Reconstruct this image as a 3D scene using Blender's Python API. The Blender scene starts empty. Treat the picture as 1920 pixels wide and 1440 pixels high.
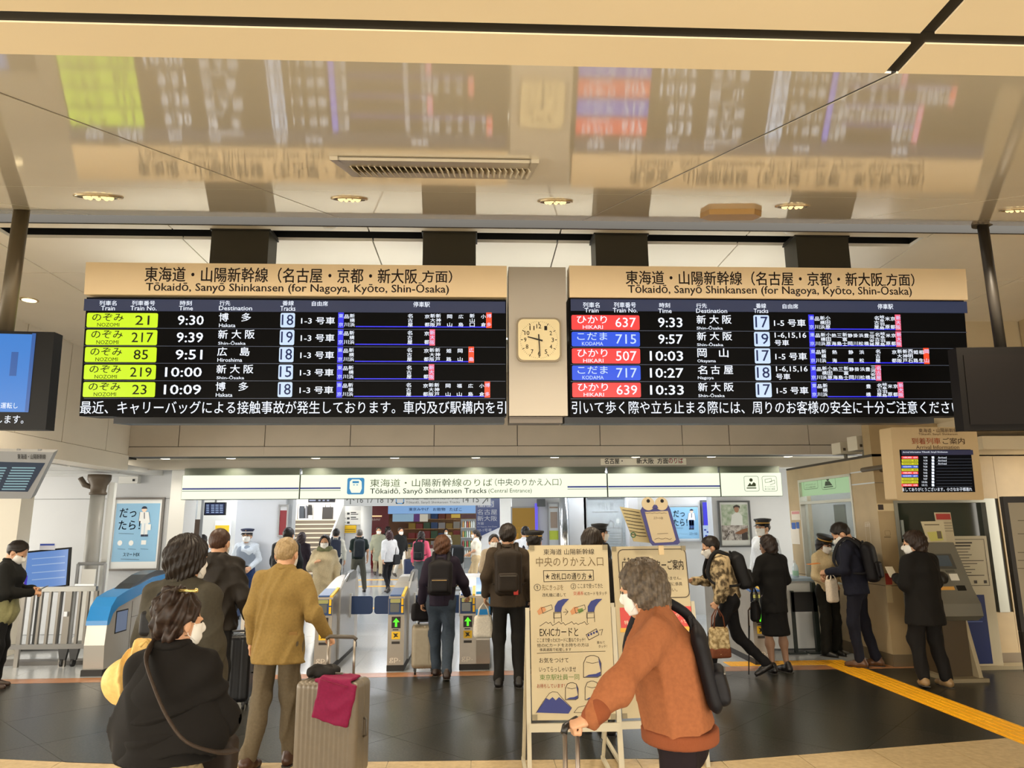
import bpy, random
import numpy as np
from math import *
from mathutils import Matrix

# ------------------------------------------------------------------ camera
FPX = 1331.0
CAMZ = 1.73
_p, _y, _al = radians(11.25), radians(2.67), radians(.45)
cf = np.array([sin(_y)*cos(_p), cos(_y)*cos(_p), sin(_p)])
_r0 = np.array([cos(_y), -sin(_y), 0.0])
_u0 = np.cross(_r0, cf)
cr = _r0*cos(_al) - _u0*sin(_al)
cu = _u0*cos(_al) + _r0*sin(_al)
CAM = np.array([0, 0, CAMZ])
scene = bpy.context.scene
cam = bpy.data.cameras.new('camera')
cam.sensor_width = 36.0
cam.lens = FPX/1920*36.0
cam.clip_start = .05
camo = bpy.data.objects.new('camera', cam)
scene.collection.objects.link(camo)
camo.matrix_world = Matrix(((cr[0], cu[0], -cf[0], 0), (cr[1], cu[1], -cf[1], 0), (cr[2], cu[2], -cf[2], CAMZ), (0, 0, 0, 1)))
scene.camera = camo
scene.view_settings.view_transform = 'Standard'
scene.view_settings.look = 'None'
scene.view_settings.exposure = 0.0
scene.view_settings.gamma = 1.0
scene.view_settings.use_curve_mapping = False
# ------------------------------------------------------------------ world and hall lighting
world = bpy.data.worlds.new('world')
scene.world = world
world.use_nodes = True
_bg = world.node_tree.nodes['Background']
_bg.inputs[0].default_value = (1.0, .925, .80, 1)
_bg.inputs[1].default_value = 6.5
WARM = (1.0, .84, .62)
COOL = (.93, .97, 1.0)


def lamp(name, kind, loc, power, color, size=.3, sy=None, spot=None, rot=(0, 0, 0), blend=.6):
    l = bpy.data.lights.new(name, kind)
    l.energy = power
    l.color = color
    if kind == 'AREA':
        l.size = size
        if sy:
            l.shape = 'RECTANGLE'
            l.size_y = sy
    elif kind == 'SPOT':
        l.spot_size = radians(spot or 110)
        l.spot_blend = blend
        l.shadow_soft_size = size
    else:
        l.shadow_soft_size = size
    o = bpy.data.objects.new(name, l)
    scene.collection.objects.link(o)
    o.location = loc
    o.rotation_euler = rot
    return o


# warm downlights of the concourse (in front of and behind the camera)
for _x in (-5.0, -2.2, .6, 3.4):
    lamp('concourse_downlight', 'SPOT', (_x, 4.25, 3.6), 130, WARM, .08, spot=140)
for _x in (-4.5, -1.5, 1.5, 4.5):
    lamp('concourse_downlight', 'SPOT', (_x, -1.2, 2.46), 80, WARM, .08, spot=150)
    lamp('concourse_downlight', 'SPOT', (_x, .55, 2.46), 75, WARM, .08, spot=150)
for _x in (-4.2, -2.2, 0, 2.2):
    lamp('concourse_downlight', 'SPOT', (_x, 7.6, 4.15), 220, WARM, .08, spot=130)


# fluorescent battens lying behind the boards, lighting the upper ceiling
for _x in (-2.6, -.9, .9, 2.6):
    lamp('board_uplight', 'AREA', (_x, 6.35, 3.45), 5.5, (1.0, .97, .86), 1.5, .12, rot=(pi, 0, 0))


# ------------------------------------------------------------------ projection helpers
def ray(u, v):
    return cf + (u-960)/FPX*cr - (v-720)/FPX*cu


def W(u, v, Y):
    d = ray(u, v)
    return CAM + d*(Y/d[1])


def G(u, v, z=0.0):
    d = ray(u, v)
    return CAM + d*((z-CAMZ)/d[2])


def WX(u, v, x):
    d = ray(u, v)
    return CAM + d*(x/d[0])


# ------------------------------------------------------------------ materials
def lin(h):
    h = h.lstrip('#')
    o = []
    for i in (0, 2, 4):
        c = int(h[i:i+2], 16)/255
        o.append(c/12.92 if c <= .04045 else ((c+.055)/1.055)**2.4)
    return tuple(o)+(1,)


_MATS = {}


def M(hexc, rough=.6, metal=0.0, emit=0.0, noise=0.0, nscale=30.0, bump=0.0, bscale=200.0, spec=.5, coat=0.0, alpha=1.0, trans=0.0, stretch=None, hex2=None, spread=.5):
    key = (hexc, rough, metal, emit, noise, nscale, bump, bscale, spec, coat, alpha, trans, stretch, hex2, spread)
    if key in _MATS:
        return _MATS[key]
    m = bpy.data.materials.new('mat_'+hexc.lstrip('#'))
    m.use_nodes = True
    nt = m.node_tree
    b = nt.nodes['Principled BSDF']
    b.inputs['Base Color'].default_value = lin(hexc)
    b.inputs['Roughness'].default_value = rough
    b.inputs['Metallic'].default_value = metal
    b.inputs['Specular IOR Level'].default_value = spec
    b.inputs['Coat Weight'].default_value = coat
    b.inputs['Alpha'].default_value = alpha
    b.inputs['Transmission Weight'].default_value = trans
    if emit:
        b.inputs['Emission Color'].default_value = lin(hexc)
        b.inputs['Emission Strength'].default_value = emit
        b.inputs['Base Color'].default_value = (.01, .01, .01, 1)
    vec = None
    if noise or bump or hex2:
        tc = nt.nodes.new('ShaderNodeTexCoord')
        vec = tc.outputs['Object']
        if stretch:
            mp = nt.nodes.new('ShaderNodeMapping')
            mp.inputs['Scale'].default_value = stretch
            nt.links.new(vec, mp.inputs[0])
            vec = mp.outputs[0]
    if noise or hex2:
        n = nt.nodes.new('ShaderNodeTexNoise')
        n.inputs['Scale'].default_value = nscale
        n.inputs['Detail'].default_value = 5
        nt.links.new(vec, n.inputs['Vector'])
        r = nt.nodes.new('ShaderNodeValToRGB')
        c = lin(hexc)
        if hex2:
            c2 = lin(hex2)
            r.color_ramp.elements[0].color = c2
            r.color_ramp.elements[1].color = c
            r.color_ramp.elements[0].position = .5-spread/2
            r.color_ramp.elements[1].position = .5+spread/2
        else:
            r.color_ramp.elements[0].color = tuple(max(0, x*(1-noise)) for x in c[:3])+(1,)
            r.color_ramp.elements[1].color = tuple(min(1, x*(1+noise)) for x in c[:3])+(1,)
            r.color_ramp.elements[0].position = .3
            r.color_ramp.elements[1].position = .7
        nt.links.new(n.outputs[0], r.inputs[0])
        nt.links.new(r.outputs[0], b.inputs['Base Color'])
    if bump:
        n2 = nt.nodes.new('ShaderNodeTexNoise')
        n2.inputs['Scale'].default_value = bscale
        n2.inputs['Detail'].default_value = 3
        nt.links.new(vec, n2.inputs['Vector'])
        bp = nt.nodes.new('ShaderNodeBump')
        bp.inputs['Strength'].default_value = bump
        bp.inputs['Distance'].default_value = .01
        nt.links.new(n2.outputs[0], bp.inputs['Height'])
        nt.links.new(bp.outputs[0], b.inputs['Normal'])
    _MATS[key] = m
    return m


# ------------------------------------------------------------------ objects
WL = {}
COL = scene.collection


def thing(name, label, cat, loc=(0, 0, 0), group=None):
    o = bpy.data.objects.new(name, None)
    o.empty_display_size = .1
    COL.objects.link(o)
    o.location = tuple(float(c) for c in loc)
    WL[o.name] = np.array(loc, float)
    o['label'] = label
    o['category'] = cat
    if group:
        o['group'] = group
    return o


def wl(o):
    return WL.get(o.name, np.zeros(3)) if o is not None else np.zeros(3)


def mk(name, V, Fc, mat, parent=None, smooth=False, label=None, cat=None, group=None, kind=None):
    V = np.asarray(V, float).reshape(-1, 3)
    if parent is not None:
        org = wl(parent)
    else:
        org = np.array([(V[:, 0].min()+V[:, 0].max())/2, (V[:, 1].min()+V[:, 1].max())/2, V[:, 2].min()])
    me = bpy.data.meshes.new(name)
    Vl = V-org
    if isinstance(Fc, np.ndarray):
        k = Fc.shape[1]
        me.vertices.add(len(Vl))
        me.vertices.foreach_set('co', Vl.ravel().astype(np.float32))
        me.loops.add(Fc.size)
        me.loops.foreach_set('vertex_index', Fc.ravel().astype(np.int32))
        me.polygons.add(len(Fc))
        me.polygons.foreach_set('loop_start', np.arange(0, Fc.size, k, dtype=np.int32))
        me.update(calc_edges=True)
    else:
        me.from_pydata(Vl.tolist(), [], [tuple(f) for f in Fc])
        me.update()
    if smooth:
        me.polygons.foreach_set('use_smooth', np.ones(len(me.polygons), bool))
    me.materials.append(mat)
    o = bpy.data.objects.new(name, me)
    COL.objects.link(o)
    if parent is not None:
        o.parent = parent
        WL[o.name] = org
    else:
        o.location = tuple(float(c) for c in org)
        WL[o.name] = org
    if label:
        o['label'] = label
    if cat:
        o['category'] = cat
    if group:
        o['group'] = group
    if kind:
        o['kind'] = kind
    return o


def nz(v):
    v = np.asarray(v, float)
    return v/max(1e-9, np.linalg.norm(v))


class MB:
    """collects shapes; build() links them as one mesh object"""
    def __init__(s):
        s.V = []
        s.F = []

    def add(s, V, Fc):
        b = len(s.V)
        s.V.extend([tuple(float(c) for c in v) for v in V])
        s.F.extend([tuple(int(i)+b for i in f) for f in Fc])
        return s

    def hexa(s, P):
        return s.add(P, [(0, 3, 2, 1), (4, 5, 6, 7), (0, 1, 5, 4), (1, 2, 6, 5), (2, 3, 7, 6), (3, 0, 4, 7)])

    def box(s, x0, x1, y0, y1, z0, z1):
        return s.hexa([(x0, y0, z0), (x1, y0, z0), (x1, y1, z0), (x0, y1, z0), (x0, y0, z1), (x1, y0, z1), (x1, y1, z1), (x0, y1, z1)])

    def obox(s, c, X, Y, Z, hx, hy, hz):
        c, X, Y, Z = (np.asarray(q, float) for q in (c, X, Y, Z))
        return s.hexa([c+a*X*hx+b*Y*hy+d*Z*hz for d in (-1, 1) for a, b in ((-1, -1), (1, -1), (1, 1), (-1, 1))])

    def prism(s, pts, ext):
        pts = [np.asarray(p, float) for p in pts]
        ext = np.asarray(ext, float)
        n = len(pts)
        nn = np.zeros(3)
        for i in range(n):
            nn += np.cross(pts[i], pts[(i+1) % n])
        if nn@ext > 0:
            pts = pts[::-1]
        V = pts+[p+ext for p in pts]
        return s.add(V, [tuple(range(n)), tuple(range(2*n-1, n-1, -1))]+[(i, i+n, (i+1) % n+n, (i+1) % n) for i in range(n)])

    def tube(s, pts, r, n=8, cap=True, flat=None):
        pts = [np.asarray(p, float) for p in pts]
        rs = r if isinstance(r, (list, tuple)) else [r]*len(pts)
        ref = np.array([0, 0, 1.0])
        t0 = nz(pts[1]-pts[0])
        if abs(t0@ref) > .9:
            ref = np.array([1.0, 0, 0])
        V = []
        a = nz(np.cross(t0, ref))
        for i, p in enumerate(pts):
            t = nz(pts[min(i+1, len(pts)-1)]-pts[max(i-1, 0)])
            a = nz(a-t*(a@t))
            b = np.cross(t, a)
            for k in range(n):
                q = 2*pi*k/n
                V.append(p+rs[i]*(cos(q)*a*(flat or 1)+sin(q)*b))
        Fc = [(i*n+k, i*n+(k+1) % n, (i+1)*n+(k+1) % n, (i+1)*n+k) for i in range(len(pts)-1) for k in range(n)]
        if cap:
            Fc += [tuple(range(n-1, -1, -1)), tuple((len(pts)-1)*n+k for k in range(n))]
        return s.add(V, Fc)

    def strip(s, pts, half, thick, nrm):
        """flat band along pts: half = half width vector(s), nrm = thickness direction"""
        V = []
        for i, p in enumerate(pts):
            p = np.asarray(p, float)
            h = np.asarray(half[i] if isinstance(half, list) else half, float)
            nn = np.asarray(nrm[i] if isinstance(nrm, list) else nrm, float)*thick
            V += [p-h-nn, p+h-nn, p+h+nn, p-h+nn]
        Fc = [(4*i+k, 4*i+(k+1) % 4, 4*i+4+(k+1) % 4, 4*i+4+k) for i in range(len(pts)-1) for k in range(4)]
        e = 4*(len(pts)-1)
        Fc += [(3, 2, 1, 0), (e, e+1, e+2, e+3)]
        return s.add(V, Fc)

    def sphere(s, c, r, n=10, m=7, sc=(1, 1, 1)):
        c = np.asarray(c, float)
        V = [c+np.array([0, 0, r*sc[2]])]
        for i in range(1, m):
            q = pi*i/m
            for k in range(n):
                a = 2*pi*k/n
                V.append(c+r*np.array([sin(q)*cos(a)*sc[0], sin(q)*sin(a)*sc[1], cos(q)*sc[2]]))
        V.append(c-np.array([0, 0, r*sc[2]]))
        Fc = [(0, 1+k, 1+(k+1) % n) for k in range(n)]
        for i in range(m-2):
            Fc += [(1+i*n+k, 1+(i+1)*n+k, 1+(i+1)*n+(k+1) % n, 1+i*n+(k+1) % n) for k in range(n)]
        e = len(V)-1
        Fc += [(e, e-n+(k+1) % n, e-n+k) for k in range(n)]
        return s.add(V, Fc)

    def lathe(s, c, prof, n=24, axis=(0, 0, 1)):
        c = np.asarray(c, float)
        Z = nz(axis)
        X = nz(np.cross(Z, (0, 1, 0) if abs(Z[1]) < .9 else (1, 0, 0)))
        Y = np.cross(Z, X)
        V = []
        for r, z in prof:
            for k in range(n):
                a = 2*pi*k/n
                V.append(c+Z*z+r*(cos(a)*X+sin(a)*Y))
        Fc = [(i*n+k, i*n+(k+1) % n, (i+1)*n+(k+1) % n, (i+1)*n+k) for i in range(len(prof)-1) for k in range(n)]
        Fc += [tuple(range(n-1, -1, -1)), tuple((len(prof)-1)*n+k for k in range(n))]
        return s.add(V, Fc)

    def build(s, name, mat, parent=None, smooth=False, **kw):
        return mk(name, s.V, s.F, mat, parent, smooth, **kw)


def rrect(x0, y0, x1, y1, r, n=4):
    r = min(r, abs(x1-x0)/2-1e-5, abs(y1-y0)/2-1e-5)
    pts = []
    for cx, cy, a0 in ((x1-r, y0+r, -90), (x1-r, y1-r, 0), (x0+r, y1-r, 90), (x0+r, y0+r, 180)):
        for k in range(n+1):
            a = radians(a0+90*k/n)
            pts.append((cx+r*cos(a), cy+r*sin(a)))
    return pts


_GL = {}


def glyphs(s):
    k = s
    if k not in _GL:
        c = bpy.data.curves.new('t', 'FONT')
        c.body = s
        c.resolution_u = 2
        o = bpy.data.objects.new('t', c)
        me = bpy.data.meshes.new_from_object(o)
        V = np.array([v.co[:2] for v in me.vertices]).reshape(-1, 2)
        Fc = [tuple(p.vertices) for p in me.polygons]
        nrm = [p.normal.z for p in me.polygons]
        Fc = [f if z >= 0 else f[::-1] for f, z in zip(Fc, nrm)]
        bpy.data.objects.remove(o)
        bpy.data.curves.remove(c)
        bpy.data.meshes.remove(me)
        _GL[k] = (V, Fc)
    return _GL[k]


class Panel:
    """a flat face standing in the scene: origin O, axes X (right) and Y (up), N towards the viewer"""
    def __init__(s, O, yaw=0.0, tilt=0.0, X=None, Yv=None):
        s.O = np.asarray(O, float)
        if X is None:
            a = radians(yaw)
            t = radians(tilt)
            s.X = np.array([cos(a), sin(a), 0])
            n0 = np.array([sin(a), -cos(a), 0])      # towards viewer
            s.Y = np.array([0, 0, 1])*cos(t) + n0*sin(t)
        else:
            s.X = nz(X)
            s.Y = nz(Yv)
        s.N = np.cross(s.X, s.Y)

    def px(s, u, v):
        d = ray(u, v)
        t = ((s.O-CAM)@s.N)/(d@s.N)
        q = CAM+d*t-s.O
        return q@s.X, q@s.Y

    def w(s, a, b, n=0.0):
        return s.O+a*s.X+b*s.Y+n*s.N

    def at(s, u, v, n=0.0):
        a, b = s.px(u, v)
        return s.w(a, b, n)

    def r(s, u0, v0, u1, v1):
        um, vm = (u0+u1)/2, (v0+v1)/2
        return s.px(u0, vm)[0], s.px(um, v1)[1], s.px(u1, vm)[0], s.px(um, v0)[1]

    def rect(s, mb, R, n0=0.0, n1=.005, rad=0.0):
        """box with local rectangle R=(a0,b0,a1,b1) between offsets n0..n1"""
        a0, b0, a1, b1 = R
        pts = rrect(a0, b0, a1, b1, rad) if rad else [(a0, b0), (a1, b0), (a1, b1), (a0, b1)]
        mb.prism([s.w(a, b, n0) for a, b in pts], s.N*(n1-n0))
        return mb

    def prect(s, mb, u0, v0, u1, v1, n0=0.0, n1=.005, rad=0.0):
        return s.rect(mb, s.r(u0, v0, u1, v1), n0, n1, rad)

    def poly(s, mb, pts, n0=0.0, n1=.004, px=True):
        q = [s.px(*p) if px else p for p in pts]
        mb.prism([s.w(a, b, n0) for a, b in q], s.N*(n1-n0))
        return mb

    def line(s, mb, pts, w, n=.004, px=True):
        q = [np.array(s.px(*p) if px else p) for p in pts]
        for a, b in zip(q[:-1], q[1:]):
            d = b-a
            L = np.linalg.norm(d)
            if L < 1e-6:
                continue
            d = d/L
            e = np.array([-d[1], d[0]])*w/2
            P = [a-e-d*w*.3, b-e+d*w*.3, b+e+d*w*.3, a+e-d*w*.3]
            mb.add([s.w(*p, n) for p in P], [(0, 1, 2, 3)])
        return mb

    def ring(s, mb, c, r, w, n=.004, k=20, a0=0, a1=360):
        pts = [(c[0]+r*cos(radians(a0+(a1-a0)*i/k)), c[1]+r*sin(radians(a0+(a1-a0)*i/k))) for i in range(k+1)]
        return s.line(mb, pts, w, n, px=False)

    def text(s, mb, t, R, n=.004, bold=0.0, keep=False, mirror=False):
        """write t so that its ink fills local rectangle R"""
        V, Fc = glyphs(t)
        if len(V) == 0:
            return mb
        lo, hi = V.min(0), V.max(0)
        sx = (R[2]-R[0])/max(1e-6, hi[0]-lo[0])
        sy = (R[3]-R[1])/max(1e-6, hi[1]-lo[1])
        x0 = R[0]
        if keep:
            sx = min(sx, sy)
        for ox, oy in (((0, 0),) if bold <= 0 else ((-bold, 0), (bold, 0), (0, bold*.8), (0, -bold*.8))):
            Q = [s.w((R[2]-(p[0]+ox-lo[0])*sx) if mirror else (x0+(p[0]+ox-lo[0])*sx), R[1]+(p[1]+oy-lo[1])*sy, n) for p in V]
            mb.add(Q, [f[::-1] for f in Fc] if mirror else Fc)
        return mb

    def ptext(s, mb, t, u0, v0, u1, v1, n=.004, bold=0.0, keep=False, mirror=False):
        return s.text(mb, t, s.r(u0, v0, u1, v1), n, bold, keep, mirror)


def tag(o, label, cat, group=None):
    o['label'] = label
    o['category'] = cat
    if group:
        o['group'] = group
    return o


def struct(o):
    o['kind'] = 'structure'
    return o


def clip_poly(poly, a, b, c):
    """keep the side a*x+b*y<=c"""
    out = []
    for i in range(len(poly)):
        p, q = poly[i], poly[(i+1) % len(poly)]
        dp, dq = a*p[0]+b*p[1]-c, a*q[0]+b*q[1]-c
        if dp <= 0:
            out.append(p)
        if dp*dq < 0:
            t = dp/(dp-dq)
            out.append((p[0]+t*(q[0]-p[0]), p[1]+t*(q[1]-p[1])))
    return out
# ================================================================== THE SETTING
A_Y = 1.098
A_Z = W(960, 122, A_Y)[2]
SL = .372
E_Y = 4.72
E_Z = A_Z+SL*(E_Y-A_Y)
ZC = 4.19
D_B = 5.6
Y_F = 11.4

cream = M('#ebd8b6', .34, noise=.05, nscale=1.5, spec=.4)
gloss = M('#f0e8d8', .055, noise=.03, nscale=1.2, spec=.5)
upper = M('#efe9dc', .22, noise=.03, nscale=1.5)
black = M('#0b0a09', .5)
void = M('#151210', .9)
fasc = M('#b3a999', .5, noise=.05, nscale=2.0)


def incl(u, v):
    d = ray(u, v)
    # plane z = A_Z + SL*(y-A_Y)
    t = (A_Z-SL*A_Y-CAMZ)/(d[2]-SL*d[1])
    return CAM+d*t


def inc(x, y, n=0.0):
    q = np.array([0, -SL, 1])/hypot(1, SL)
    return np.array([x, y, A_Z+SL*(y-A_Y)])+q*n


# --- near soffit: four flat panels with wide black joints
yj = G(960, 54, A_Z)[1]
xj = G(1727, 76, A_Z)[0]
jw = .0125
wpan = 2.05
mb = MB().box(-6.2, 7.2, -5.5, A_Y-.004, A_Z+.03, A_Z+.06)
for _q in (-2.4, yj):
    mb.box(-6.2, 7.2, _q-jw, _q+jw, A_Z+.003, A_Z+.03)
for _q in (xj-2*wpan, xj-wpan, xj, xj+wpan):
    mb.box(_q-jw, _q+jw, -5.5, A_Y-.0005, A_Z+.0035, A_Z+.03)
soff = struct(mb.build('ceiling', black))
soff['label'] = 'flat beige near ceiling with wide black joints'
jw = .0125
wpan = 2.05
for x0, x1 in ((-6.2, xj-2*wpan), (xj-2*wpan, xj-wpan), (xj-wpan, xj), (xj, xj+wpan), (xj+wpan, 7.2)):
    for y0, y1 in ((-5.5, -2.4), (-2.4, yj), (yj, A_Y+jw)):
        MB().box(x0+jw, x1-jw, y0+jw, y1-jw, A_Z, A_Z+.028).build('ceiling_panel', cream, soff)
# --- inclined glossy panels
xs1, xs2 = incl(325, 294)[0], incl(1375, 280)[0]
wcol = xs2-xs1
yc = incl(960, 362)[1]
mb = MB()
mb.hexa([inc(-7.5, A_Y+.02, .03), inc(7.5, A_Y+.02, .03), inc(7.5, E_Y-.01, .03), inc(-7.5, E_Y-.01, .03), inc(-7.5, A_Y+.02, .06), inc(7.5, A_Y+.02, .06), inc(7.5, E_Y-.01, .06), inc(-7.5, E_Y-.01, .06)])
for _x in (xs1-wcol, xs1, xs2, xs2+wcol):
    mb.hexa([inc(_x-.0045, A_Y, .002), inc(_x+.0045, A_Y, .002), inc(_x+.0045, E_Y-.002, .002), inc(_x-.0045, E_Y-.002, .002), inc(_x-.0045, A_Y, .03), inc(_x+.0045, A_Y, .03), inc(_x+.0045, E_Y-.002, .03), inc(_x-.0045, E_Y-.002, .03)])
incb = struct(mb.build('ceiling', black))
incb['label'] = 'glossy inclined ceiling rising away, mirroring the boards'
cols = [xs1-2*wcol, xs1-wcol, xs1, xs2, xs2+wcol, xs2+2*wcol]
for x0, x1 in zip(cols[:-1], cols[1:]):
    x0, x1 = max(x0, -7.5), min(x1, 7.5)
    if x1 <= x0:
        continue
    for y0, y1, g0, g1 in ((A_Y, yc, 0, .0015), (yc, E_Y, .0015, 0)):
        g = .0045
        y0, y1 = y0+g0, y1-g1
        MB().hexa([inc(x0+g, y0), inc(x1-g, y0), inc(x1-g, y1), inc(x0+g, y1), inc(x0+g, y0, .028), inc(x1-g, y0, .028), inc(x1-g, y1, .028), inc(x0+g, y1, .028)]).build('ceiling_panel', gloss, incb)
# --- upper flat ceiling with the dark slot
y1s, y2s = G(960, 437, ZC)[1], G(960, 455, ZC)[1]
xsl, xsr = G(22, 447, ZC)[0], G(1725, 450, ZC)[0]
mb = MB()
mb.box(-7.5, 9.5, E_Y+.2, y1s, ZC+.03, ZC+.06).box(-7.5, 9.5, y2s, Y_F+.5, ZC+.03, ZC+.06)
mb.box(xsl, xsr, y1s-.02, y2s+.02, ZC+.35, ZC+.4).box(xsl, xsr, y1s-.04, y1s-.005, ZC+.03, ZC+.4).box(xsl, xsr, y2s+.005, y2s+.04, ZC+.03, ZC+.4)
mb.box(xsl-.04, xsl, y1s-.04, y2s+.04, ZC+.03, ZC+.4).box(xsr, xsr+.04, y1s-.04, y2s+.04, ZC+.03, ZC+.4)
mb.box(-7.5, 9.5, E_Y+.18, E_Y+.2, E_Z+.02, ZC+.06)
upc = struct(mb.build('ceiling', black))
upc['label'] = 'upper flat cream ceiling behind the departure boards with a dark slot'
xu = [G(u, v, ZC)[0] for u, v in ((305, 412), (685, 415), (1055, 420), (1415, 425), (1765, 428))]
wu = (xu[-1]-xu[0])/4
xu = [xu[0]-wu]+xu+[xu[-1]+wu, xu[-1]+2*wu]
xu = [-7.5]+[x for x in xu if -7.3 < x < 9.3]+[9.5]
yseam = G(150, 512, ZC)[1]
for x0, x1 in zip(xu[:-1], xu[1:]):
    g = .006
    for y0, y1 in ((E_Y+.22, y1s), (y2s, yseam), (yseam, 9.4), (9.4, Y_F)):
        MB().box(x0+g, x1-g, y0+(0 if y0 == y2s else g), y1-(0 if y1 == y1s else g), ZC, ZC+.028).build('ceiling_panel', upper, upc)
for a, b in ((-7.5, xsl), (xsr, 9.5)):
    MB().box(a, b, y1s, y2s, ZC, ZC+.028).build('ceiling_panel', upper, upc)

# --- front fascia above the gates
zf0 = W(960, 854, Y_F)[2]
zf1 = W(960, 836, Y_F)[2]
xL = W(240, 857, Y_F)[0]
xR = W(1668, 830, Y_F)[0]
fb = struct(MB().box(xL, 9.5, Y_F+.03, Y_F+.35, zf0, ZC).build('wall_front', black))
fb['label'] = 'beige panelled fascia across the hall above the gate line'
fx = [W(u, 815, Y_F)[0] for u in (240, 336, 497, 657, 814, 970, 1125, 1279, 1367, 1516)]+[xR, 9.5]
for x0, x1 in zip(fx[:-1], fx[1:]):
    g = .006
    MB().box(x0+g, x1-g, Y_F, Y_F+.028, zf1+g, ZC).build('wall_panel', fasc, fb)
    MB().box(x0+.001, x1-.001, Y_F-.012, Y_F+.028, zf0, zf1-g).build('wall_panel', fasc, fb)
white = M('#d8d9d6', .45)
white2 = M('#cfd2d6', .4, noise=.03, nscale=1.5)
# recessed downlit soffit and beam behind the fascia
yb = Y_F+.75
zs = zf0+.01
zb0 = W(960, 878, yb)[2]
bm = MB().box(xL-.4, 7.2, Y_F+.02, yb+.3, zs, zs+.05)
so = struct(bm.build('ceiling', M('#d2cbbb', .5)))
so['label'] = 'narrow pale soffit strip with downlights behind the fascia'
bm = struct(MB().box(xL-.4, 7.2, yb, yb+.12, zb0, zs).build('trim_1', M('#a8a296', .5)))
bm['label'] = 'long grey lintel beam lit by downlights above the sign row'
for u in (310, 433, 592, 740, 892, 1040, 1192, 1334, 1478):
    c = W(u, 858, Y_F+.4)
    t = thing('downlight', 'small downlight in the soffit strip, %s' % {310: 'furthest to the left', 433: 'second from the left end', 592: 'above the left light box end', 740: 'above the train pictogram sign', 892: 'above the wide lettered light box', 1040: 'above the sign word in brackets', 1192: 'above the plain striped light box', 1334: 'above the red lettered strip', 1478: 'furthest to the right, by the booth'}[u], 'downlight', (c[0], Y_F+.4, zs-.006), 'downlights of the soffit strip')
    MB().lathe((c[0], Y_F+.4, zs-.006), [(.075, 0), (.09, .002), (.09, .006)], 20).build('trim_ring', white, t)
    MB().lathe((c[0], Y_F+.4, zs-.009), [(.07, 0), (.07, .003)], 20).build('lens', M('#fff4dc', .4, emit=6.0), t)
    lamp('soffit_downlight', 'SPOT', (c[0], Y_F+.4, zs-.03), 40, (1, .9, .75), .05, spot=150)
# --- left side wall above the opening
zl0 = zf0
wlft = struct(MB().box(xL-.35, xL-.03, 2.2, Y_F+.35, zf0-.02, ZC).build('wall_left', black))
wlft['label'] = 'pale panelled side wall above the left opening'
ys = [2.2]+[max(2.3, WX(u, v, xL)[1]) for u, v in ((29, 800), (120, 790), (201, 815))]+[Y_F]
lw = M('#ddd6c8', .45, noise=.04, nscale=2.0)
for y0, y1 in zip(ys[:-1], ys[1:]):
    g = .008
    MB().box(xL-.028, xL, y0+g, y1-g, zl0+.02+g, ZC).build('wall_panel', lw, wlft)
MB().box(xL-.35, xL+.012, 2.2, Y_F+.0, zl0-.21, zl0+.02).build('bottom_beam', lw, wlft)
# low ceiling of the left opening
lc = struct(MB().box(-11, xL-.02, 2.2, Y_F+1.4, zl0-.2, zl0-.12).build('ceiling', M('#c9c8c4', .35)))
lc['label'] = 'low white slatted ceiling of the side passage on the left'
for k in range(9):
    yy = 6.2+.72*k
    MB().box(-11, xL-.38, yy, yy+.66, zl0-.225, zl0-.2).build('ceiling_panel', M('#d0d0cd', .3), lc)
# --- right upper wall: pale ledges above the ticket office
yo = 8.95
wr = struct(MB().box(6.05, 9.6, 8.3, 9.9, 2.99, ZC).build('wall_right', M('#cdbd9c', .5, noise=.05, nscale=2)))
wr['label'] = 'cream upper wall over the ticket office on the right'
for z0, z1, pr in ((2.8, 2.985, .12), (2.58, 2.74, .06)):
    MB().box(6.1-pr, 9.6, 8.3-pr, 9.9, z0, z1).build('ledge', M('#d6c7a8', .45), wr)

rw = struct(MB().box(6.75, 6.9, 1.2, 8.28, 0, ZC).build('wall_right', M('#b8a582', .5, noise=.05, nscale=2)))  # out of view, added to keep world light off the right side
rw['label'] = 'unseen cream side wall closing the hall on the right, added to shade it'
# --- floors
granite = M('#37362f', .28, hex2='#141411', nscale=70, spread=.25, bump=.02, bscale=40)
granite2 = M('#3c3a33', .28, hex2='#171714', nscale=62, spread=.25, bump=.02, bscale=40)
joint = M('#857f6a', .5)
fl = struct(MB().box(-11, 12, -4, 9.0, -.10, -.004).build('floor', joint))
fl['label'] = 'dark polished granite concourse floor laid diagonally'
# border polygon edges measured on the ground
e1, e2 = G(0, 1423)[:2], G(215, 1433)[:2]
e3, e4 = G(1440, 1420)[:2], G(1870, 1385)[:2]
Lc = 1.02
rng = random.Random(4)
x_g0, x_g1 = 4.30, 4.66
yb_l, yb_r = 5.83, 5.86


def line_coef(p, q, up):
    a, b = q[1]-p[1], p[0]-q[0]
    c = a*p[0]+b*p[1]
    return (a, b, c)


kl = line_coef(e1, e2, 1)
kr = line_coef(e3, e4, 1)
thr_y = 8.86


def front_y(x):
    if x < -2.72:
        return e2[1]+(e1[1]-e2[1])/(e1[0]-e2[0])*(x-e2[0])
    if x > 1.6:
        return e3[1]+(e4[1]-e3[1])/(e4[0]-e3[0])*(x-e3[0])
    return e2[1]+(e3[1]-(e3[1]-e4[1])*0-e2[1])*(x+2.72)/(2.17+2.72)


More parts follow.
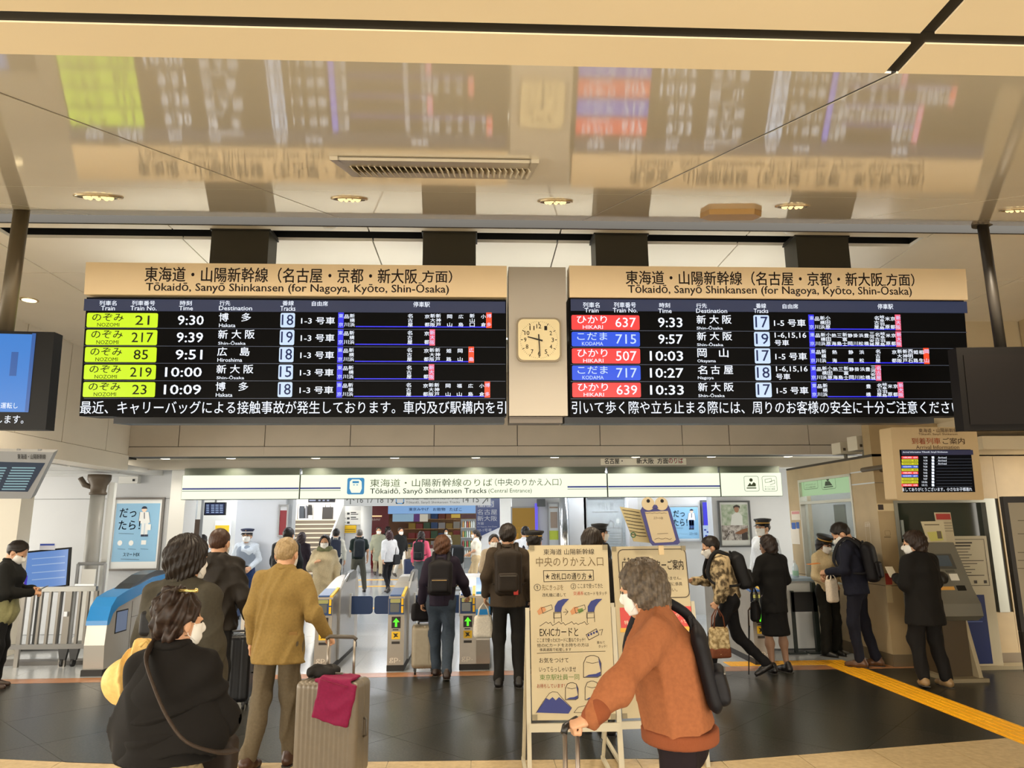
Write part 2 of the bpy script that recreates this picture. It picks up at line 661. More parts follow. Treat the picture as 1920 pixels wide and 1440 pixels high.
s2 = Lc/sqrt(2)
for i in range(-16, 17):
    for j in range(-2, 20):
        cx, cy = (i+j)*s2*1.0, 5.0+(j-i)*s2
        if not (-9 < cx < 9 and 4 < cy < 10):
            continue
        g = .0022
        poly = [(cx, cy-s2+g), (cx+s2-g, cy), (cx, cy+s2-g), (cx-s2+g, cy)]
        poly = clip_poly(poly, 0, 1, thr_y)
        if not poly:
            continue
        # front edge (local straight approximation)
        y0 = front_y(cx)
        sl = (front_y(cx+.3)-front_y(cx-.3))/.6
        poly = clip_poly(poly, sl, -1, sl*cx-y0)
        if len(poly) < 3:
            continue
        for part in ((1, 0, x_g0-.004), (-1, 0, -x_g1-.004)):
            pp = clip_poly(poly, *part)
            if len(pp) >= 3:
                MB().prism([(x, y, -.003) for x, y in pp], (0, 0, .003)).build('floor_tile', granite if rng.random() < .6 else granite2, fl)
# beige stone border tiles in the foreground
stone = M('#c2ac84', .42, hex2='#a08a64', nscale=26, spread=.6, bump=.03, bscale=60)
bxs = [-7.5+.62*k for k in range(27)]
for x0, x1 in zip(bxs[:-1], bxs[1:]):
    g = .0025
    for r in range(4):
        o = -.62*r
        pts = [(x0+g+.25*r, front_y(x0)-g+o), (x1-g+.25*r, front_y(x1)-g+o), (x1-g+.25*r, front_y(x1)-.62+g+o), (x0+g+.25*r, front_y(x0)-.62+g+o)]
        for part in ((1, 0, x_g0-.004), (-1, 0, -x_g1-.004)):
            pp = clip_poly(pts, *part)
            if len(pp) >= 3:
                MB().prism([(x, y, -.003) for x, y in pp], (0, 0, .003)).build('border_tile', stone, fl)
# terracotta threshold band and the pale inner floor
tb = struct(MB().box(-11, 6.6, 8.87, 9.12, -.06, .0).build('trim_2', M('#b07a50', .3, noise=.12, nscale=9)))
tb['label'] = 'terracotta threshold band across the floor before the gates'
grey = M('#b6babd', .16, hex2='#a4a9ae', nscale=40, spread=.5)
f2 = struct(MB().box(-11, 12, 9.12, 34, -.10, -.003).build('floor', M('#83878a', .5)))
f2['label'] = 'pale polished floor inside the ticket gates'
for i in range(-9, 10):
    for j in range(0, 12):
        x0, y0 = i*1.0+.45, 9.12+j*1.5
        MB().box(x0+.002, x0+.998, y0+.002, y0+1.498, -.002, 0).build('floor_tile', grey, f2)
MB().box(-11, 12, 27.13, 34, -.002, 0).build('floor_slab', grey, f2)
# tactile guide path
yel = M('#f0b014', .45, noise=.05, nscale=8)
def tactile(x0, y0, dots=False, grp='yellow tactile tiles of the guide path', lab=None):
    pass
tg = struct(MB().box(x_g0, x_g1, 2.4, 9.28, -.05, -.002).build('trim_3', M('#b98410', .6)))
tg['label'] = 'yellow tactile guide path on the floor at the right'
yy = 2.6
tl = (x_g1-x_g0)
proto = None
while yy < 9.2:
    m = MB().box(x_g0+.0015, x_g1-.0015, yy+.0015, yy+tl-.0015, -.002, .002)
    for k in range(5):
        xx = x_g0+tl*(k+.5)/5
        m.prism([(xx-.014, yy+.025, .002), (xx+.014, yy+.025, .002), (xx+.014, yy+tl-.025, .002), (xx-.014, yy+tl-.025, .002)], (0, 0, .004))
    m.build('tactile_tile', yel, tg)
    yy += tl
for k in range(4):
    x0 = x_g0-(k+1)*.3
    m = MB().box(x0+.0015, x0+.2985, 9.14, 9.43, .0005, .003)
    for a in range(5):
        for b in range(5):
            m.lathe((x0+.03+.06*a, 9.165+.06*b, .003), [(.016, 0), (.011, .004)], 8)
    m.build('tactile_tile', yel, tg)
for yy, xa, xb in ((15.9, -3.4, 1.2), (21.6, -5.4, 1.2), (24.2, -6.2, 1.0)):
    o = struct(MB().box(xa, xb, yy, yy+.3, .0005, .004).build('trim_4', yel))
    o['label'] = 'yellow tactile line crossing the inner floor %s' % {15.9: 'nearest the gates', 21.6: 'in the middle distance', 24.2: 'nearest the kiosk'}[yy]

# --- inner hall shell
zi = 2.74
ic = struct(MB().box(-11, 8, yb+.12, 25.3, zi, zi+.1).box(-11, W(545, 1000, 29)[0]-.3, 25.3, 34, zi, zi+.1).box(W(629, 1000, 27.5)[0]+.3, 8, 25.3, 34, zi, zi+.1).build('ceiling', M('#cfcfca', .5)))
ic['label'] = 'low white ceiling of the inner hall beyond the gates'
lpm = M('#f4f8ff', .4, emit=31.0)
for j, yy in enumerate((13.6, 16.8, 20.0, 23.6, 27.4)):
    for i, xx in enumerate((-5.2, -2.6, 0, 2.6, 4.9)):
        if j == 4 and i in (0, 1):
            continue
        t = thing('ceiling_light', 'flush strip light in the inner hall ceiling, row %s, %s' % (('nearest the gates', 'second from the gates', 'in the middle', 'second from the kiosk', 'nearest the kiosk')[j], ('leftmost', 'left of centre', 'central', 'right of centre', 'rightmost')[i]), 'light', (xx, yy, zi-.03), 'strip lights of the inner hall')
        MB().box(xx-.75, xx+.75, yy-.14, yy+.14, zi-.012, zi-.001).build('frame', white, t)
        MB().box(xx-.72, xx+.72, yy-.11, yy+.11, zi-.03, zi-.012).build('diffuser', lpm, t)


def wallsec(u0, u1, Y, mat, label, name='wall_back', z0=0, z1=None, th=.15):
    x0, x1 = W(u0, 1000, Y)[0], W(u1, 1000, Y)[0]
    o = struct(MB().box(x0, x1, Y, Y+th, z0, z1 or zi).build(name, mat))
    o['label'] = label
    return o


wgrey = M('#bdc0c4', .4, noise=.03, nscale=1.2)
YW = 12.75
# left wall: six cladding panels with joints
lwall = struct(MB().box(-11, W(313, 1000, YW)[0], YW+.03, YW+.2, 0, zi).build('wall_back', M('#6d7074', .6)))
lwall['label'] = 'grey clad wall at the left behind the barrier'
px = [-11, -9.6, W(36, 1000, YW)[0], W(176, 1000, YW)[0], W(313, 1000, YW)[0]]
zz = [0, W(100, 1110, YW)[2], W(100, 936, YW)[2], zi]
for x0, x1 in zip(px[:-1], px[1:]):
    for a, b in zip(zz[:-1], zz[1:]):
        MB().box(x0+.004, x1-.004, YW, YW+.028, a+.004, b-.004).build('wall_panel', wgrey, lwall)
wallsec(313, 342, YW-.25, white, 'narrow white pier beside the left poster', th=.5)
wallsec(441, 533, 14.8, white2, 'white wall behind the guard with the blue uniform', th=.2)
wallsec(533, 546, 14.9, M('#a9adb0', .4), 'slim grey pier beside the staircase', th=.3)
wallsec(647, 690, 29.0, white2, 'white wall carrying the small direction board', th=.3)
wallsec(938, 966, 19.0, white, 'white wall section left of the yellow panel', th=.3)
wallsec(960, 1062, 16.5, M('#b6b9bb', .4), 'grey wall carrying the yellow panel', th=.2)
wallsec(1062, 1100, 14.0, M('#c3c7ca', .4), 'white pier left of the glass display case', th=.4)
wallsec(1100, 1182, 14.2, M('#a3a7ab', .5), 'wall behind the glass display case', th=.2)
wallsec(1180, 1198, 13.7, white2, 'white pier right of the glass display case', th=.4)
wallsec(1198, 1344, 14.2, M('#c9cac8', .45), 'alcove wall with the short poster and blue screen', th=.2)
wallsec(1338, 1500, 13.3, white2, 'white wall with the cafe photo poster', th=.3)
bb = struct(MB().box(W(1338, 1000, 13.28)[0], W(1500, 1000, 13.28)[0], 13.26, 13.3, 0, .12).build('baseboard_right', M('#7f8386', .5)))
bb2 = struct(MB().box(W(441, 1000, 14.78)[0], W(533, 1000, 14.78)[0], 14.76, 14.8, 0, .14).build('baseboard_left', M('#8b8f93', .5)))
bk = struct(MB().box(-11, 12, 34, 34.2, 0, 6.0).build('wall_back', M('#c2c4c4', .5)))
bk['label'] = 'far end wall of the inner hall'
# office behind the left doorway
of = struct(MB().box(W(335, 1000, 17.5)[0], W(470, 1000, 17.5)[0], 17.5, 17.6, 0, zi).build('wall_back', white))
of['label'] = 'white back wall of the staffed office seen through the left doorway'
# ================================================================== DEPARTURE BOARDS
alu_ = M('#8e9092', .35, metal=.6)
TILT = 5.0
ledw = M('#eef4ff', .4, emit=1.15)
ledk = M('#10140a', .5, emit=.35)
lime = M('#d2f500', .4, emit=1.0)
lred = M('#ff3b3b', .4, emit=1.0)
lblue = M('#0a50e6', .4, emit=1.0)
ltrk = M('#cfe4ff', .4, emit=1.0)
navyk = M('#14275c', .4, emit=.8)
lnavy = M('#1d2b4c', .4, emit=.9)
lline = M('#2626f0', .4, emit=1.0)
lpink = M('#f25a78', .4, emit=1.0)
lorng = M('#ff4a1c', .4, emit=1.0)
lgrid = M('#4a5264', .4, emit=.8)
scr = M('#030304', .5, spec=.08)
blackm = M('#0a0a0b', .45, spec=.25)
headm = M('#edd3a8', .42, noise=.03, nscale=2)
brownk = M('#2a160c', .5)


def dep_board(px, label, rows, ticker, rowsv, hdr, cols, tick_uv, side):
    u0, u1 = px
    P = Panel(W((u0+u1)/2, 640, D_B), 0, TILT)
    R = P.r(u0, 560, u1, 780)
    base = P.w((R[0]+R[2])/2, R[1], 0)
    t = thing('departure_board', label, 'departure board', base)
    m = MB()
    P.rect(m, (R[0], R[1], R[2], R[3]), -.30, -.004)
    hs = m.build('housing', blackm, t)
    m = MB()
    P.rect(m, (R[0], R[1], R[2], R[3]), -.004, 0)
    sc = m.build('screen', scr, t)
    # lower service rail, narrower
    m = MB()
    P.prect(m, u0+(50 if side == 'L' else -8), 781, u1-(3 if side == 'L' else 55), 793, -.34, -.06)
    m.build('service_rail', M('#101010', .4), t)
    # header sign panel
    m = MB()
    P.prect(m, hdr[0], hdr[1], hdr[2], hdr[3], -.12, .03)
    hp = m.build('header_panel', headm, t)
    m = MB()
    for s, a, b, c, d in hdr[4]:
        P.ptext(m, s, a, b, c, d, .032, .012)
    m.build('header_lettering', brownk, hp)
    # column heading strip
    m = MB()
    P.prect(m, u0+2, 563, u1-2, 585, 0, .002)
    m.build('heading_strip', lnavy, sc)
    m = MB()
    for s, a, b, c, d in cols:
        P.ptext(m, s, a, b, c, d, .004, .006)
    m.build('heading_lettering', ledw, sc)
    # grid
    m = MB()
    for i, (a, b) in enumerate(rowsv):
        P.prect(m, u0+2, b+1.3, u1-2, b+2.3, 0, .0015)
    m.build('row_rule', lgrid, sc)
    for i, row in enumerate(rows):
        a, b = rowsv[i]
        lay = row['lay']
        pl = MB()
        P.prect(pl, lay['p'][0], a+1, lay['p'][1], b-1, 0, .003, .012)
        col, ink = {'n': (lime, ledk), 'h': (lred, ledw), 'k': (lblue, ltrk)}[row['k']]
        plate = pl.build('name_plate', col, sc)
        h = b-a
        m = MB()
        jp, en = {'n': ('のぞみ', 'NOZOMI'), 'h': ('ひかり', 'HIKARI'), 'k': ('こだま', 'KODAMA')}[row['k']]
        p0, p1 = lay['p']
        w = p1-p0
        P.ptext(m, jp, p0+w*.08, a+h*.08, p0+w*.52, a+h*.56, .005, .006)
        P.ptext(m, en, p0+w*.15+(2 if row['k'] == 'h' else 0), a+h*.68, p0+w*.46, a+h*.91, .005, .002)
        wn = w*.30 if len(row['no']) == 3 else w*.2
        P.ptext(m, row['no'], p1-w*.055-wn-(0 if len(row['no']) == 3 else w*.06), a+h*.2, p1-w*.055-(0 if len(row['no']) == 3 else w*.06), a+h*.8, .005, .004)
        m.build('plate_lettering', ink, sc)
        # white lettering
        m = MB()
        t0, t1 = lay['t']
        big = len(row['t']) == 5
        P.ptext(m, row['t'], t0 if big else t0+(t1-t0)*.26, a+h*.2, t1, a+h*.8, .004, .012)
        d0 = lay['d'][0]
        dw = lay['d'][1]-d0
        ch = list(row['dj'])
        if len(ch) == 2:
            xs = (0, .62)
        else:
            xs = (0, .37, .74)
        for cch, q in zip(ch, xs):
            P.ptext(m, cch, d0+dw*q, a+h*.04, d0+dw*(q+.26), a+h*.58, .004, .012)
        P.ptext(m, row['de'], d0, a+h*.72, d0+dw*min(1, .075*len(row['de'])), a+h*.95, .004, .008)
        s0, s1 = lay['s']
        if isinstance(row['s'], tuple):
            P.ptext(m, row['s'][0], s0, a+h*.08, s1, a+h*.46, .004, .01)
            P.ptext(m, row['s'][1], s0, a+h*.55, s0+(s1-s0)*.45, a+h*.92, .004, .01)
        else:
            P.ptext(m, row['s'], s0, a+h*.3, s1, a+h*.76, .004, .01)
        # stopping stations, written vertically
        st = row['st']
        g0, cw = lay['g'], lay['cw']
        for k, name in st:
            uu = g0+cw*k
            n = len(name)
            ps = {1: (.5,), 2: (.14, .66), 3: (.09, .38, .67), 4: (.05, .28, .51, .74)}[n]
            hh = .25 if n < 4 else .2
            if k == 0 or name == row['last']:
                continue
            for cch, q in zip(name, ps):
                P.ptext(m, cch, uu, a+h*q, uu+cw*.86, a+h*(q+hh), .004, .012)
        m.build('row_lettering', ledw, sc)
        tr = MB()
        P.prect(tr, lay['k'][0], a+1, lay['k'][1], b-1, 0, .003, .012)
        tr.build('track_plate', ltrk, sc)
        m = MB()
        kw = lay['k'][1]-lay['k'][0]
        P.ptext(m, row['tr'], lay['k'][0]+kw*.1, a+h*.14, lay['k'][1]-kw*.1, a+h*.82, .005, .006)
        m.build('track_number', navyk, sc)
        # first and last station blocks and the line between
        kmax = st[-1][0]
        m = MB()
        P.prect(m, g0-1, a, g0+cw*.9, b, 0, .003)
        P.prect(m, g0+cw*3, b-3.2, g0+cw*kmax, b-1.2, 0, .002)
        m.build('route_line', lline, sc)
        m = MB()
        P.prect(m, g0+cw*kmax-1, a, g0+cw*(kmax+.9), b, 0, .003)
        m.build('terminus_block', lorng if row['last'] in ('博多', '広島', '岡山') else lpink, sc)
        m = MB()
        for k, name in (st[0], st[-1]):
            uu = g0+cw*k
            ps = {2: (.1, .66), 3: (.08, .38, .68)}[len(name)]
            for cch, q in zip(name, ps):
                P.ptext(m, cch, uu, a+h*q, uu+cw*.84, a+h*(q+.25), .005, .006)
        m.build('route_lettering', M('#c9d6ff', .4, emit=1.1), sc)
    m = MB()
    P.ptext(m, ticker, *tick_uv, .004, .002)
    m.build('ticker_lettering', ledw, sc)
    return t, P


def vrow(k, no, t, dj, de, tr, s, st, lay):
    return dict(k=k, no=no, t=t, dj=dj, de=de, tr=tr, s=s, st=st, last=st[-1][1], lay=lay)


T0, S1, Y1 = (0, '東京'), (1, '品川'), (2, '新横浜')
rvL = [(586, 615), (617.5, 648), (650, 680), (683, 712.5), (715.5, 745.5)]


def layL(i):
    f = i/4
    return dict(p=(163-7*f, 296-5*f), t=(317-9*f, 382-5*f), d=(411-6*f, 479-5*f), k=(526-5*f, 553-5*f), s=(565-3*f, 628-3*f), g=635-3*f, cw=10.55)


NG, KT, SO, SK = (12.3, '名古屋'), (15.3, '京都'), (16.3, '新大阪'), (17.3, '新神戸')
rowsL = [
    vrow('n', '21', '9:30', '博多', 'Hakata', '18', '1-3 号車', [T0, S1, Y1, NG, KT, SO, SK, (19.3, '岡山'), (21.3, '広島'), (23.3, '新山口'), (25.3, '小倉'), (26.3, '博多')], layL(0)),
    vrow('n', '217', '9:39', '新大阪', 'Shin-Ōsaka', '19', '1-3 号車', [T0, S1, Y1, NG, KT, SO], layL(1)),
    vrow('n', '85', '9:51', '広島', 'Hiroshima', '18', '1-3 号車', [T0, S1, Y1, NG, KT, SO, SK, (19.3, '姫路'), (21.3, '岡山'), (23.3, '広島')], layL(2)),
    vrow('n', '219', '10:00', '新大阪', 'Shin-Ōsaka', '15', '1-3 号車', [T0, S1, Y1, NG, KT, SO], layL(3)),
    vrow('n', '23', '10:09', '博多', 'Hakata', '18', '1-3 号車', [T0, S1, Y1, NG, KT, SO, SK, (19.3, '岡山'), (21.3, '福山'), (23.3, '広島'), (25.3, '小倉'), (26.3, '博多')], layL(4)),
]
colsL = [('列車名', 187, 564, 219, 573), ('Train', 190, 574, 216, 582), ('列車番号', 248, 564, 291, 573), ('Train No.', 245, 574, 294, 582), ('時刻', 338, 564, 360, 573), ('Time', 336, 574, 362, 582), ('行先', 412, 564, 432, 573), ('Destination', 411, 574, 473, 582), ('番線', 530, 564, 551, 573), ('Tracks', 526, 574, 554, 583), ('自由席', 585, 565, 615, 574), ('停車駅', 775, 566, 806, 576)]
hdrL = (163, 497, 950, 556, [('東海道・山陽新幹線（名古屋・京都・新大阪', 275, 504, 783, 532), ('方面）', 792, 509, 848, 532), ('Tōkaidō, Sanyō Shinkansen (for Nagoya, Kyōto, Shin-Ōsaka)', 277, 530, 842, 553)])
bL, PL = dep_board((155.5, 949.5), 'long black departure board with five lime green train rows, left of the clock', rowsL, '最近、キャリーバッグによる接触事故が発生しております。車内及び駅構内を引', rvL, hdrL, colsL, (151, 752, 949, 776), 'L')
rvR = [(590, 619.5), (621.5, 650.5), (652.5, 682.5), (684.5, 714), (716.5, 746)]


def layR(i):
    f = i/4
    return dict(p=(1071.5+1.5*f, 1199+2.5*f), t=(1218+1*f, 1279+2.5*f), d=(1306+3*f, 1371+4*f), k=(1413+4*f, 1442+4.5*f), s=(1451+5*f, 1510+5*f), g=1517+5*f, cw=10.15)


R4 = (3, '小田原')
allst = [T0, S1, Y1, R4, (4, '熱海'), (5, '三島'), (6, '新富士'), (7, '静岡'), (8, '掛川'), (9, '浜松'), (10, '豊橋'), (11, '三河安城')]
G3, M3, K3, O3 = (13, '岐阜羽島'), (14, '米原'), (15, '京都'), (16, '新大阪')
N3 = (12, '名古屋')
rowsR = [
    vrow('h', '637', '9:33', '新大阪', 'Shin-Ōsaka', '17', '1-5 号車', [T0, S1, Y1, R4, N3, G3, M3, K3, O3], layR(0)),
    vrow('k', '715', '9:57', '新大阪', 'Shin-Ōsaka', '19', ('1-6,15,16', '号車'), allst+[N3, G3, M3, K3, O3], layR(1)),
    vrow('h', '507', '10:03', '岡山', 'Okayama', '17', '1-5 号車', [T0, S1, Y1, (4, '熱海'), (7, '静岡'), (9, '浜松'), N3, (15, '京都'), (16, '新大阪'), (17, '新神戸'), (18, '西明石'), (19, '姫路'), (20, '相生'), (21, '岡山')], layR(2)),
    vrow('k', '717', '10:27', '名古屋', 'Nagoya', '18', ('1-6,15,16', '号車'), allst+[N3], layR(3)),
    vrow('h', '639', '10:33', '新大阪', 'Shin-Ōsaka', '17', '1-5 号車', [T0, S1, Y1, (10, '豊橋'), N3, G3, M3, K3, O3], layR(4)),
]
colsR = [('列車名', 1093, 567, 1124, 577), ('Train', 1096, 578, 1122, 586), ('列車番号', 1151, 567, 1192, 577), ('Train No.', 1149, 578, 1195, 586), ('時刻', 1236, 568, 1256, 577), ('Time', 1234, 579, 1259, 587), ('行先', 1305, 569, 1325, 578), ('Destination', 1305, 579, 1363, 587), ('番線', 1417, 569, 1436, 578), ('Tracks', 1413, 579, 1440, 587), ('自由席', 1467, 570, 1496, 579), ('停車駅', 1645, 570, 1674, 580)]
hdrR = (1067, 503, 1808, 561, [('東海道・山陽新幹線（名古屋・京都・新大阪', 1172, 511, 1651, 537), ('方面）', 1658, 515, 1710, 538), ('Tōkaidō, Sanyō Shinkansen (for Nagoya, Kyōto, Shin-Ōsaka)', 1176, 534, 1705, 557)])
bR, PR = dep_board((1068, 1815), 'long black departure board with red and blue train rows, right of the clock', rowsR, '引いて歩く際や立ち止まる際には、周りのお客様の安全に十分ご注意くださいま', rvR, hdrR, colsR, (1072, 752, 1820, 776), 'R')
# hangers holding the boards
hang = M('#2e2a1d', .5)
for u0, u1, lab in ((396, 504, 'dark hanger bracket above the left board, the leftmost'), (793, 892, 'dark hanger bracket above the left board, near the clock'), (1116, 1214, 'dark hanger bracket above the right board, near the clock'), (1492, 1590, 'dark hanger bracket above the right board, the rightmost')):
    x0, x1 = W(u0, 470, D_B+.12)[0], W(u1, 470, D_B+.12)[0]
    zt = W(u0, 490, D_B+.12)[2]
    t = thing('board_hanger', lab, 'hanger', ((x0+x1)/2, D_B+.2, zt), 'hangers of the departure boards')
    MB().box(x0, x1, D_B+.10, D_B+.34, zt-.2, ZC+.02).build('post', hang, t)
    MB().box(x0-.012, x1+.012, D_B+.09, D_B+.35, ZC-.012, ZC+.015).build('collar', M('#24211a', .5), t)
for i, xx in enumerate((-2.6, -.9, .9, 2.6)):
    t = thing('batten_light', 'fluorescent batten on the back of the boards, %s' % ('far left', 'left of the clock', 'right of the clock', 'far right')[i], 'light', (xx, 6.35, 3.36), 'battens behind the boards')
    MB().box(xx-.78, xx+.78, 6.3, 6.4, 3.36, 3.4).build('tray', white, t)
    MB().tube([(xx-.74, 6.35, 3.415), (xx+.74, 6.35, 3.415)], .014, 8).build('tube', M('#fff8e0', .4, emit=5.0), t)
    MB().box(xx-.02, xx+.02, D_B+.3, 6.31, 3.37, 3.39).build('bracket', alu_, t)
# clock pillar and clock
PC = Panel(W(1007, 640, D_B), 0, 4.0)
t = thing('clock_pillar', 'plain grey panel column between the two departure boards', 'panel', PC.at(1007, 790))
m = MB()
PC.prect(m, 954, 502, 1062, 780, -.28, .02)
m.build('panel', M('#b0a798', .42), t)
m = MB()
PC.prect(m, 955, 781, 1055, 793, -.28, -.01)
m.build('bottom_cap', M('#6b635a', .5), t)
t = thing('wall_clock', 'square cream clock with rounded corners on the grey panel', 'clock', PC.at(1010, 680))
m = MB()
PC.prect(m, 968, 598, 1051, 680, .02, .05, .05)
m.build('case', M('#8d8069', .4), t)
m = MB()
PC.prect(m, 971, 601, 1048, 677, .05, .053, .045)
m.build('face', M('#e3d2a4', .5), t)
m = MB()
cc = np.array(PC.px(1009.5, 639.5))
rr = PC.px(1044, 639)[0]-cc[0]
for k in range(12):
    a = radians(90-30*(k+1))
    s = str(k+1)
    q = cc+rr*.74*np.array([cos(a), sin(a)])
    hh = rr*.115
    ww = hh*.55*len(s)
    PC.text(m, s, (q[0]-ww, q[1]-hh, q[0]+ww, q[1]+hh), .055, .01)
m.build('numerals', M('#241a10', .5), t)
m = MB()
for k in range(60):
    a = radians(6*k)
    e = np.array([cos(a), sin(a)])
    rm = rr*(.97 if k % 15 == 0 else 1.02)
    PC.line(m, [cc+e*rm*(.9 if k % 5 == 0 else .96), cc+e*rm], .006 if k % 5 == 0 else .002, .055, px=False)
m.build('minute_marks', M('#33281a', .5), t)
for nm, ang, ln, wd, tail in (('hour_hand', 90-30*9.5, .62, .014, .2), ('minute_hand', -87, .9, .010, .3)):
    a = radians(ang)
    e = np.array([cos(a), sin(a)])
    m = MB()
    q0, q1 = cc-e*rr*tail, cc+e*rr*ln
    f = np.array([-e[1], e[0]])*wd/2
    PC.poly(m, [q0-f, q1-f*.6, q1+f*.6, q0+f], .057 if nm == 'hour_hand' else .060, .059 if nm == 'hour_hand' else .062, px=False)
    m.build(nm, M('#1a140e', .4), t)

# --- ceiling fittings: vent grille, downlights, detector, hatch
def inc_panel(u, v):
    return Panel(incl(u, v), X=(1, 0, 0), Yv=(0, -1, -SL))


PV = inc_panel(820, 310)
t = thing('vent_grille', 'long aluminium air vent grille set in the glossy ceiling', 'vent', PV.O)
a0, b1 = PV.px(640, 293)
a1, _ = PV.px(1003, 296)
_, b0 = PV.px(820, 328)
a0, a1 = PV.px(653, 309)[0], PV.px(990, 312)[0]
fr = .025
m = MB()
lo, hi = min(b0, b1), max(b0, b1)
for R in ((a0-fr, lo-fr*.0, a0+fr*.25, hi), (a1-fr*.25, lo, a1+fr, hi), (a0, lo, a1, lo+.14), (a0, hi-.14, a1, hi)):
    PV.rect(m, R, .0, .012)
m.build('frame', M('#b9ae98', .35, metal=.5), t)
m = MB()
PV.rect(m, (a0, lo, a1, hi), 0, .003)
m.build('duct_opening', M('#4a3c28', .7), t)
N = 31
for k in range(N):
    x = a0+(a1-a0)*(k+.5)/N
    m = MB()
    P0, P1 = PV.w(x, lo+.12, .004), PV.w(x, hi-.12, .004)
    m.hexa([P0, P0+PV.X*.004, P1+PV.X*.004, P1, P0+PV.N*.02+PV.X*.014, P0+PV.N*.02+PV.X*.018, P1+PV.N*.02+PV.X*.018, P1+PV.N*.02+PV.X*.014])
    m.build('vent_slat', M('#d8ccb2', .4), t)
for i, (u, v, w_) in enumerate(((185, 368, 80), (655, 372, 68), (1041, 377, 68), (1486, 386, 66), (1905, 393, 60))):
    Pd = inc_panel(u, v)
    r = abs(Pd.px(u+w_/2, v)[0]-Pd.px(u-w_/2, v)[0])/2
    t = thing('downlight', 'round recessed downlight with chrome rim in the glossy ceiling, %s' % ('leftmost', 'second from left', 'central, right of the vent', 'beside the flat hatch', 'rightmost')[i], 'downlight', Pd.O, 'downlights of the glossy ceiling')
    m = MB()
    m.lathe(Pd.O, [(r*1.0, -.001), (r*.98, .006), (r*.86, .008), (r*.84, .0)], 28, Pd.N)
    m.build('rim', M('#cbb894', .18, metal=.8), t, True)
    m = MB()
    m.lathe(Pd.O, [(r*.84, .001), (r*.84, .003)], 24, Pd.N)
    m.build('lamp_well', M('#6d5a34', .3, metal=.6), t)
    m = MB()
    for k in range(9):
        a = radians(k*40)
        m.sphere(Pd.O+Pd.N*.004+.5*r*(cos(a)*Pd.X+sin(a)*Pd.Y), r*.13, 8, 5)
    m.build('bulb_facets', M('#ffe2a0', .3, emit=1.4), t)
Pd = inc_panel(1370, 397)
t = thing('ceiling_hatch', 'flat ochre hexagonal fitting on the glossy ceiling near the right board', 'hatch', Pd.O)
m = MB()
Pd.poly(m, [(1313, 400), (1330, 392), (1415, 391), (1428, 396), (1412, 404), (1330, 405)], 0, .03)
m.build('plate', M('#b08848', .4), t)
for u, v, l in ((617, 419, 'small round smoke detector on the ceiling edge, left one'), (1483, 428, 'small round smoke detector on the ceiling edge, right one')):
    q = G(u, v, ZC)
    t = thing('smoke_detector', l, 'detector', q, 'smoke detectors')
    MB().lathe(q-np.array([0, 0, .05]), [(.03, 0), (.05, .015), (.06, .05)], 20).build('dome', white, t, True)
    MB().lathe(q-np.array([0, 0, .012]), [(.075, 0), (.075, .012)], 20).build('base', white, t)
q = G(55, 562, ZC)
t = thing('downlight', 'recessed downlight in the upper ceiling beside the left hanging screen', 'downlight', q)
MB().lathe(q-np.array([0, 0, .008]), [(.09, 0), (.09, .008)], 20).build('rim', M('#cbb894', .25, metal=.6), t)
MB().lathe(q-np.array([0, 0, .012]), [(.07, 0), (.07, .004)], 20).build('lens', M('#ffe6b0', .3, emit=3.0), t)

# --- hanging monitors
PT = Panel(W(40, 710, 4.3), 4, 3)
t = thing('hanging_monitor', 'black hanging screen with a blue picture and white caption at the left edge', 'monitor', PT.at(40, 805))
m = MB()
PT.prect(m, -130, 620, 94, 805, -.10, 0)
m.build('housing', blackm, t)
m = MB()
PT.prect(m, -120, 625, 60, 772, 0, .002)
sc = m.build('screen', M('#2f86e0', .3, emit=.85, noise=.0), t)
m = MB()
PT.prect(m, 20, 660, 33, 705, .002, .003)
PT.prect(m, 54, 625, 61, 772, .002, .003)
m.build('picture_shape', M('#1c5fae', .3, emit=.85), sc)
m = MB()
PT.ptext(m, '運転し', 2, 755, 34, 766, .004)
PT.ptext(m, 'します。', -6, 779, 45, 794, .004, .004)
m.build('caption_lettering', ledw, sc)
q = W(8, 620, 4.35)
MB().tube([(q[0], 4.36, q[2]-.02), (q[0], 4.36, 3.78)], .045, 12).build('hanging_pole', M('#5b5140', .4, metal=.4), t, True)
# left lower tilted info display
PI = Panel(W(45, 890, 8.2), 10, 20)
t = thing('hanging_monitor', 'tilted grey information display hanging under the left beam', 'monitor', PI.at(45, 935))
m = MB()
PI.poly(m, [(-60, 845), (101, 848), (58, 935), (-110, 935)], -.12, 0)
m.build('housing', M('#8f9296', .4), t)
m = MB()
PI.poly(m, [(-30, 865), (85, 868), (52, 922), (-70, 920)], 0, .003)
sc = m.build('screen', M('#1c3a55', .3, emit=.6), t)
m = MB()
PI.ptext(m, '東海道・山陽新幹線', 33, 851, 86, 861, .004, .01)
m.build('header_lettering', M('#2a2a2a', .5), t)
m = MB()
for k in range(9):
    v = 876+5*k
    off = -(v-865)*.48
    PI.prect(m, -22+off*.6, v, 18+off, v+2.2, .003, .004)
    PI.prect(m, 28+off, v, 72+off, v+2.2, .003, .004)
m.build('screen_lines', M('#9cc7cf', .4, emit=.7), sc)
for uu in (30, 70):
    q = PI.at(uu, 850, -.06)
    MB().tube([q, (q[0], q[1], zf0-.22)], .02, 8).build('hanger_rod', M('#77797c', .4), t)
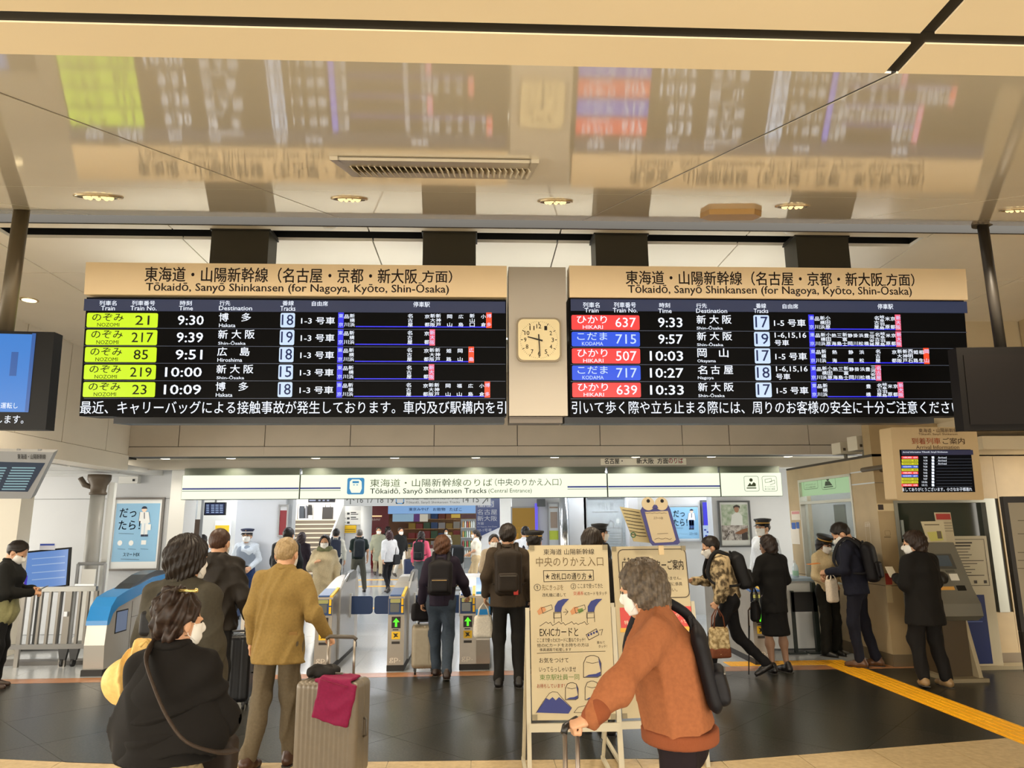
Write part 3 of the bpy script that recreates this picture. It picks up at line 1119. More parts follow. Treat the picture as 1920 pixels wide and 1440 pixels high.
# right: back of a hanging monitor with pole
PB = Panel(W(1860, 730, 4.6), -4, 3)
t = thing('hanging_monitor', 'dark blank back of a hanging monitor at the right edge', 'monitor', PB.at(1860, 808))
m = MB()
PB.prect(m, 1800, 650, 2060, 806, -.10, 0)
m.build('housing', M('#120f0d', .7, spec=.2), t)
m = MB()
PB.prect(m, 1812, 664, 2050, 795, 0, .006)
m.build('back_plate', M('#15110f', .7, spec=.2), t)
q0, q1 = PB.at(1886, 655, -.05), None
q1 = incl(1868, 492)
q1 = np.array([q0[0], q0[1], 3.84])
MB().tube([q0, q1], .036, 12).build('hanging_pole', M('#241f18', .5), t, True)
MB().lathe(q1-np.array([0, 0, .02]), [(.07, 0), (.07, .02)], 16).build('ceiling_flange', M('#3a3226', .5), t)
# ================================================================== SIGNS, WALL FITTINGS
YS = 12.0
sgn = M('#f3fadf', .4, emit=1.05)
sgnk = M('#2e3a1c', .5)
frk = M('#3a4030', .5)
Psg = Panel(W(900, 910, YS), 0, 0)
zt, zb_ = W(900, 889, YS)[2], W(900, 933, YS)[2]
segs = [(340, 562, 'plain light box with a double blue stripe, leftmost of the sign row'), (562, 1139, 'wide light box lettered with the bullet train tracks and a train pictogram'), (1139, 1351, 'plain striped light box right of the wide lettered one'), (1351, 1467, 'short light box with ticket pictograms, rightmost of the sign row')]
strb = M('#2b47b4', .5, emit=.45)
strg = M('#a8b7a0', .5, emit=.4)
for i, (u0, u1, lab) in enumerate(segs):
    x0, x1 = Psg.px(u0, 910)[0], Psg.px(u1, 910)[0]
    t = thing('sign_lightbox', lab, 'sign', (Psg.O[0]+(x0+x1)/2, YS, zb_), 'light boxes of the sign row')
    b0, b1 = zb_-Psg.O[2], zt-Psg.O[2]
    m = MB()
    Psg.rect(m, (x0+.004, b0-.006, x1-.004, b1+.006), -.2, -.012)
    m.build('casing', frk, t)
    m = MB()
    Psg.rect(m, (x0+.012, b0, x1-.012, b1), -.012, 0)
    fc = m.build('face', sgn, t)
    m = MB()
    m.box(Psg.O[0]+x0+.02, Psg.O[0]+x1-.02, YS+.04, YS+.14, zt, zb0+.01)
    m.build('mount', M('#4c5346', .5), t)
    if i < 3:
        m, m2 = MB(), MB()
        for a, b in {0: ((x0+.02, x1-.012),), 1: ((x0+.012, Psg.px(639, 910)[0]), (Psg.px(1064, 910)[0], x1-.012)), 2: ((x0+.012, x1-.012),)}[i]:
            h = b1-b0
            Psg.rect(m, (a, b0+h*.40, b, b0+h*.47), 0, .002)
            Psg.rect(m2, (a, b0+h*.325, b, b0+h*.35), 0, .002)
        m.build('blue_stripe', strb, fc)
        m2.build('thin_stripe', strg, fc)
    if i == 1:
        m = MB()
        Psg.prect(m, 651, 896, 683, 927, 0, .003, .03)
        ic_ = m.build('train_pictogram', M('#1e9bd8', .5, emit=.7), fc)
        m = MB()
        Psg.poly(m, [(660, 899), (674, 899), (678, 903), (678.5, 916), (675, 924), (659, 924), (655.5, 916), (656, 903)], .003, .004)
        m.build('pictogram_train', sgn, fc)
        m = MB()
        Psg.prect(m, 661, 902, 673, 906, .004, .005)
        Psg.prect(m, 662, 908.5, 665.5, 910, .004, .005)
        Psg.prect(m, 668, 908.5, 671.5, 910, .004, .005)
        m.build('pictogram_detail', M('#1e9bd8', .5, emit=.7), fc)
        m = MB()
        Psg.ptext(m, '東海道・山陽新幹線のりば', 694, 897.5, 923, 912.5, .003)
        Psg.ptext(m, '（中央のりかえ入口）', 928, 897, 1053, 911, .003, -.004)
        Psg.ptext(m, 'Tōkaidō, Sanyō Shinkansen Tracks', 694, 915, 912, 928, .003, .004)
        Psg.ptext(m, '(Central Entrance)', 916, 916, 997, 926, .003, .0)
        m.build('sign_lettering', sgnk, fc)
    if i == 3:
        m = MB()
        for c in (1409, 1443):
            a0, b0_, a1, b1_ = Psg.r(c-13.5, 893, c+13.5, 921)
            pts = rrect(a0, b0_, a1, b1_, .03)
            Psg.line(m, pts+pts[:1], .006, .003, px=False)
        Psg.prect(m, 1400, 914, 1418, 916, .001, .003)
        Psg.poly(m, [(1401, 912), (1406, 905), (1409, 909), (1413, 904), (1417, 907), (1417, 912)], .001, .003)
        q = Psg.px(1408, 900)
        Psg.poly(m, [(q[0]+.03*cos(k), q[1]+.03*sin(k)) for k in np.linspace(0, 2*pi, 11)[:-1]], .001, .003, px=False)
        Psg.line(m, [(1434, 899), (1446, 897), (1447, 903), (1435, 905), (1434, 899)], .006, .003)
        Psg.line(m, [(1443, 903), (1452, 900), (1453, 906), (1444, 909)], .006, .003)
        Psg.ptext(m, 'きっぷうりば', 1434, 911, 1453, 914, .003)
        Psg.ptext(m, '乗り換え精算', 1434, 915.5, 1453, 918.5, .003)
        m.build('pictograms', sgnk, fc)
# white lettered strip fixed to the lintel
Pl = Panel((0, yb, 2.6))
t = thing('sign_strip', 'narrow white strip with black and red lettering on the lintel', 'sign', Pl.at(1207, 872, .0))
m = MB()
Pl.prect(m, 1126, 857, 1286, 872, 0, .02)
m.build('board', M('#e2dccb', .5), t)
m = MB()
Pl.ptext(m, '名古屋・', 1133, 859, 1167, 870, .022, .02)
Pl.ptext(m, '新大阪', 1193, 859, 1225, 870, .022, .02)
Pl.ptext(m, '方面', 1232, 859, 1252, 869.5, .022, .02)
m.build('black_lettering', M('#1c1714', .5), t)
m = MB()
Pl.ptext(m, 'のりば', 1253, 858, 1280, 869, .022, .02)
m.build('red_lettering', M('#b3263a', .5), t)
# inner hanging sign with track numbers
Pn = Panel(W(780, 935, 15.0))
t = thing('hanging_sign', 'white hanging sign with track numbers and arrows beyond the gates', 'sign', Pn.at(783, 948))
m = MB()
Pn.prect(m, 645, 912, 920, 948, -.12, 0)
fc = m.build('face', M('#f4f6f2', .5, emit=.55), t)
m = MB()
for k, s in enumerate(('16', '17', '18', '19')):
    Pn.ptext(m, s, 670+19*k, 932, 681+19*k, 943, .004)
for k, s in enumerate(('14', '15')):
    Pn.ptext(m, s, 868+19*k, 931, 879+19*k, 942, .004)
Pn.ptext(m, '東海道・山陽新幹線のりば', 761, 928, 861, 937, .004)
Pn.ptext(m, 'Tōkaidō, Sanyō Shinkansen Tracks', 761, 939.5, 862, 945, .004)
Pn.line(m, [(657, 945), (657, 928)], .018, .004)
Pn.line(m, [(650, 938), (657, 931), (664, 938)], .018, .004)
Pn.line(m, [(905, 944), (914, 933)], .018, .004)
Pn.line(m, [(907, 933), (915, 932), (914, 940)], .018, .004)
m.build('sign_lettering', M('#33352f', .5), fc)
m = MB()
a0, b0_, a1, b1_ = Pn.r(743, 930, 757, 944)
pts = rrect(a0, b0_, a1, b1_, .02)
Pn.line(m, pts+pts[:1], .02, .004, px=False)
m.build('train_pictogram', M('#4d8fc8', .5), fc)
for uu in (680, 880):
    q = Pn.at(uu, 915, -.06)
    MB().tube([q, (q[0], q[1], zi)], .015, 6).build('hanger_rod', M('#999999', .4), t)

alu = M('#8e9092', .35, metal=.6)


def frame_poster(P, px, label, cat, depth, fmat, bmat, fw=.035, name='framed_poster'):
    R = P.r(*px)
    t = thing(name, label, cat, P.w((R[0]+R[2])/2, R[1], 0))
    m = MB()
    a0, b0, a1, b1 = R
    for q in ((a0, b0, a0+fw, b1), (a1-fw, b0, a1, b1), (a0+fw, b0, a1-fw, b0+fw), (a0+fw, b1-fw, a1-fw, b1)):
        P.rect(m, q, 0, depth)
    m.build('frame', fmat, t)
    m = MB()
    P.rect(m, (a0+fw, b0+fw, a1-fw, b1-fw), 0, depth*.4)
    sh = m.build('sheet', bmat, t)
    return t, sh, R


def figure(P, sh, u, v0, v1, n, legs, feet, skirt=None):
    """simple flat printed figure, standing"""
    h = v1-v0
    w = h*.15
    mk_, mw, ms = M('#23304a', .6), M('#eef2f4', .6), M('#f0d6c2', .6)
    m = MB()
    P.poly(m, [(u-w, v0+h*.18), (u+w, v0+h*.18), (u+w*1.3, v0+h*.52), (u+w*.8, v0+h*.56), (u-w*.8, v0+h*.56), (u-w*1.3, v0+h*.52)], n, n+.001)
    m.build('print_shirt', mw, sh)
    m = MB()
    P.prect(m, u-w*.75, v0+h*.54, u-w*.05, v0+h*.95, n, n+.0015)
    P.prect(m, u+w*.05, v0+h*.54, u+w*.75, v0+h*.95, n, n+.0015)
    if skirt:
        P.prect(m, u-w*.8, v0+h*.52, u+w*.8, v0+h*.8, n, n+.0015)
    m.build('print_legs', legs, sh)
    m = MB()
    c = P.px(u, v0+h*.09)
    r = (P.px(u+h*.085, v0)[0]-P.px(u, v0)[0])
    P.poly(m, [(c[0]+r*cos(k), c[1]+r*1.1*sin(k)) for k in np.linspace(0, 2*pi, 17)[:-1]], n, n+.001, px=False)
    m.build('print_face', ms, sh)
    m = MB()
    P.poly(m, [(c[0]+r*1.15*cos(k), c[1]+r*1.15*max(sin(k), .1)+.1*r) for k in np.linspace(0, pi, 10)], n+.001, n+.002, px=False)
    P.line(m, [(u-w, v0+h*.18), (u-w*1.3, v0+h*.52)], .006, n+.003)
    P.line(m, [(u+w, v0+h*.18), (u+w*1.3, v0+h*.52)], .006, n+.003)
    P.line(m, [(u, v0+h*.2), (u, v0+h*.4)], .012, n+.003)
    P.prect(m, u-w*.8, v0+h*.93, u-w*.02, v0+h, n, n+.002)
    P.prect(m, u+w*.02, v0+h*.93, u+w*.8, v0+h, n, n+.002)
    m.build('print_hair_and_lines', mk_, sh)


# large blue poster on the left wall
Pw = Panel((0, YW-.005, 1.4))
t, sh, R = frame_poster(Pw, (207, 933, 305, 1070), 'large framed pale blue poster with a drawn man on the left wall', 'poster', .05, M('#6e6a66', .35, metal=.3), M('#e8ecee', .5))
m = MB()
Pw.prect(m, 215, 944, 297, 1053, .02, .023)
m.build('blue_sheet', M('#8fc0e4', .5), sh)
m = MB()
ink = M('#1d3d66', .5)
Pw.ptext(m, 'だっ', 226, 953, 257, 970, .026, .01)
Pw.ptext(m, 'たら！', 224, 976, 264, 993, .026, .01)
Pw.ptext(m, 'スマートEX', 232, 1036, 263, 1043, .026, .01)
Pw.line(m, [(224, 1000), (252, 1001)], .006, .026)
Pw.line(m, [(228, 1048), (262, 1049)], .006, .026)
for u in (228, 248, 271):
    Pw.line(m, [(u-6, 1029), (u+8, 1030)], .005, .026)
m.build('poster_lettering', ink, sh)
figure(Pw, sh, 272, 950, 1006, .024, M('#e9eef2', .6), None)
m = MB()
Pw.prect(m, 275, 983, 284, 994, .028, .03)
for u in (226, 247):
    q = Pw.px(u, 1018)
    Pw.poly(m, [(q[0]+.04*cos(k), q[1]+.045*sin(k)) for k in np.linspace(0, 2*pi, 13)[:-1]], .024, .026, px=False)
Pw.prect(m, 266, 1013, 275, 1021, .024, .026)
m.build('print_vignettes', M('#f2f4f4', .5), sh)
# small camera box on that wall
t = thing('wall_camera_box', 'small white camera box high on the left wall above the poster', 'camera', Pw.at(247, 907))
m = MB()
Pw.prect(m, 229, 893, 264, 907, 0, .12)
m.build('housing', white, t)
m = MB()
Pw.prect(m, 255, 899, 259, 903, .12, .13)
m.build('lens', blackm, t)
# round steel column with capital
q = W(176, 1000, 11.7)
t = thing('iron_column', 'slender grey iron column with a brown bracket capital, left', 'column', (q[0], 11.7, 0))
zc0, zc1 = W(188, 928, 11.7)[2], zi-.17
MB().lathe((q[0], 11.7, 0), [(.17, 0), (.17, .06), (.115, .12), (.11, 1.2), (.105, zc0)], 24).build('shaft', M('#9a9a96', .4), t, True)
MB().lathe((q[0], 11.7, zc0), [(.125, 0), (.13, .03), (.11, .05), (.12, .15), (.17, .24), (.17, zc1-zc0)], 20).build('capital', M('#54483a', .5), t, True)
MB().tube([(q[0]-.05, 11.68, zc0+.1), (q[0]-.2, 11.66, zc0+.16), (q[0]-.27, 11.64, zc0+.27)], [.03, .045, .04], 8).build('bracket_arm', M('#54483a', .5), t, True)
MB().box(q[0]+.125, q[0]+.22, 11.75, 11.83, 0, zc0+.2).build('conduit', M('#d9dcdc', .4), t)
# big monitor on a stand
Pm = Panel(W(103, 1065, 11.2), 0, 0)
t = thing('floor_monitor', 'large blue screen on a stand behind the barrier', 'monitor', (Pm.O[0], 11.2, 0))
m = MB()
Pm.poly(m, [(36, 1035), (131, 1026), (126, 1099), (36, 1110)], -.06, 0)
m.build('bezel', blackm, t)
m = MB()
Pm.poly(m, [(39, 1038), (128.5, 1029.5), (123.5, 1096.5), (39, 1107)], 0, .003)
sc = m.build('screen', M('#6f9be0', .3, emit=.75, noise=0), t)
m = MB()
for v in (1046, 1058, 1072, 1085):
    Pm.poly(m, [(60, v+1.5), (122, v-4), (122, v-2), (60, v+3)], .003, .004)
m.build('screen_bands', M('#a9c6ef', .3, emit=.75), sc)
m = MB()
Pm.prect(m, 38, 1079, 51, 1100, .003, .005)
m.build('screen_block', M('#4a39c8', .3, emit=.7), sc)
m = MB()
Pm.prect(m, 75, 1019, 104, 1031, .003, .01)
m.build('paper_tag', M('#dfe3f2', .5), t)
m = MB()
Pm.prect(m, 76, 1019.5, 103, 1023, .01, .012)
m.build('tag_stripe', M('#3b55b8', .5), t)
m = MB()
zz0 = W(85, 1100, 11.2)[2]
m.box(Pm.O[0]-.25, Pm.O[0]-.2, 11.27, 11.33, 0.03, zz0).box(Pm.O[0]+.05, Pm.O[0]+.1, 11.27, 11.33, .03, zz0).box(Pm.O[0]-.45, Pm.O[0]+.3, 11.1, 11.5, 0, .04)
m.build('stand', M('#4a4c4e', .4), t)
# pale jamb at far left
jb = struct(MB().box(W(-60, 1000, 10.6)[0], W(32, 1000, 10.6)[0], 10.6, 10.9, 0, 2.55).build('wall_left', M('#cfc8b8', .5)))
jb['label'] = 'pale wall pier at the left edge under the tilted display'
# --- left doorway with glass leaf, office board
t = thing('glass_door', 'open glass door leaf with brown lower half, left doorway', 'door', (W(358, 1000, 13.6)[0], 13.6, 0))
Pg = Panel((0, 13.6, 1.2))
m = MB()
for a in ((345, 934, 348, 1178), (369, 934, 373, 1178)):
    Pg.prect(m, *a, -.04, 0)
Pg.prect(m, 348, 934, 369, 938, -.04, 0)
m.build('frame', alu, t)
m = MB()
Pg.prect(m, 348, 974, 369, 1161, -.03, -.01)
m.build('lower_panel', M('#5c4a3c', .5, noise=.4, nscale=6, stretch=(12, 1, .6)), t)
m = MB()
Pg.prect(m, 348, 938, 369, 974, -.03, -.01)
m.build('pane', M('#dbe4ea', .1, alpha=.55), t)
Po = Panel((0, 15.6, 1.6))
t = thing('hanging_monitor', 'small dark blue timetable screen inside the left doorway', 'monitor', Po.at(403, 967))
m = MB()
Po.prect(m, 383, 942, 422, 966, -.08, 0)
m.build('housing', blackm, t)
m = MB()
Po.prect(m, 385, 944, 420.5, 964, 0, .003)
sc = m.build('screen', M('#1b2a5a', .3, emit=.6), t)
m = MB()
for k in range(5):
    for a, b in ((387, 392), (396, 402), (404, 410), (412, 418)):
        Po.prect(m, a, 946.5+3.4*k, b, 948+3.4*k, .003, .004)
m.build('screen_lines', M('#b9cff5', .3, emit=.8), sc)
q = Po.at(403, 943, -.04)
MB().tube([q, (q[0], q[1], zi)], .02, 6).build('hanger_rod', M('#888888', .4), t)
Pq = Panel((0, 17.48, 1.4))
t = thing('wall_notice', 'yellow and white notice on the office back wall', 'notice', Pq.at(418, 1000))
m = MB()
Pq.prect(m, 403, 976, 433, 1012, 0, .02)
m.build('sheet', M('#e8eaea', .5), t)
m = MB()
Pq.prect(m, 404, 985, 430, 1000, .02, .024)
m.build('yellow_band', M('#e6c02a', .5), t)
# red vertical banner next to the stairs
Pr = Panel((0, 14.79, 1.4))
t, sh, R = frame_poster(Pr, (522, 946, 541, 1006), 'narrow red lit poster beside the staircase', 'poster', .05, alu, M('#d8dadc', .5), .03)
m = MB()
Pr.prect(m, 525, 957, 539, 1003, .02, .024)
m.build('red_sheet', M('#e23a44', .5, emit=.35), sh)

# --- staircase
t = thing('staircase', 'wide staircase climbing away behind the gates, with pale nosings', 'stairs', (W(588, 1000, 25.6)[0], 25.6, 0))
xs0, xs1 = W(545, 1000, 29)[0], W(629, 1000, 27.5)[0]
nst, rise, run = 12, .168, .3
for k in range(nst):
    y0 = 25.6+run*k
    MB().box(xs0, xs1, y0, 25.6+run*nst+1.5, rise*k, rise*(k+1)-.045).build('step', M('#5d564e', .5), t)
    MB().box(xs0, xs1, y0-.02, 25.6+run*nst+1.5, rise*(k+1)-.045, rise*(k+1)).build('nosing', M('#b7ae9f', .5), t)
for xx in (xs0-.08, xs1+.02):
    MB().hexa([(xx, 25.5, 0), (xx+.06, 25.5, 0), (xx+.06, 28.9, 0), (xx, 28.9, 0), (xx, 25.5, .9), (xx+.06, 25.5, .9), (xx+.06, 28.9, 2.8), (xx, 28.9, 2.8)]).build('balustrade', M('#c8cbcd', .4), t)
# landing wall and clothes rack, suitcase on the landing
zl = rise*nst
MB().box(xs0-.6, xs1, 29.2, 31.15, zl-.25, zl-.002).build('landing', M('#8d867c', .5), t)
lw_ = struct(MB().box(xs0-.6, xs1+.6, 31.2, 31.3, zl, 5.0).build('wall_back', M('#d4d6d6', .5)))
lw_['label'] = 'pale wall at the top of the staircase'
Pc = Panel((0, 30.0, 2.4))
for (u0, u1, v0, v1, colr, lab) in ((562, 571, 949, 972, '#2c3440', 'dark long coat hanging at the stair top, left'), (573, 577, 948, 972, '#5b5f6b', 'grey garment hanging at the stair top'), (578, 585, 947, 966, '#16181d', 'black coat hanging at the stair top, right')):
    m = MB()
    Pc.poly(m, [(u0+1, v0), (u1-1, v0), (u1, v0+6), (u1, v1), (u0, v1), (u0, v0+6)], -.1, .1)
    o = m.build('hanging_coat', M(colr, .8), None)
    tag(o, lab, 'coat', 'coats at the stair top')
t = thing('clothes_rail', 'thin rail holding coats at the top of the stairs', 'rail', Pc.at(574, 972))
m = MB()
m.tube([Pc.at(559, 946), Pc.at(588, 946)], .02, 6).tube([Pc.at(559, 946), np.array([Pc.at(559, 946)[0], 30.0, zl])], .02, 6).tube([Pc.at(588, 946), np.array([Pc.at(588, 946)[0], 30.0, zl])], .02, 6)
m.build('frame', M('#888888', .4), t)
t = thing('suitcase', 'black bag standing at the top of the staircase', 'bag', Pc.at(617, 973))
m = MB()
q0 = Pc.at(617, 968)
m.box(q0[0]-.2, q0[0]+.2, 29.6, 29.85, zl, zl+.5)
m.build('body', M('#1c1c20', .6), t)
m = MB()
m.tube([(q0[0]-.1, 29.72, zl+.5), (q0[0]-.1, 29.72, zl+.62), (q0[0]+.1, 29.72, zl+.62), (q0[0]+.1, 29.72, zl+.5)], .015, 6)
m.build('handle', blackm, t)
# dark fascia sign over stairs
Ph = Panel((0, 25.2, 2.5))
t = thing('stair_sign', 'dark information strip above the staircase', 'sign', Ph.at(598, 943))
m = MB()
Ph.prect(m, 578, 928, 628, 942, -.1, 0)
m.build('casing', M('#23242e', .5), t)
m = MB()
for a, b in ((580, 592), (597, 601), (605, 609), (613, 617)):
    Ph.prect(m, a, 937, b, 939.5, 0, .01)
m.build('lit_text', M('#c8d2f0', .4, emit=.7), t)
MB().box(Ph.at(590, 930)[0], Ph.at(592, 930)[0], 25.22, 25.26, Ph.at(590, 929)[2], zi).build('hanger_rod', alu, t)
# direction board and yellow board on the wall
Pd_ = Panel((0, 28.98, 1.6))
t = thing('direction_board', 'white direction board with arrows beside the staircase', 'sign', Pd_.at(661, 986))
m = MB()
Pd_.prect(m, 642, 957, 678, 984, 0, .04)
sh = m.build('board', M('#e9ebea', .5), t)
m = MB()
for k, v in enumerate((963, 972, 980)):
    Pd_.line(m, [(646, v+2), (646, v-3)], .025, .045)
    Pd_.line(m, [(644, v), (646, v-3), (648, v)], .02, .045)
    Pd_.prect(m, 651, v-2, 656, v+2, .04, .045)
    if k < 2:
        Pd_.prect(m, 658, v-3, 668, v-1, .04, .045)
        Pd_.prect(m, 658, v+.5, 672, v+2, .04, .045)
m.build('arrows_and_text', M('#3c3f44', .5), sh)
t = thing('yellow_board', 'small yellow notice under the white direction board', 'sign', Pd_.at(656, 1000))
m = MB()
Pd_.prect(m, 643, 985, 668, 999, 0, .03)
m.build('board', M('#f0c414', .5), t)
m = MB()
for v in (992, 995.5):
    Pd_.prect(m, 645, v, 666, v+1.3, .03, .035)
m.build('print', M('#8a6d12', .5), t)
q = W(686, 1000, 28.4)
t = thing('round_column', 'round pale column beside the souvenir kiosk', 'column', (q[0], 28.4, 0))
MB().lathe((q[0], 28.4, 0), [(.24, 0), (.24, .25), (.22, .26), (.22, zi)], 24).build('shaft', M('#c4c8cc', .35), t, True)

# --- souvenir kiosk at the back
YK = 30.5
Pk = Panel((0, YK, 1.5))
x0, x1 = W(695, 1000, YK)[0], W(897, 1000, YK)[0]
t = thing('souvenir_kiosk', 'souvenir kiosk with a light blue banner at the far end', 'kiosk', ((x0+x1)/2, YK, 0))
MB().box(x0, x1, YK+2.2, YK+2.3, 0, zi).build('back_wall', M('#8a6a4a', .6), t)
MB().box(x0-.1, x0, YK, YK+2.3, 0, zi).build('side_wall', M('#a3262e', .5), t)
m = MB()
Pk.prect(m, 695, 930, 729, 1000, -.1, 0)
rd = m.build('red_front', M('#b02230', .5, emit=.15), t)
m = MB()
Pk.ptext(m, 'おみやげ', 697, 972, 713, 976.5, .01)
m.build('red_front_lettering', M('#f4e8da', .5, emit=.5), rd)
m = MB()
Pk.prect(m, 696, 966.5, 716, 969, 0, .05)
m.build('lit_shelf_edge', M('#ffd9a0', .4, emit=1.0), t)
m = MB()
Pk.prect(m, 728, 948, 892, 963, -.15, .05)
bn = m.build('banner', M('#8fbdf2', .5, emit=.7), t)
m = MB()
Pk.ptext(m, '東京みやげ', 767, 952, 804, 958, .06, .01)
Pk.ptext(m, 'お飲物', 812, 952, 835, 958, .06, .01)
Pk.ptext(m, 'たばこ', 843, 952, 866, 958, .06, .01)
m.build('banner_lettering', M('#2a3f9a', .5), bn)
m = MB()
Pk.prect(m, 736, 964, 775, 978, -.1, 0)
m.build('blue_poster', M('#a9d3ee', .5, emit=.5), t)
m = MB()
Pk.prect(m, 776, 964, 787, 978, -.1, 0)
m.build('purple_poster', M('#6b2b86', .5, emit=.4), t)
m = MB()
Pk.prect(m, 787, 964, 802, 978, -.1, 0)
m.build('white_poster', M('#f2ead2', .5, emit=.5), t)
rng = random.Random(9)
pal = ['#c23b2e', '#e6b52c', '#f0e6d0', '#3d6aa8', '#7a4a2a', '#d97c2b', '#e9e1da', '#4c7a46', '#b0502a']
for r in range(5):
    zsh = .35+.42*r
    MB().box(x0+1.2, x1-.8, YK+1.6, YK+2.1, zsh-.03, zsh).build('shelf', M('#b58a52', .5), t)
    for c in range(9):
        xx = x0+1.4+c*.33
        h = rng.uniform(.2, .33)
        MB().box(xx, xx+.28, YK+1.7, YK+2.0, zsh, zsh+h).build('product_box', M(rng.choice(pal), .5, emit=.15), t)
# counter with goods
for (u0, u1, zt_, colr) in ((735, 775, .85, '#c9b494'), (776, 846, .8, '#d8d2c8')):
    a, b = W(u0, 1000, YK)[0], W(u1, 1000, YK)[0]
    MB().box(a, b, YK+.1, YK+.8, 0, zt_).build('counter', M(colr, .5), t)
    for c in range(6):
        xx = a+(b-a)*(c+.15)/6
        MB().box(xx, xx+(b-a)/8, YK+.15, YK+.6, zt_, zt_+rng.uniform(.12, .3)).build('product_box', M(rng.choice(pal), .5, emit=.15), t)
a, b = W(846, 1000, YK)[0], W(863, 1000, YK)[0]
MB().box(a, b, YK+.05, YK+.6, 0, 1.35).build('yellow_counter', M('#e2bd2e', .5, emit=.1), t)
m = MB()
Pk.prect(m, 846, 964, 863, 971, -.1, 0)
m.build('yellow_sign', M('#e9c23a', .5, emit=.5), t)
a, b = W(864, 1000, YK)[0], W(892, 1000, YK)[0]
MB().box(a, b, YK+.05, YK+.6, 0, 2.0).build('drinks_cabinet', M('#7d8284', .4), t)
m = MB()
Pk.prect(m, 864, 964, 892, 972, -.03, .0)
m.build('cabinet_header', M('#7c2228', .5, emit=.2), t)
for r in range(4):
    z = .45+.4*r
    for c in range(6):
        xx = a+.06+c*(b-a-.1)/6
        MB().lathe((xx+.04, YK+.0, z), [(.035, 0), (.035, .2), (.015, .24), (.015, .27)], 8).build('drink_bottle', M(rng.choice(['#cfd8d8', '#b8893a', '#6aa06a', '#e8e2d6', '#a23a30']), .3), t)
    MB().box(a, b, YK-.06, YK+.05, z-.02, z).build('cabinet_shelf', M('#c8ccce', .4), t)

# --- blue track panel, yellow panel and right-hand inner walls
Pb = Panel((0, 20.5, 1.6))
t = thing('track_panel', 'deep blue panel with track numbers and city names, slanted lower edge', 'sign', Pb.at(915, 1005))
m = MB()
Pb.poly(m, [(893, 920), (939, 920), (939, 988), (900, 1006), (893, 1006)], -.12, 0)
fc = m.build('panel', M('#1f4fae', .45, emit=.25), t)
m = MB()
Pb.prect(m, 896, 939, 910, 951, 0, .006)
Pb.prect(m, 912, 939, 926, 951, 0, .006)
m.build('number_plates', M('#eef2f8', .5, emit=.3), fc)
m = MB()
Pb.ptext(m, '14', 898, 940, 908, 950, .012)
Pb.ptext(m, '15', 914, 940, 924, 950, .012)
m.build('numbers', M('#1b2a5a', .5), fc)
m = MB()
Pb.ptext(m, '名古屋', 895, 955, 932, 965, .01, .01)
Pb.ptext(m, '新大阪', 895, 967, 932, 977, .01, .01)
Pb.ptext(m, '方面', 895, 979, 907, 984, .01)
Pb.ptext(m, 'for Nagoya, Shin-Ōsaka', 895, 986, 932, 989, .01)
Pb.ptext(m, '10-1号車', 896, 991, 922, 997, .01)
m.build('lettering', M('#eef2fa', .5, emit=.4), fc)
m = MB()
Pb.prect(m, 899, 918, 903, 922, -.1, -.02)
MB().box(Pb.at(893, 1006)[0], Pb.at(897, 1006)[0], 20.52, 20.6, 0, 1.6).build('post', alu, t)
# slanted white balustrade behind it
Pe = Panel((0, 20.8, 1.2))
o = MB()
Pe.poly(o, [(893, 1008), (942, 985), (970, 985), (970, 1110), (893, 1110)], -.3, 0)
o = tag(o.build('stair_balustrade', M('#d8dadc', .4)), 'white slanted balustrade below the blue track panel', 'balustrade')
Py = Panel((0, 16.48, 1.4))
t, sh, R = frame_poster(Py, (958, 950, 1006, 1048), 'bright yellow poster panel in a grey frame behind the capped attendant', 'poster', .05, M('#8d9092', .4), M('#f7b90c', .5, emit=.25), .03)
m = MB()
Py.ptext(m, 'のりかえ', 966, 988, 985, 993, .024)
Py.prect(m, 968, 1000, 972, 1018, .022, .024)
Py.prect(m, 978, 1002, 981, 1018, .022, .024)
m.build('poster_print', M('#b07d08', .5), sh)
t = thing('lit_column', 'slim violet lit strip beside the yellow panel', 'light strip', Py.at(1006, 1048))
m = MB()
Py.prect(m, 1003, 944, 1008, 1046, .05, .12)
m.build('strip', M('#6a5cf0', .4, emit=.9), t)
m = MB()
Py.prect(m, 1006, 936, 1021, 950, .05, .2)
m.build('bracket', M('#4b5052', .5), t)
t, sh, R = frame_poster(Py, (1027, 942, 1049, 1030), 'framed magazine poster with green patch on the grey wall', 'poster', .04, alu, M('#b9bec0', .4), .03)
m = MB()
Py.prect(m, 1030, 995, 1047, 1012, .017, .02)
m.build('green_patch', M('#a9b83a', .5), sh)
m = MB()
Py.prect(m, 1030, 950, 1047, 953, .017, .02)
Py.prect(m, 1032, 960, 1045, 990, .017, .02)
m.build('print', M('#8f7f72', .5), sh)
t = thing('steel_column', 'polished steel column left of the glass case', 'column', (W(1059, 1000, 13.9)[0], 13.9, 0))
MB().lathe((W(1059, 1000, 13.9)[0], 13.9, 0), [(.09, 0), (.09, zi)], 20).build('shaft', M('#b9bcc0', .15, metal=.9), t, True)
Pgc = Panel((0, 14.15, 1.4))
t = thing('display_case', 'tall glass display case with a line-drawn picture', 'display case', Pgc.at(1137, 1165))
m = MB()
for a in ((1095, 930, 1100, 1165), (1174, 930, 1180, 1165), (1100, 930, 1174, 934), (1100, 1100, 1174, 1104)):
    Pgc.prect(m, *a, 0, .15)
m.build('frame', M('#9b9da0', .3, metal=.5), t)
m = MB()
Pgc.prect(m, 1100, 934, 1174, 1100, 0, .02)
bk_ = m.build('picture', M('#8d979e', .4), t)
m = MB()
Pgc.ptext(m, 'ずらし旅', 1120, 942, 1150, 956, .024)
Pgc.prect(m, 1110, 959, 1160, 961, .02, .023)
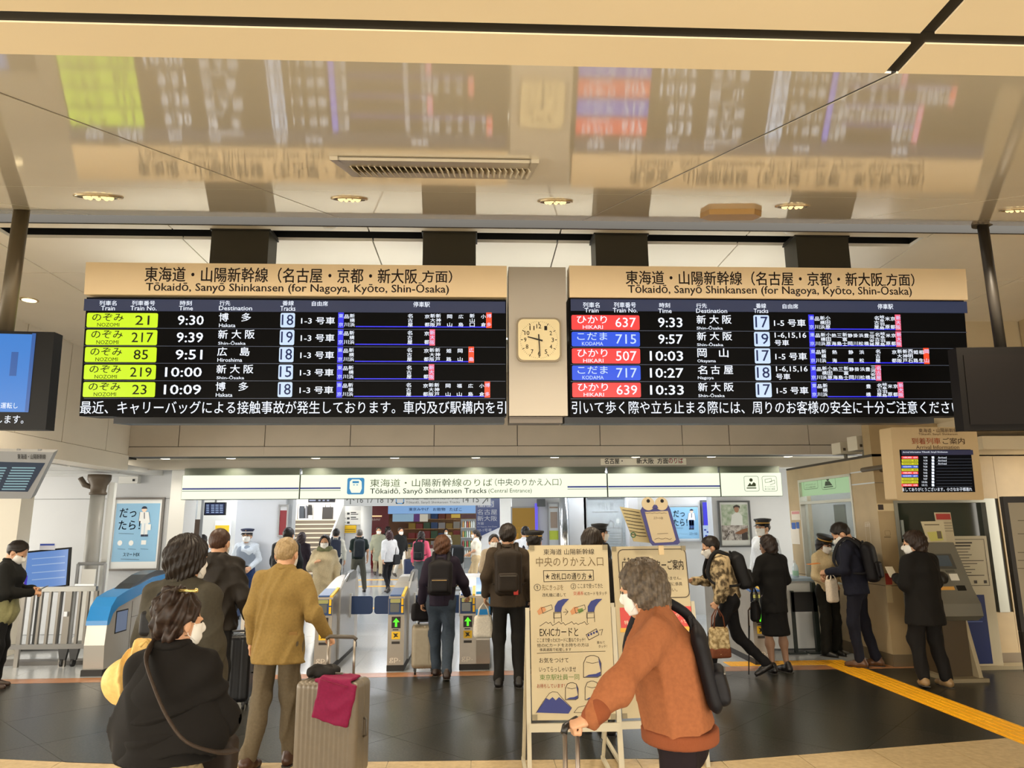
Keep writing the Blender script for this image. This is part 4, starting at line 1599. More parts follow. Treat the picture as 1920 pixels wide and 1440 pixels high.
for k in range(6):
    Pgc.line(m, [(1128+k*0, 1000+5*k), (1172, 1000+5*k)], .008, .024)
Pgc.line(m, [(1137, 990), (1166, 990), (1166, 1030)], .015, .024)
Pgc.line(m, [(1141, 988), (1141, 980), (1145, 976), (1150, 980), (1150, 988)], .02, .024)
m.build('picture_lines', M('#3d464c', .5), bk_)
m = MB()
q = Pgc.px(1158, 977)
Pgc.poly(m, [(q[0]+.035*cos(k), q[1]+.05*sin(k)) for k in np.linspace(0, 2*pi, 13)[:-1]], .02, .023, px=False)
m.build('picture_moon', M('#d5d9d6', .5), bk_)
m = MB()
Pgc.prect(m, 1100, 934, 1174, 1100, .12, .125)
m.build('pane', M('#e2ecf0', .05, alpha=.16), t)
# short poster and screen in the alcove
Pa = Panel((0, 14.18, 1.4))
t, sh, R = frame_poster(Pa, (1252, 946, 1313, 1015), 'short pale blue poster with a drawn woman, behind the sign boards', 'poster', .04, M('#b7bcc0', .4), M('#dfe6ea', .5), .03)
m = MB()
Pa.prect(m, 1256, 951, 1309, 1010, .016, .02)
m.build('blue_sheet', M('#8fc3e8', .5), sh)
m = MB()
Pa.ptext(m, 'だっ', 1262, 957, 1283, 969, .026, .01)
Pa.ptext(m, 'たら！', 1262, 973, 1288, 986, .026, .01)
Pa.ptext(m, 'スマートEX', 1292, 998, 1307, 1003, .026)
Pa.line(m, [(1262, 990), (1280, 990)], .006, .026)
m.build('poster_lettering', ink, sh)
figure(Pa, sh, 1296, 955, 993, .021, M('#2b4a86', .6), None, True)
t = thing('advert_screen', 'tall violet blue advertising screen beside the short poster', 'screen', Pa.at(1320, 1020))
m = MB()
Pa.prect(m, 1314.5, 938, 1335, 1018, .0, .1)
m.build('housing', M('#55585c', .4), t)
m = MB()
Pa.prect(m, 1315.5, 942, 1333, 985, .1, .104)
sc = m.build('screen', M('#3a36e8', .3, emit=.9), t)
m = MB()
Pa.prect(m, 1315.5, 985, 1333, 1014, .1, .104)
m.build('lower_screen', M('#b9d2f4', .3, emit=.8), t)
m = MB()
for a, b in ((1317, 992), (1322, 996), (1328, 990), (1319, 1003)):
    Pa.prect(m, a, b, a+4, b+3, .104, .106)
m.build('screen_marks', M('#2b3fc0', .3, emit=.6), sc)
Pp = Panel((0, 13.28, 1.4))
t, sh, R = frame_poster(Pp, (1347, 939, 1407, 1026), 'framed photograph poster of a man at an outdoor table', 'poster', .05, M('#5b5d5f', .35, metal=.3), M('#d9dcda', .5), .03)
m = MB()
Pp.prect(m, 1353, 946, 1402, 1013, .02, .023)
m.build('photo_greenery', M('#8fa386', .5, hex2='#c9d2c4', nscale=12, spread=.3), sh)
m = MB()
Pp.prect(m, 1353, 985, 1402, 1013, .023, .025)
m.build('photo_crowd', M('#c9c4c0', .5, hex2='#6b625c', nscale=18, spread=.25), sh)
m = MB()
Pp.poly(m, [(1369, 985), (1371, 966), (1378, 961), (1386, 962), (1391, 968), (1392, 985)], .025, .027)
m.build('photo_shirt', M('#dfe3df', .5), sh)
m = MB()
q = Pp.px(1380, 955)
Pp.poly(m, [(q[0]+.045*cos(k), q[1]+.06*sin(k)) for k in np.linspace(0, 2*pi, 13)[:-1]], .026, .028, px=False)
m.build('photo_face', M('#a47c64', .5), sh)
m = MB()
Pp.poly(m, [(1374, 954), (1374, 949), (1380, 946.5), (1386, 949), (1386, 954), (1383, 951), (1377, 951)], .028, .03)
Pp.line(m, [(1358, 1012), (1368, 996)], .012, .027)
Pp.line(m, [(1378, 1012), (1374, 996)], .012, .027)
Pp.prect(m, 1390, 998, 1401, 1012, .025, .027)
m.build('photo_dark', M('#3a3230', .5), sh)
m = MB()
Pp.poly(m, [(1376, 1000), (1390, 993), (1401, 990), (1401, 996), (1388, 1002)], .026, .028)
m.build('photo_table', M('#8a5a3a', .5), sh)
# ================================================================== GATES, BARRIER, BOOTH, MACHINES
steel = M('#a49d92', .32, metal=.55, noise=.05, nscale=6)
steel2 = M('#c2c6ca', .3, metal=.3)
navy = M('#25406f', .45)
gblue = M('#2c86cf', .25)
gy = 9.2


def gate(x, w, label, hump=False, wide_hump=False, flapL=True, flapR=True, faces=True):
    t = thing('ticket_gate', label, 'ticket gate', (x, gy+.95, 0), 'ticket gates in the gate line')
    L = 1.9
    h = w/2
    MB().box(x-h-.004, x+h+.004, gy-.004, gy+L+.004, 0, .07).build('base', M('#1d1a18', .6), t)
    prof = [(0, .07), (0, .84), (.03, .87), (.5, .93), (.85, .985), (1.2, 1.03), (1.6, 1.04), (1.8, 1.0), (1.9, .9), (1.9, .07)]
    if hump:
        prof = [(.03, .07), (0, .35), (.02, .62), (.08, .78), (.2, .88), (.45, .935), (.85, .985), (1.2, 1.05), (1.6, 1.07), (1.8, 1.03), (1.9, .9), (1.9, .07)]
    m = MB()
    m.prism([(x-h, gy+a, b) for a, b in prof], (w, 0, 0))
    m.build('cabinet', steel if not hump else M('#b3b0a8', .3, metal=.45), t)
    P = Panel((x, gy, 0))
    if hump:
        # blue cover following the rounded nose, dark hood above
        m = MB()
        pr = [(.016, .58), (.02, .62), (.08, .78), (.2, .88), (.45, .935), (.85, .985), (1.2, 1.05), (1.6, 1.07), (1.8, 1.03)]
        lo = [(.06, .58), (.13, .70), (.25, .765), (.45, .80), (.85, .87), (1.2, .96), (1.6, 1.0), (1.8, .98)]
        pts = [(a-.012, b+(.012 if i_ else 0)) for i_, (a, b) in enumerate(pr)]+lo[::-1]
        m.prism([(x-h-.006, gy+a, b) for a, b in pts], (w+.012, 0, 0))
        m.build('blue_cover', gblue, t)
        m = MB()
        pts = [(.5, .94), (.85, .99), (1.2, 1.056), (1.6, 1.076), (1.72, 1.075), (1.6, 1.13), (1.3, 1.15), (1.0, 1.11), (.7, 1.02)]
        m.prism([(x-h+.02, gy+a, b) for a, b in pts], (w-.04, 0, 0))
        m.build('dark_hood', M('#2a3038', .25), t)
        m = MB()
        m.box(x+h, x+h+.004, gy+.22, gy+.52, .45, .72)
        m.build('side_frame', blackm, t)
        m = MB()
        m.box(x+h+.004, x+h+.006, gy+.235, gy+.505, .465, .705)
        m.build('side_notice', M('#7f97c8', .5), t)
        m = MB()
        m.box(x+h, x+h+.003, gy+.62, gy+.625, .09, .8).box(x+h, x+h+.003, gy+.62, gy+1.6, .6, .605)
        m.build('panel_joint', M('#55524e', .5), t)
        return t
    # reader block at the top of the front
    fw = min(h-.004, .095)
    fc = 0 if w < .25 else -h+.1
    for part, R, n, mat in (('reader_block', (fc-fw, .66, fc+fw, .85), .006, navy),):
        m = MB()
        P.rect(m, R, 0, n)
        rb = m.build(part, mat, t)
    m = MB()
    P.rect(m, (fc-fw*.8, .69, fc+fw*.35, .79), .006, .009, .01)
    m.build('reader_window', M('#d9d2b8', .3, emit=.15), rb)
    m = MB()
    P.rect(m, (fc-fw*.8, .80, fc+fw*.5, .845), .006, .014, .01)
    m.build('ticket_slot', M('#f2e27a', .4, emit=.4), rb)
    m = MB()
    P.rect(m, (fc+fw*.62, .68, fc+fw*.9, .76), .006, .012)
    P.rect(m, (fc+fw*.62, .775, fc+fw*.9, .85), .006, .012)
    m.build('yellow_marker', M('#f2c21a', .5), rb)
    # arrow display
    m = MB()
    P.rect(m, (fc-.055, .50, fc+.055, .635), 0, .006)
    ad = m.build('arrow_display', M('#1c0e0e', .4), t)
    m = MB()
    P.poly(m, [(fc-.014, .515), (fc+.014, .515), (fc+.014, .57), (fc+.042, .57), (fc, .62), (fc-.042, .57), (fc-.014, .57)], .006, .008, px=False)
    m.build('green_arrow', M('#58f01e', .4, emit=1.2), ad)
    m = MB()
    P.rect(m, (fc-.052, .37, fc+.052, .46), 0, .003)
    ys_ = m.build('yellow_sticker', M('#f0c52a', .5), t)
    m = MB()
    P.poly(m, [(fc-.03, .385), (fc+.0, .40), (fc+.03, .395), (fc+.01, .42), (fc+.03, .44), (fc-.01, .435), (fc-.035, .445), (fc-.015, .415)], .003, .004, px=False)
    m.build('sticker_print', M('#2a2410', .5), ys_)
    m = MB()
    P.rect(m, (fc-.05, .315, fc+.05, .345), 0, .003)
    P.rect(m, (fc-.04, .475, fc+.03, .487), 0, .003)
    m.build('dark_label', M('#2b2622', .5), t)
    m = MB()
    P.text(m, 'gp.', (fc-.075, .095, fc+.06, .155), .003)
    m.build('floor_number', M('#d8d0c2', .5), t)
    # top touch surface
    m = MB()
    q = [(.06, .885), (.46, .937)]
    m.hexa([(x+fc-fw*.95, gy+q[0][0], q[0][1]-.01), (x+fc+fw*.5, gy+q[0][0], q[0][1]-.01), (x+fc+fw*.5, gy+q[1][0], q[1][1]-.01), (x+fc-fw*.95, gy+q[1][0], q[1][1]-.01), (x+fc-fw*.95, gy+q[0][0], q[0][1]+.006), (x+fc+fw*.5, gy+q[0][0], q[0][1]+.006), (x+fc+fw*.5, gy+q[1][0], q[1][1]+.006), (x+fc-fw*.95, gy+q[1][0], q[1][1]+.006)])
    m.build('touch_pad', M('#4b8fe0', .35, emit=.25), t)
    m = MB()
    m.hexa([(x+fc+fw*.6, gy+.03, .87), (x+fc+fw*.95, gy+.03, .87), (x+fc+fw*.95, gy+.48, .935), (x+fc+fw*.6, gy+.48, .935), (x+fc+fw*.6, gy+.03, .89), (x+fc+fw*.95, gy+.03, .89), (x+fc+fw*.95, gy+.48, .955), (x+fc+fw*.6, gy+.48, .955)])
    m.build('yellow_edge', M('#f0c52a', .5), t)
    # grey side fin
    m = MB()
    fin = [(.42, .07), (.42, .94), (.7, 1.04), (1.0, 1.10), (1.35, 1.12), (1.5, 1.10), (1.5, .07)]
    m.prism([(x+h, gy+a, b) for a, b in fin], (.02, 0, 0))
    m.build('side_fin', M('#a6a9ad', .25), t)
    m = MB()
    m.prism([(x+h-.03, gy+a, b) for a, b in [(.75, 1.0), (1.05, 1.105), (1.35, 1.125), (1.52, 1.10), (1.52, 1.0)]], (.06, 0, 0))
    m.build('sensor_cap', M('#3f4246', .35), t)
    if wide_hump:
        m = MB()
        hx0 = x-h+.205
        pr = [(-.004, .07), (-.03, .35), (-.02, .62), (.04, .80), (.15, .90), (.45, .96), (.9, 1.0), (1.5, 1.03), (1.8, .97), (1.8, .07)]
        m.prism([(hx0, gy+a, b) for a, b in pr], (x+h+.012-hx0, 0, 0))
        m.build('side_cabinet', steel, t)
        m = MB()
        pr2 = [(-.026, .60), (-.024, .64), (.035, .81), (.15, .907), (.45, .967), (.9, 1.007), (1.5, 1.037), (1.5, .9), (.45, .86), (.15, .8), (.06, .6)]
        m.prism([(hx0-.004, gy+a, b) for a, b in pr2], (x+h+.02-hx0, 0, 0))
        m.build('blue_cover', gblue, t)
    # flap doors
    for side, on in ((-1, flapL), (1, flapR)):
        if not on:
            continue
        xa = x+side*h
        xb = x+side*(h+.33)
        lo, hi = min(xa, xb), max(xa, xb)
        m = MB()
        pts = rrect(lo, .54, hi, .78, .04)
        m.prism([(a, gy+1.12, b) for a, b in pts], (0, .035, 0))
        m.build('flap_door', navy, t)
        m = MB()
        m.box(x+side*(h+.02)-.02, x+side*(h+.02)+.02, gy+1.09, gy+1.18, .5, .82)
        m.build('flap_hinge', steel2, t)
    return t


gx = lambda u: G(u, 1258)[0]
gate(gx(197), .24, 'rounded blue topped end gate beside the barrier', hump=True)
gate(gx(335), .2, 'ticket gate hidden behind the man in the dark grey sweater')
gate(gx(470), .2, 'ticket gate beside the tall black suitcase')
gate(gx(606), .2, 'ticket gate just right of the man in the mustard jacket', flapL=True)
gate(gx(741), .2, 'ticket gate standing free in the middle of the line', flapR=True)
gate(gx(889), .36, 'double width ticket gate with a blue second cabinet', wide_hump=True, flapR=False)
gate(gx(1062), .2, 'ticket gate hidden behind the handwritten sign', flapL=False)
gate(gx(1455), .2, 'ticket gate behind the woman in the black suit', flapL=False, flapR=False)

# --- steel barrier at the left
t = thing('steel_barrier', 'low steel railing barrier with upright bars at the left', 'barrier', (-5.6, 9.85, 0))
yb0 = 9.85
Pz = Panel((0, yb0, .5))
xa, xb = Pz.at(28, 1110)[0], Pz.at(181, 1110)[0]
kb = struct(MB().box(-11, xb, yb0+.12, yb0+.3, 0, .05).build('trim_5', M('#5d5a56', .5)))
kb['label'] = 'dark kerb strip under the barrier'
ztop, zbot = .99, .22
m = MB()
m.box(xa, xb, yb0-.03, yb0+.03, ztop-.06, ztop)
m.build('top_rail', M('#8a8a86', .3, metal=.5), t)
m = MB()
m.box(xa, xb, yb0-.025, yb0+.025, zbot, zbot+.06)
m.build('bottom_rail', M('#6a6966', .35, metal=.5), t)
for u, wd in ((40, .05), (57, .03), (73, .03), (90, .03), (107, .03), (125, .08), (146, .03), (161, .03), (176, .04)):
    xx = Pz.at(u, 1165)[0]
    lowz = 0 if wd > .045 else zbot+.06
    m = MB().box(xx-wd/2, xx+wd/2, yb0-.02, yb0+.02, lowz, ztop-.06)
    m.build('post' if wd > .045 else 'bar', M('#747069', .3, metal=.55), t)
for u in (118, 138):
    xx = Pz.at(u, 1235)[0]
    m = MB()
    m.lathe((xx-.02, yb0, .05), [(.05, 0), (.05, .03)], 14, (1, 0, 0))
    w_ = m.build('caster', M('#191919', .5), t)
    MB().hexa([(xx-.035, yb0-.02, .08), (xx+.035, yb0-.02, .08), (xx+.035, yb0+.02, .08), (xx-.035, yb0+.02, .08), (xx-.06, yb0-.025, zbot), (xx+.06, yb0-.025, zbot), (xx+.06, yb0+.025, zbot), (xx-.06, yb0+.025, zbot)]).build('caster_fork', M('#2a2a2a', .5), t)
xx = Pz.at(125, 1165)[0]
MB().box(xx-.02, xx+.02, yb0-.05, yb0-.02, .62, .68).build('latch', steel2, t)
MB().box(xx+.05, xx+.3, yb0+.0, yb0+.04, .995, 1.02).build('latch_bar', steel2, t)
# steel utility frame behind barrier
t = thing('utility_frame', 'white pipe frame standing by the column behind the barrier', 'frame', (W(165, 1000, 11.3)[0], 11.3, 0))
Pu = Panel((0, 11.35, .7))
m = MB()
a0, b0, a1, b1 = Pu.r(143, 1057, 194, 1130)
for q in (a0, a1):
    m.tube([(q, 11.35, 0), (q, 11.35, b1+.7)], .025, 8)
m.tube([(a0, 11.35, b1+.7), (a1, 11.35, b1+.7)], .025, 8)
m.build('pipes', M('#8b8d90', .4, metal=.3), t)
m = MB()
m.box(a0+.06, a0+.26, 11.36, 11.38, .1, b1+.62)
m.build('white_panel', white, t)

# --- ticket office on the right, stone clad
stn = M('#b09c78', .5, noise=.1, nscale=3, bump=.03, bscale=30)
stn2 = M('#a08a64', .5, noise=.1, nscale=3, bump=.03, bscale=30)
Cn = np.array([5.06, 8.95, 0])
Cf = np.array([W(1484, 1000, 11.4)[0], 11.4, 0])
Pf = Panel(Cf, X=Cn-Cf, Yv=(0, 0, 1))
Lf = np.linalg.norm(Cn-Cf)
zbt = W(1640, 856, 8.95)[2]
ob = thing('ticket_office', 'beige stone clad ticket office corner with a service window', 'booth', (5.6, 9.6, 0))
wR = Pf.r(1506, 900, 1604, 1088)
wa0, wa1 = Pf.px(1505, 1000)[0], Pf.px(1606, 1000)[0]
wb1 = Pf.px(1555, 893)[1]
wb0 = Pf.px(1555, 1092)[1]
th = .18
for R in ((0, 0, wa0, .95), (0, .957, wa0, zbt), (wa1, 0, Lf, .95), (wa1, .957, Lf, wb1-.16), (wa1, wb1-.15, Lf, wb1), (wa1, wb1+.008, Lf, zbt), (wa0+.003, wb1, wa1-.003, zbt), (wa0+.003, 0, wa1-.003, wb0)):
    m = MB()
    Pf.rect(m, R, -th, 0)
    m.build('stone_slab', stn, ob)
m = MB()
for z in (wb1-.155, wb1+.004):
    Pf.rect(m, (wa1, z-.008, Lf, z+.008), 0, .003)
m.build('steel_inlay', steel2, ob)
m = MB()
fwd = .035
for R in ((wa0, wb0, wa0+fwd, wb1), (wa1-fwd, wb0, wa1, wb1), (wa0, wb1-fwd, wa1, wb1), (wa0, wb0, wa1, wb0+fwd)):
    Pf.rect(m, R, -.1, .012)
zb_sill = Pf.px(1555, 940)[1]
Pf.rect(m, (wa0, zb_sill-.02, wa1, zb_sill+.02), -.1, .01)
wf = m.build('window_frame', M('#c4c2b4', .35, metal=.3), ob)
m = MB()
Pf.rect(m, (wa0+fwd, wb0+fwd, wa1-fwd, wb1-fwd), -.06, -.055)
m.build('window_pane', M('#dfeee6', .04, alpha=.12), ob)
m = MB()
zs0 = Pf.px(1555, 926)[1]
Pf.rect(m, (wa0+fwd, zs0, wa1-fwd, wb1-fwd), -.05, -.03)
gs = m.build('lit_sign', M('#b8dfa6', .4, emit=.6), ob)
m = MB()
for c in (1516.5, 1550):
    R = Pf.r(c-13, 892, c+13, 917)
    pts = rrect(*R, .03)
    Pf.line(m, pts+pts[:1], .006, -.027, px=False)
Pf.prect(m, 1541, 912, 1558, 914, -.03, -.027)
Pf.poly(m, [(1543, 911), (1544, 903), (1551, 902), (1557, 910)], -.03, -.027)
q = Pf.px(1548, 897)
Pf.poly(m, [(q[0]+.04*cos(k), q[1]+.04*sin(k)) for k in np.linspace(0, 2*pi, 11)[:-1]], -.03, -.027, px=False)
Pf.line(m, [(1507, 897), (1520, 895), (1522, 901), (1508, 903), (1507, 897)], .006, -.027)
Pf.ptext(m, 'のりかえきっぷ', 1507, 907, 1526, 910, -.027)
Pf.ptext(m, 'うりば案内所', 1507, 912, 1526, 915, -.027)
m.build('pictograms', M('#33442c', .5), gs)
# inside of the office: white back wall with posters, blind
m = MB()
m.box(Cf[0]+.12, 9.2, 11.3, 11.35, 0, zbt).box(9.15, 9.2, 9.15, 11.3, 0, zbt)
m.build('inner_wall', M('#b4b6b4', .5), ob)
m = MB()
Pf.rect(m, (wa0+.1, 1.0, wa0+.42, 2.0), -.5, -.48)
m.build('dark_blind', M('#2f2f2c', .6), ob)
m = MB()
Pf.rect(m, (wa0+.12, .95, wa0+.45, 1.5), -.3, -.28)
m.build('hung_notice', M('#9da2a2', .5), ob)
m = MB()
Pf.rect(m, (wa1-.62, 1.15, wa1-.06, 1.98), -.4, -.39)
ps = m.build('menu_poster', M('#d6dade', .5), ob)
m = MB()
rng = random.Random(3)
for r in range(4):
    for c in range(3):
        a = wa1-.58+c*.18
        b = 1.22+r*.19
        Pf.rect(m, (a, b, a+.12*rng.uniform(.6, 1), b+.1*rng.uniform(.5, 1)), -.39, -.387)
m.build('poster_print', M('#8a7f78', .5), ps)
m = MB()
Pf.rect(m, (wa0-.4, .3, wa1+.2, .98), -.55, -.2)
m.build('office_counter', M('#cdd0ce', .5), ob)
lamp('office_light', 'POINT', tuple(Pf.w((wa0+wa1)/2, 2.3, -.7)), 14, COOL, .15)
m = MB()
Pf.rect(m, (wa0+.2, zbt-.12, wa1-.1, zbt-.08), -.9, -.6)
m.build('office_lamp', M('#f4f8ff', .4, emit=4.0), ob)
# stickers beside the window (left strip)
m = MB()
Pf.prect(m, 1484, 958, 1500, 975, 0, .003)
Pf.prect(m, 1484, 990, 1499, 1020, 0, .003)
m.build('paper_sticker', M('#d9d2c4', .5), ob)
m = MB()
Pf.prect(m, 1485, 980, 1492, 992, .003, .005)
Pf.prect(m, 1493.5, 979, 1499, 991, .003, .005)
m.build('blue_sticker', M('#2f5aa8', .5), ob)
m = MB()
Pf.prect(m, 1485, 959, 1499, 964, .003, .005)
m.build('pink_sticker', M('#c98a8a', .5), ob)
m = MB()
pts = [Pf.px(*p) for p in ((1622, 980), (1630, 979), (1634, 1022), (1626, 1023))]
Pf.line(m, pts+pts[:1], .004, .003, px=False)
Pf.ptext(m, '出張所', 1622, 981, 1632, 988, .003)
m.build('white_outline_mark', M('#e8e2d2', .5), ob)
m = MB()
Pf.prect(m, 1622, 1030, 1640, 1052, 0, .003)
m.build('paper_sticker', M('#c9b88f', .5), ob)
# right face
Pr_ = Panel(Cn, 0, 0)
xw = [Cn[0], WX(1685, 1000, 1)[0]]
xA = Pr_.px(1681, 1000)[0]
xB = Pr_.px(1880, 1000)[0]
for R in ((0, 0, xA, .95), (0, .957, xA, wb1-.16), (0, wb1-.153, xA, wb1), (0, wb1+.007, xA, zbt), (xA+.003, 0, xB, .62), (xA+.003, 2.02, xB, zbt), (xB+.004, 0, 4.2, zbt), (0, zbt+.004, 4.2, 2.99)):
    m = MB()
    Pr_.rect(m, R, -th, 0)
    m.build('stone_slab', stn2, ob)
m = MB()
for R in ((xA, .62, xA+.05, 2.02), (xB-.18, .62, xB-.05, 2.02), (xA+.05, 1.97, xB-.18, 2.02)):
    Pr_.rect(m, R, -.12, .01)
m.build('window_frame', M('#8f8f84', .35, metal=.4), ob)
m = MB()
Pr_.rect(m, (xA+.05, .62, xB-.18, 1.97), -.09, -.08)
m.build('dark_pane', M('#2c3128', .1), ob)
m = MB()
Pr_.rect(m, (xB-.05, .62, xB, 2.02), -.1, -.02)
m.build('dark_jamb', M('#2b261c', .6), ob)
m = MB()
Pr_.prect(m, 1695, 975, 1700, 1010, -.07, -.05)
m.build('pale_reflector', M('#9fa7a0', .4), ob)
m = MB()
Pr_.prect(m, 1644, 944, 1680, 958, 0, .004)
m.build('door_sign', M('#c7b48c', .5), ob)
m = MB()
Pr_.prect(m, 1646, 946, 1656, 956, .004, .006)
m.build('door_sign_mark', M('#2a1a10', .5), ob)
m = MB()
q = Pr_.r(1659, 995, 1669, 1004)
pts = rrect(*q, .01)
Pr_.line(m, pts+pts[:1], .004, .003, px=False)
Pr_.prect(m, 1658, 1006, 1670, 1008, 0, .003)
m.build('faint_mark', M('#6b5836', .6), ob)
m = MB()
Pr_.prect(m, 1660, 1075, 1672, 1096, 0, .003)
m.build('red_sticker', M('#9c2f22', .5), ob)
m = MB()
Pr_.prect(m, 1662, 1098, 1673, 1130, 0, .003)
m.build('paper_sticker', M('#b8a57c', .5), ob)
m = MB()
Pf.rect(m, (0, 0, Lf, .14), 0, .008)
Pr_.rect(m, (0, 0, 4.2, .14), 0, .008)
m.build('plinth', M('#6b5c44', .5), ob)
# roof slab closing the office
m = MB()
m.prism([tuple(Cf+[0, 0, zbt+.003]), tuple(Cn+[0, 0, zbt+.003]), (Cn[0]+4.2, Cn[1], zbt+.003), (Cn[0]+4.2, 11.4, zbt+.003)], (0, 0, .03))
m.build('roof_slab', M('#3c352a', .6), ob)
# two white boxes on top of the office
for (u0, v0, u1, v1, Y, lab) in ((1576, 829, 1612, 851, 9.75, 'small pale speaker box on the office roof, farther left one'), (1607, 817, 1651, 844, 9.2, 'larger pale speaker box on the office roof, nearer the arrivals board')):
    Pq2 = Panel(W((u0+u1)/2, (v0+v1)/2, Y), 8, 0)
    t = thing('roof_speaker', lab, 'speaker', Pq2.at((u0+u1)/2, v1), 'speaker boxes on the office roof')
    m = MB()
    Pq2.prect(m, u0, v0, u1, v1, -.2, 0, .01)
    m.build('cabinet', M('#c9c2ae', .45), t)
    m = MB()
    Pq2.prect(m, u0+5, v1-11, u0+9, v1-6, 0, .01)
    m.build('lens', M('#4a4032', .4), t)
    c_ = Pq2.at((u0+u1)/2, v1, -.1)
    MB().tube([c_, (c_[0], c_[1], zbt+.02)], .025, 8).build('bracket', M('#6b6454', .5), t)

# --- arrival information board
Pai = Panel(W(1757, 870, 7.3), 0, 2)
t = thing('arrival_board', 'beige framed arrivals information board with a dark screen, right', 'information board', Pai.at(1757, 938))
m = MB()
Pai.prect(m, 1676, 801, 1838, 938, -.22, 0, .02)
fr_ = m.build('housing', M('#b49d76', .45), t)
m = MB()
Pai.prect(m, 1690, 843, 1824, 923, 0, .004)
sc = m.build('screen', M('#05070f', .6, spec=.08), t)
m = MB()
Pai.ptext(m, '東海道・山陽新幹線', 1722, 803, 1795, 811, .004)
Pai.ptext(m, 'Tōkaidō, Sanyō Shinkansen', 1722, 812, 1795, 817, .004)
Pai.ptext(m, 'ご案内', 1767, 821, 1808, 833, .004, .006)
Pai.ptext(m, 'Arrival Information', 1717, 835, 1798, 842, .004)
m.build('header_lettering', M('#4a3420', .5), t)
m = MB()
Pai.ptext(m, '到着列車', 1709, 821, 1763, 833, .004, .006)
m.build('red_lettering', M('#b4552c', .5), t)
m = MB()
Pai.prect(m, 1690, 844, 1824, 853, .004, .005)
m.build('screen_header', M('#16204a', .4, emit=.6), sc)
rows = 'hnnknhknnh'
tm = ['9:09', '9:18', '9:24', '9:30', '9:36', '9:42', '9:48', '9:57', '10:06', '10:12']
nos = ['634', '84', '208', '708', '86', '636', '657', '88', '212', '638']
pal2 = {'h': lred, 'n': M('#d8d21c', .4, emit=.9), 'k': M('#3a62d8', .4, emit=.9)}
mw, mk2 = MB(), MB()
Pai.ptext(mw, 'Arrival Information Tōkaidō, Sanyō Shinkansen', 1692, 846, 1776, 850, .006)
for i, k in enumerate(rows):
    v = 855.5+5.75*i
    m = MB()
    Pai.prect(m, 1690+.0*i, v, 1721, v+4.8, .004, .006)
    m.build('train_plate', pal2[k], sc)
    tgt = mw if k != 'n' else mk2
    Pai.ptext(tgt, {'h': 'HIKARI', 'n': 'NOZOMI', 'k': 'KODAMA'}[k], 1693, v+1, 1708, v+3.8, .008)
    Pai.ptext(tgt, nos[i], 1712, v+1, 1719, v+3.8, .008)
    Pai.ptext(mw, tm[i], 1731-(3 if len(tm[i]) > 4 else 0), v+.6, 1738, v+4.2, .006)
    Pai.prect(mw, 1746.5, v+.2, 1751, v+4.6, .004, .006)
    if i < 3:
        Pai.ptext(mw, 'Arrived', 1758, v+.6, 1774, v+4.2, .006)
Pai.ptext(mw, 'ましてありがとうございます。小さなお子様連れ', 1691, 914, 1822, 921, .006)
mw.build('screen_lettering', ledw, sc)
mk2.build('plate_lettering', M('#2a2a08', .5), sc)
m = MB()
for i in range(10):
    Pai.prect(m, 1755, 860.4+5.75*i, 1822, 860.9+5.75*i, .004, .005)
m.build('row_rules', lgrid, sc)
m = MB()
for u_ in (1772, 1815):
    q0 = Pai.at(u_, 860, -.2)
    m.tube([q0, (q0[0], Cn[1], q0[2])], .03, 8)
m.build('wall_bracket', M('#5b5140', .5), t)

# --- service machine with slanted console
xk = W(1768, 1100, 8.25)[0]
t = thing('ticket_machine', 'grey ticket machine with a slanted console and papers on top', 'ticket machine', (xk, 8.4, 0))
kw = .31
m = MB()
prof = [(8.0, .70), (8.02, .83), (8.12, .98), (8.36, 1.49), (8.62, 1.49), (8.62, .66), (8.1, .64)]
m.prism([(xk-kw/2-.05, a, b) for a, b in prof], (kw+.16, 0, 0))
m.build('console', M('#6d6a5e', .4), t)
sx = nz(np.array([0, .24, .51]))
Pk2 = Panel((xk+.03, 8.12, .98), X=(1, 0, 0), Yv=sx)
for nm, R, n, mat in (('screen_bezel', (-.15, .24, .14, .42), .006, M('#4b4a44', .4)), ('screen', (-.12, .27, .10, .40), .009, M('#8d9490', .2, emit=.15)), ('white_label', (.02, .10, .12, .18), .003, M('#d6d2c4', .5)), ('card_slot', (.05, -.02, .15, .04), .006, M('#15130f', .4)), ('orange_label', (-.16, -.01, .02, .03), .003, M('#cf9a4a', .5)), ('button_strip', (.0, .2, .1, .225), .006, M('#55534a', .4))):
    m = MB()
    Pk2.rect(m, R, 0, n)
    m.build(nm, mat, t)
m = MB()
q = Pk2.w(-.09, .13, .0)
m.lathe(q, [(.07, 0), (.075, .02), (.06, .05)], 18, Pk2.N)
m.build('round_intercom', M('#1c1a18', .4), t, True)
m = MB()
m.box(xk-.12, xk+.16, 8.16, 8.6, .04, .66)
m.build('pedestal', M('#4a3c28', .5), t)
m = MB()
m.hexa([(xk+.165, 8.05, 0), (xk+.21, 8.05, 0), (xk+.21, 8.62, 0), (xk+.165, 8.62, 0), (xk+.165, 8.25, .78), (xk+.21, 8.25, .78), (xk+.21, 8.62, .78), (xk+.165, 8.62, .78)])
m.build('side_panel', M('#a89a7c', .5), t)
MB().box(xk-.2, xk+.25, 8.02, 8.64, 0, .04).build('base', M('#8a7d62', .5), t)
Pk3 = Panel((xk, 8.12, .84), X=(1, 0, 0), Yv=nz(np.array([0, .10, .15])))
m = MB()
for a, b in ((-.1, .04), (-.06, .02), (0, .03), (.05, .0), (.1, .04), (.12, .0)):
    Pk3.rect(m, (a, b, a+.035, b+.018), 0, .004)
m.build('keypad_labels', M('#a9a695', .5), t)
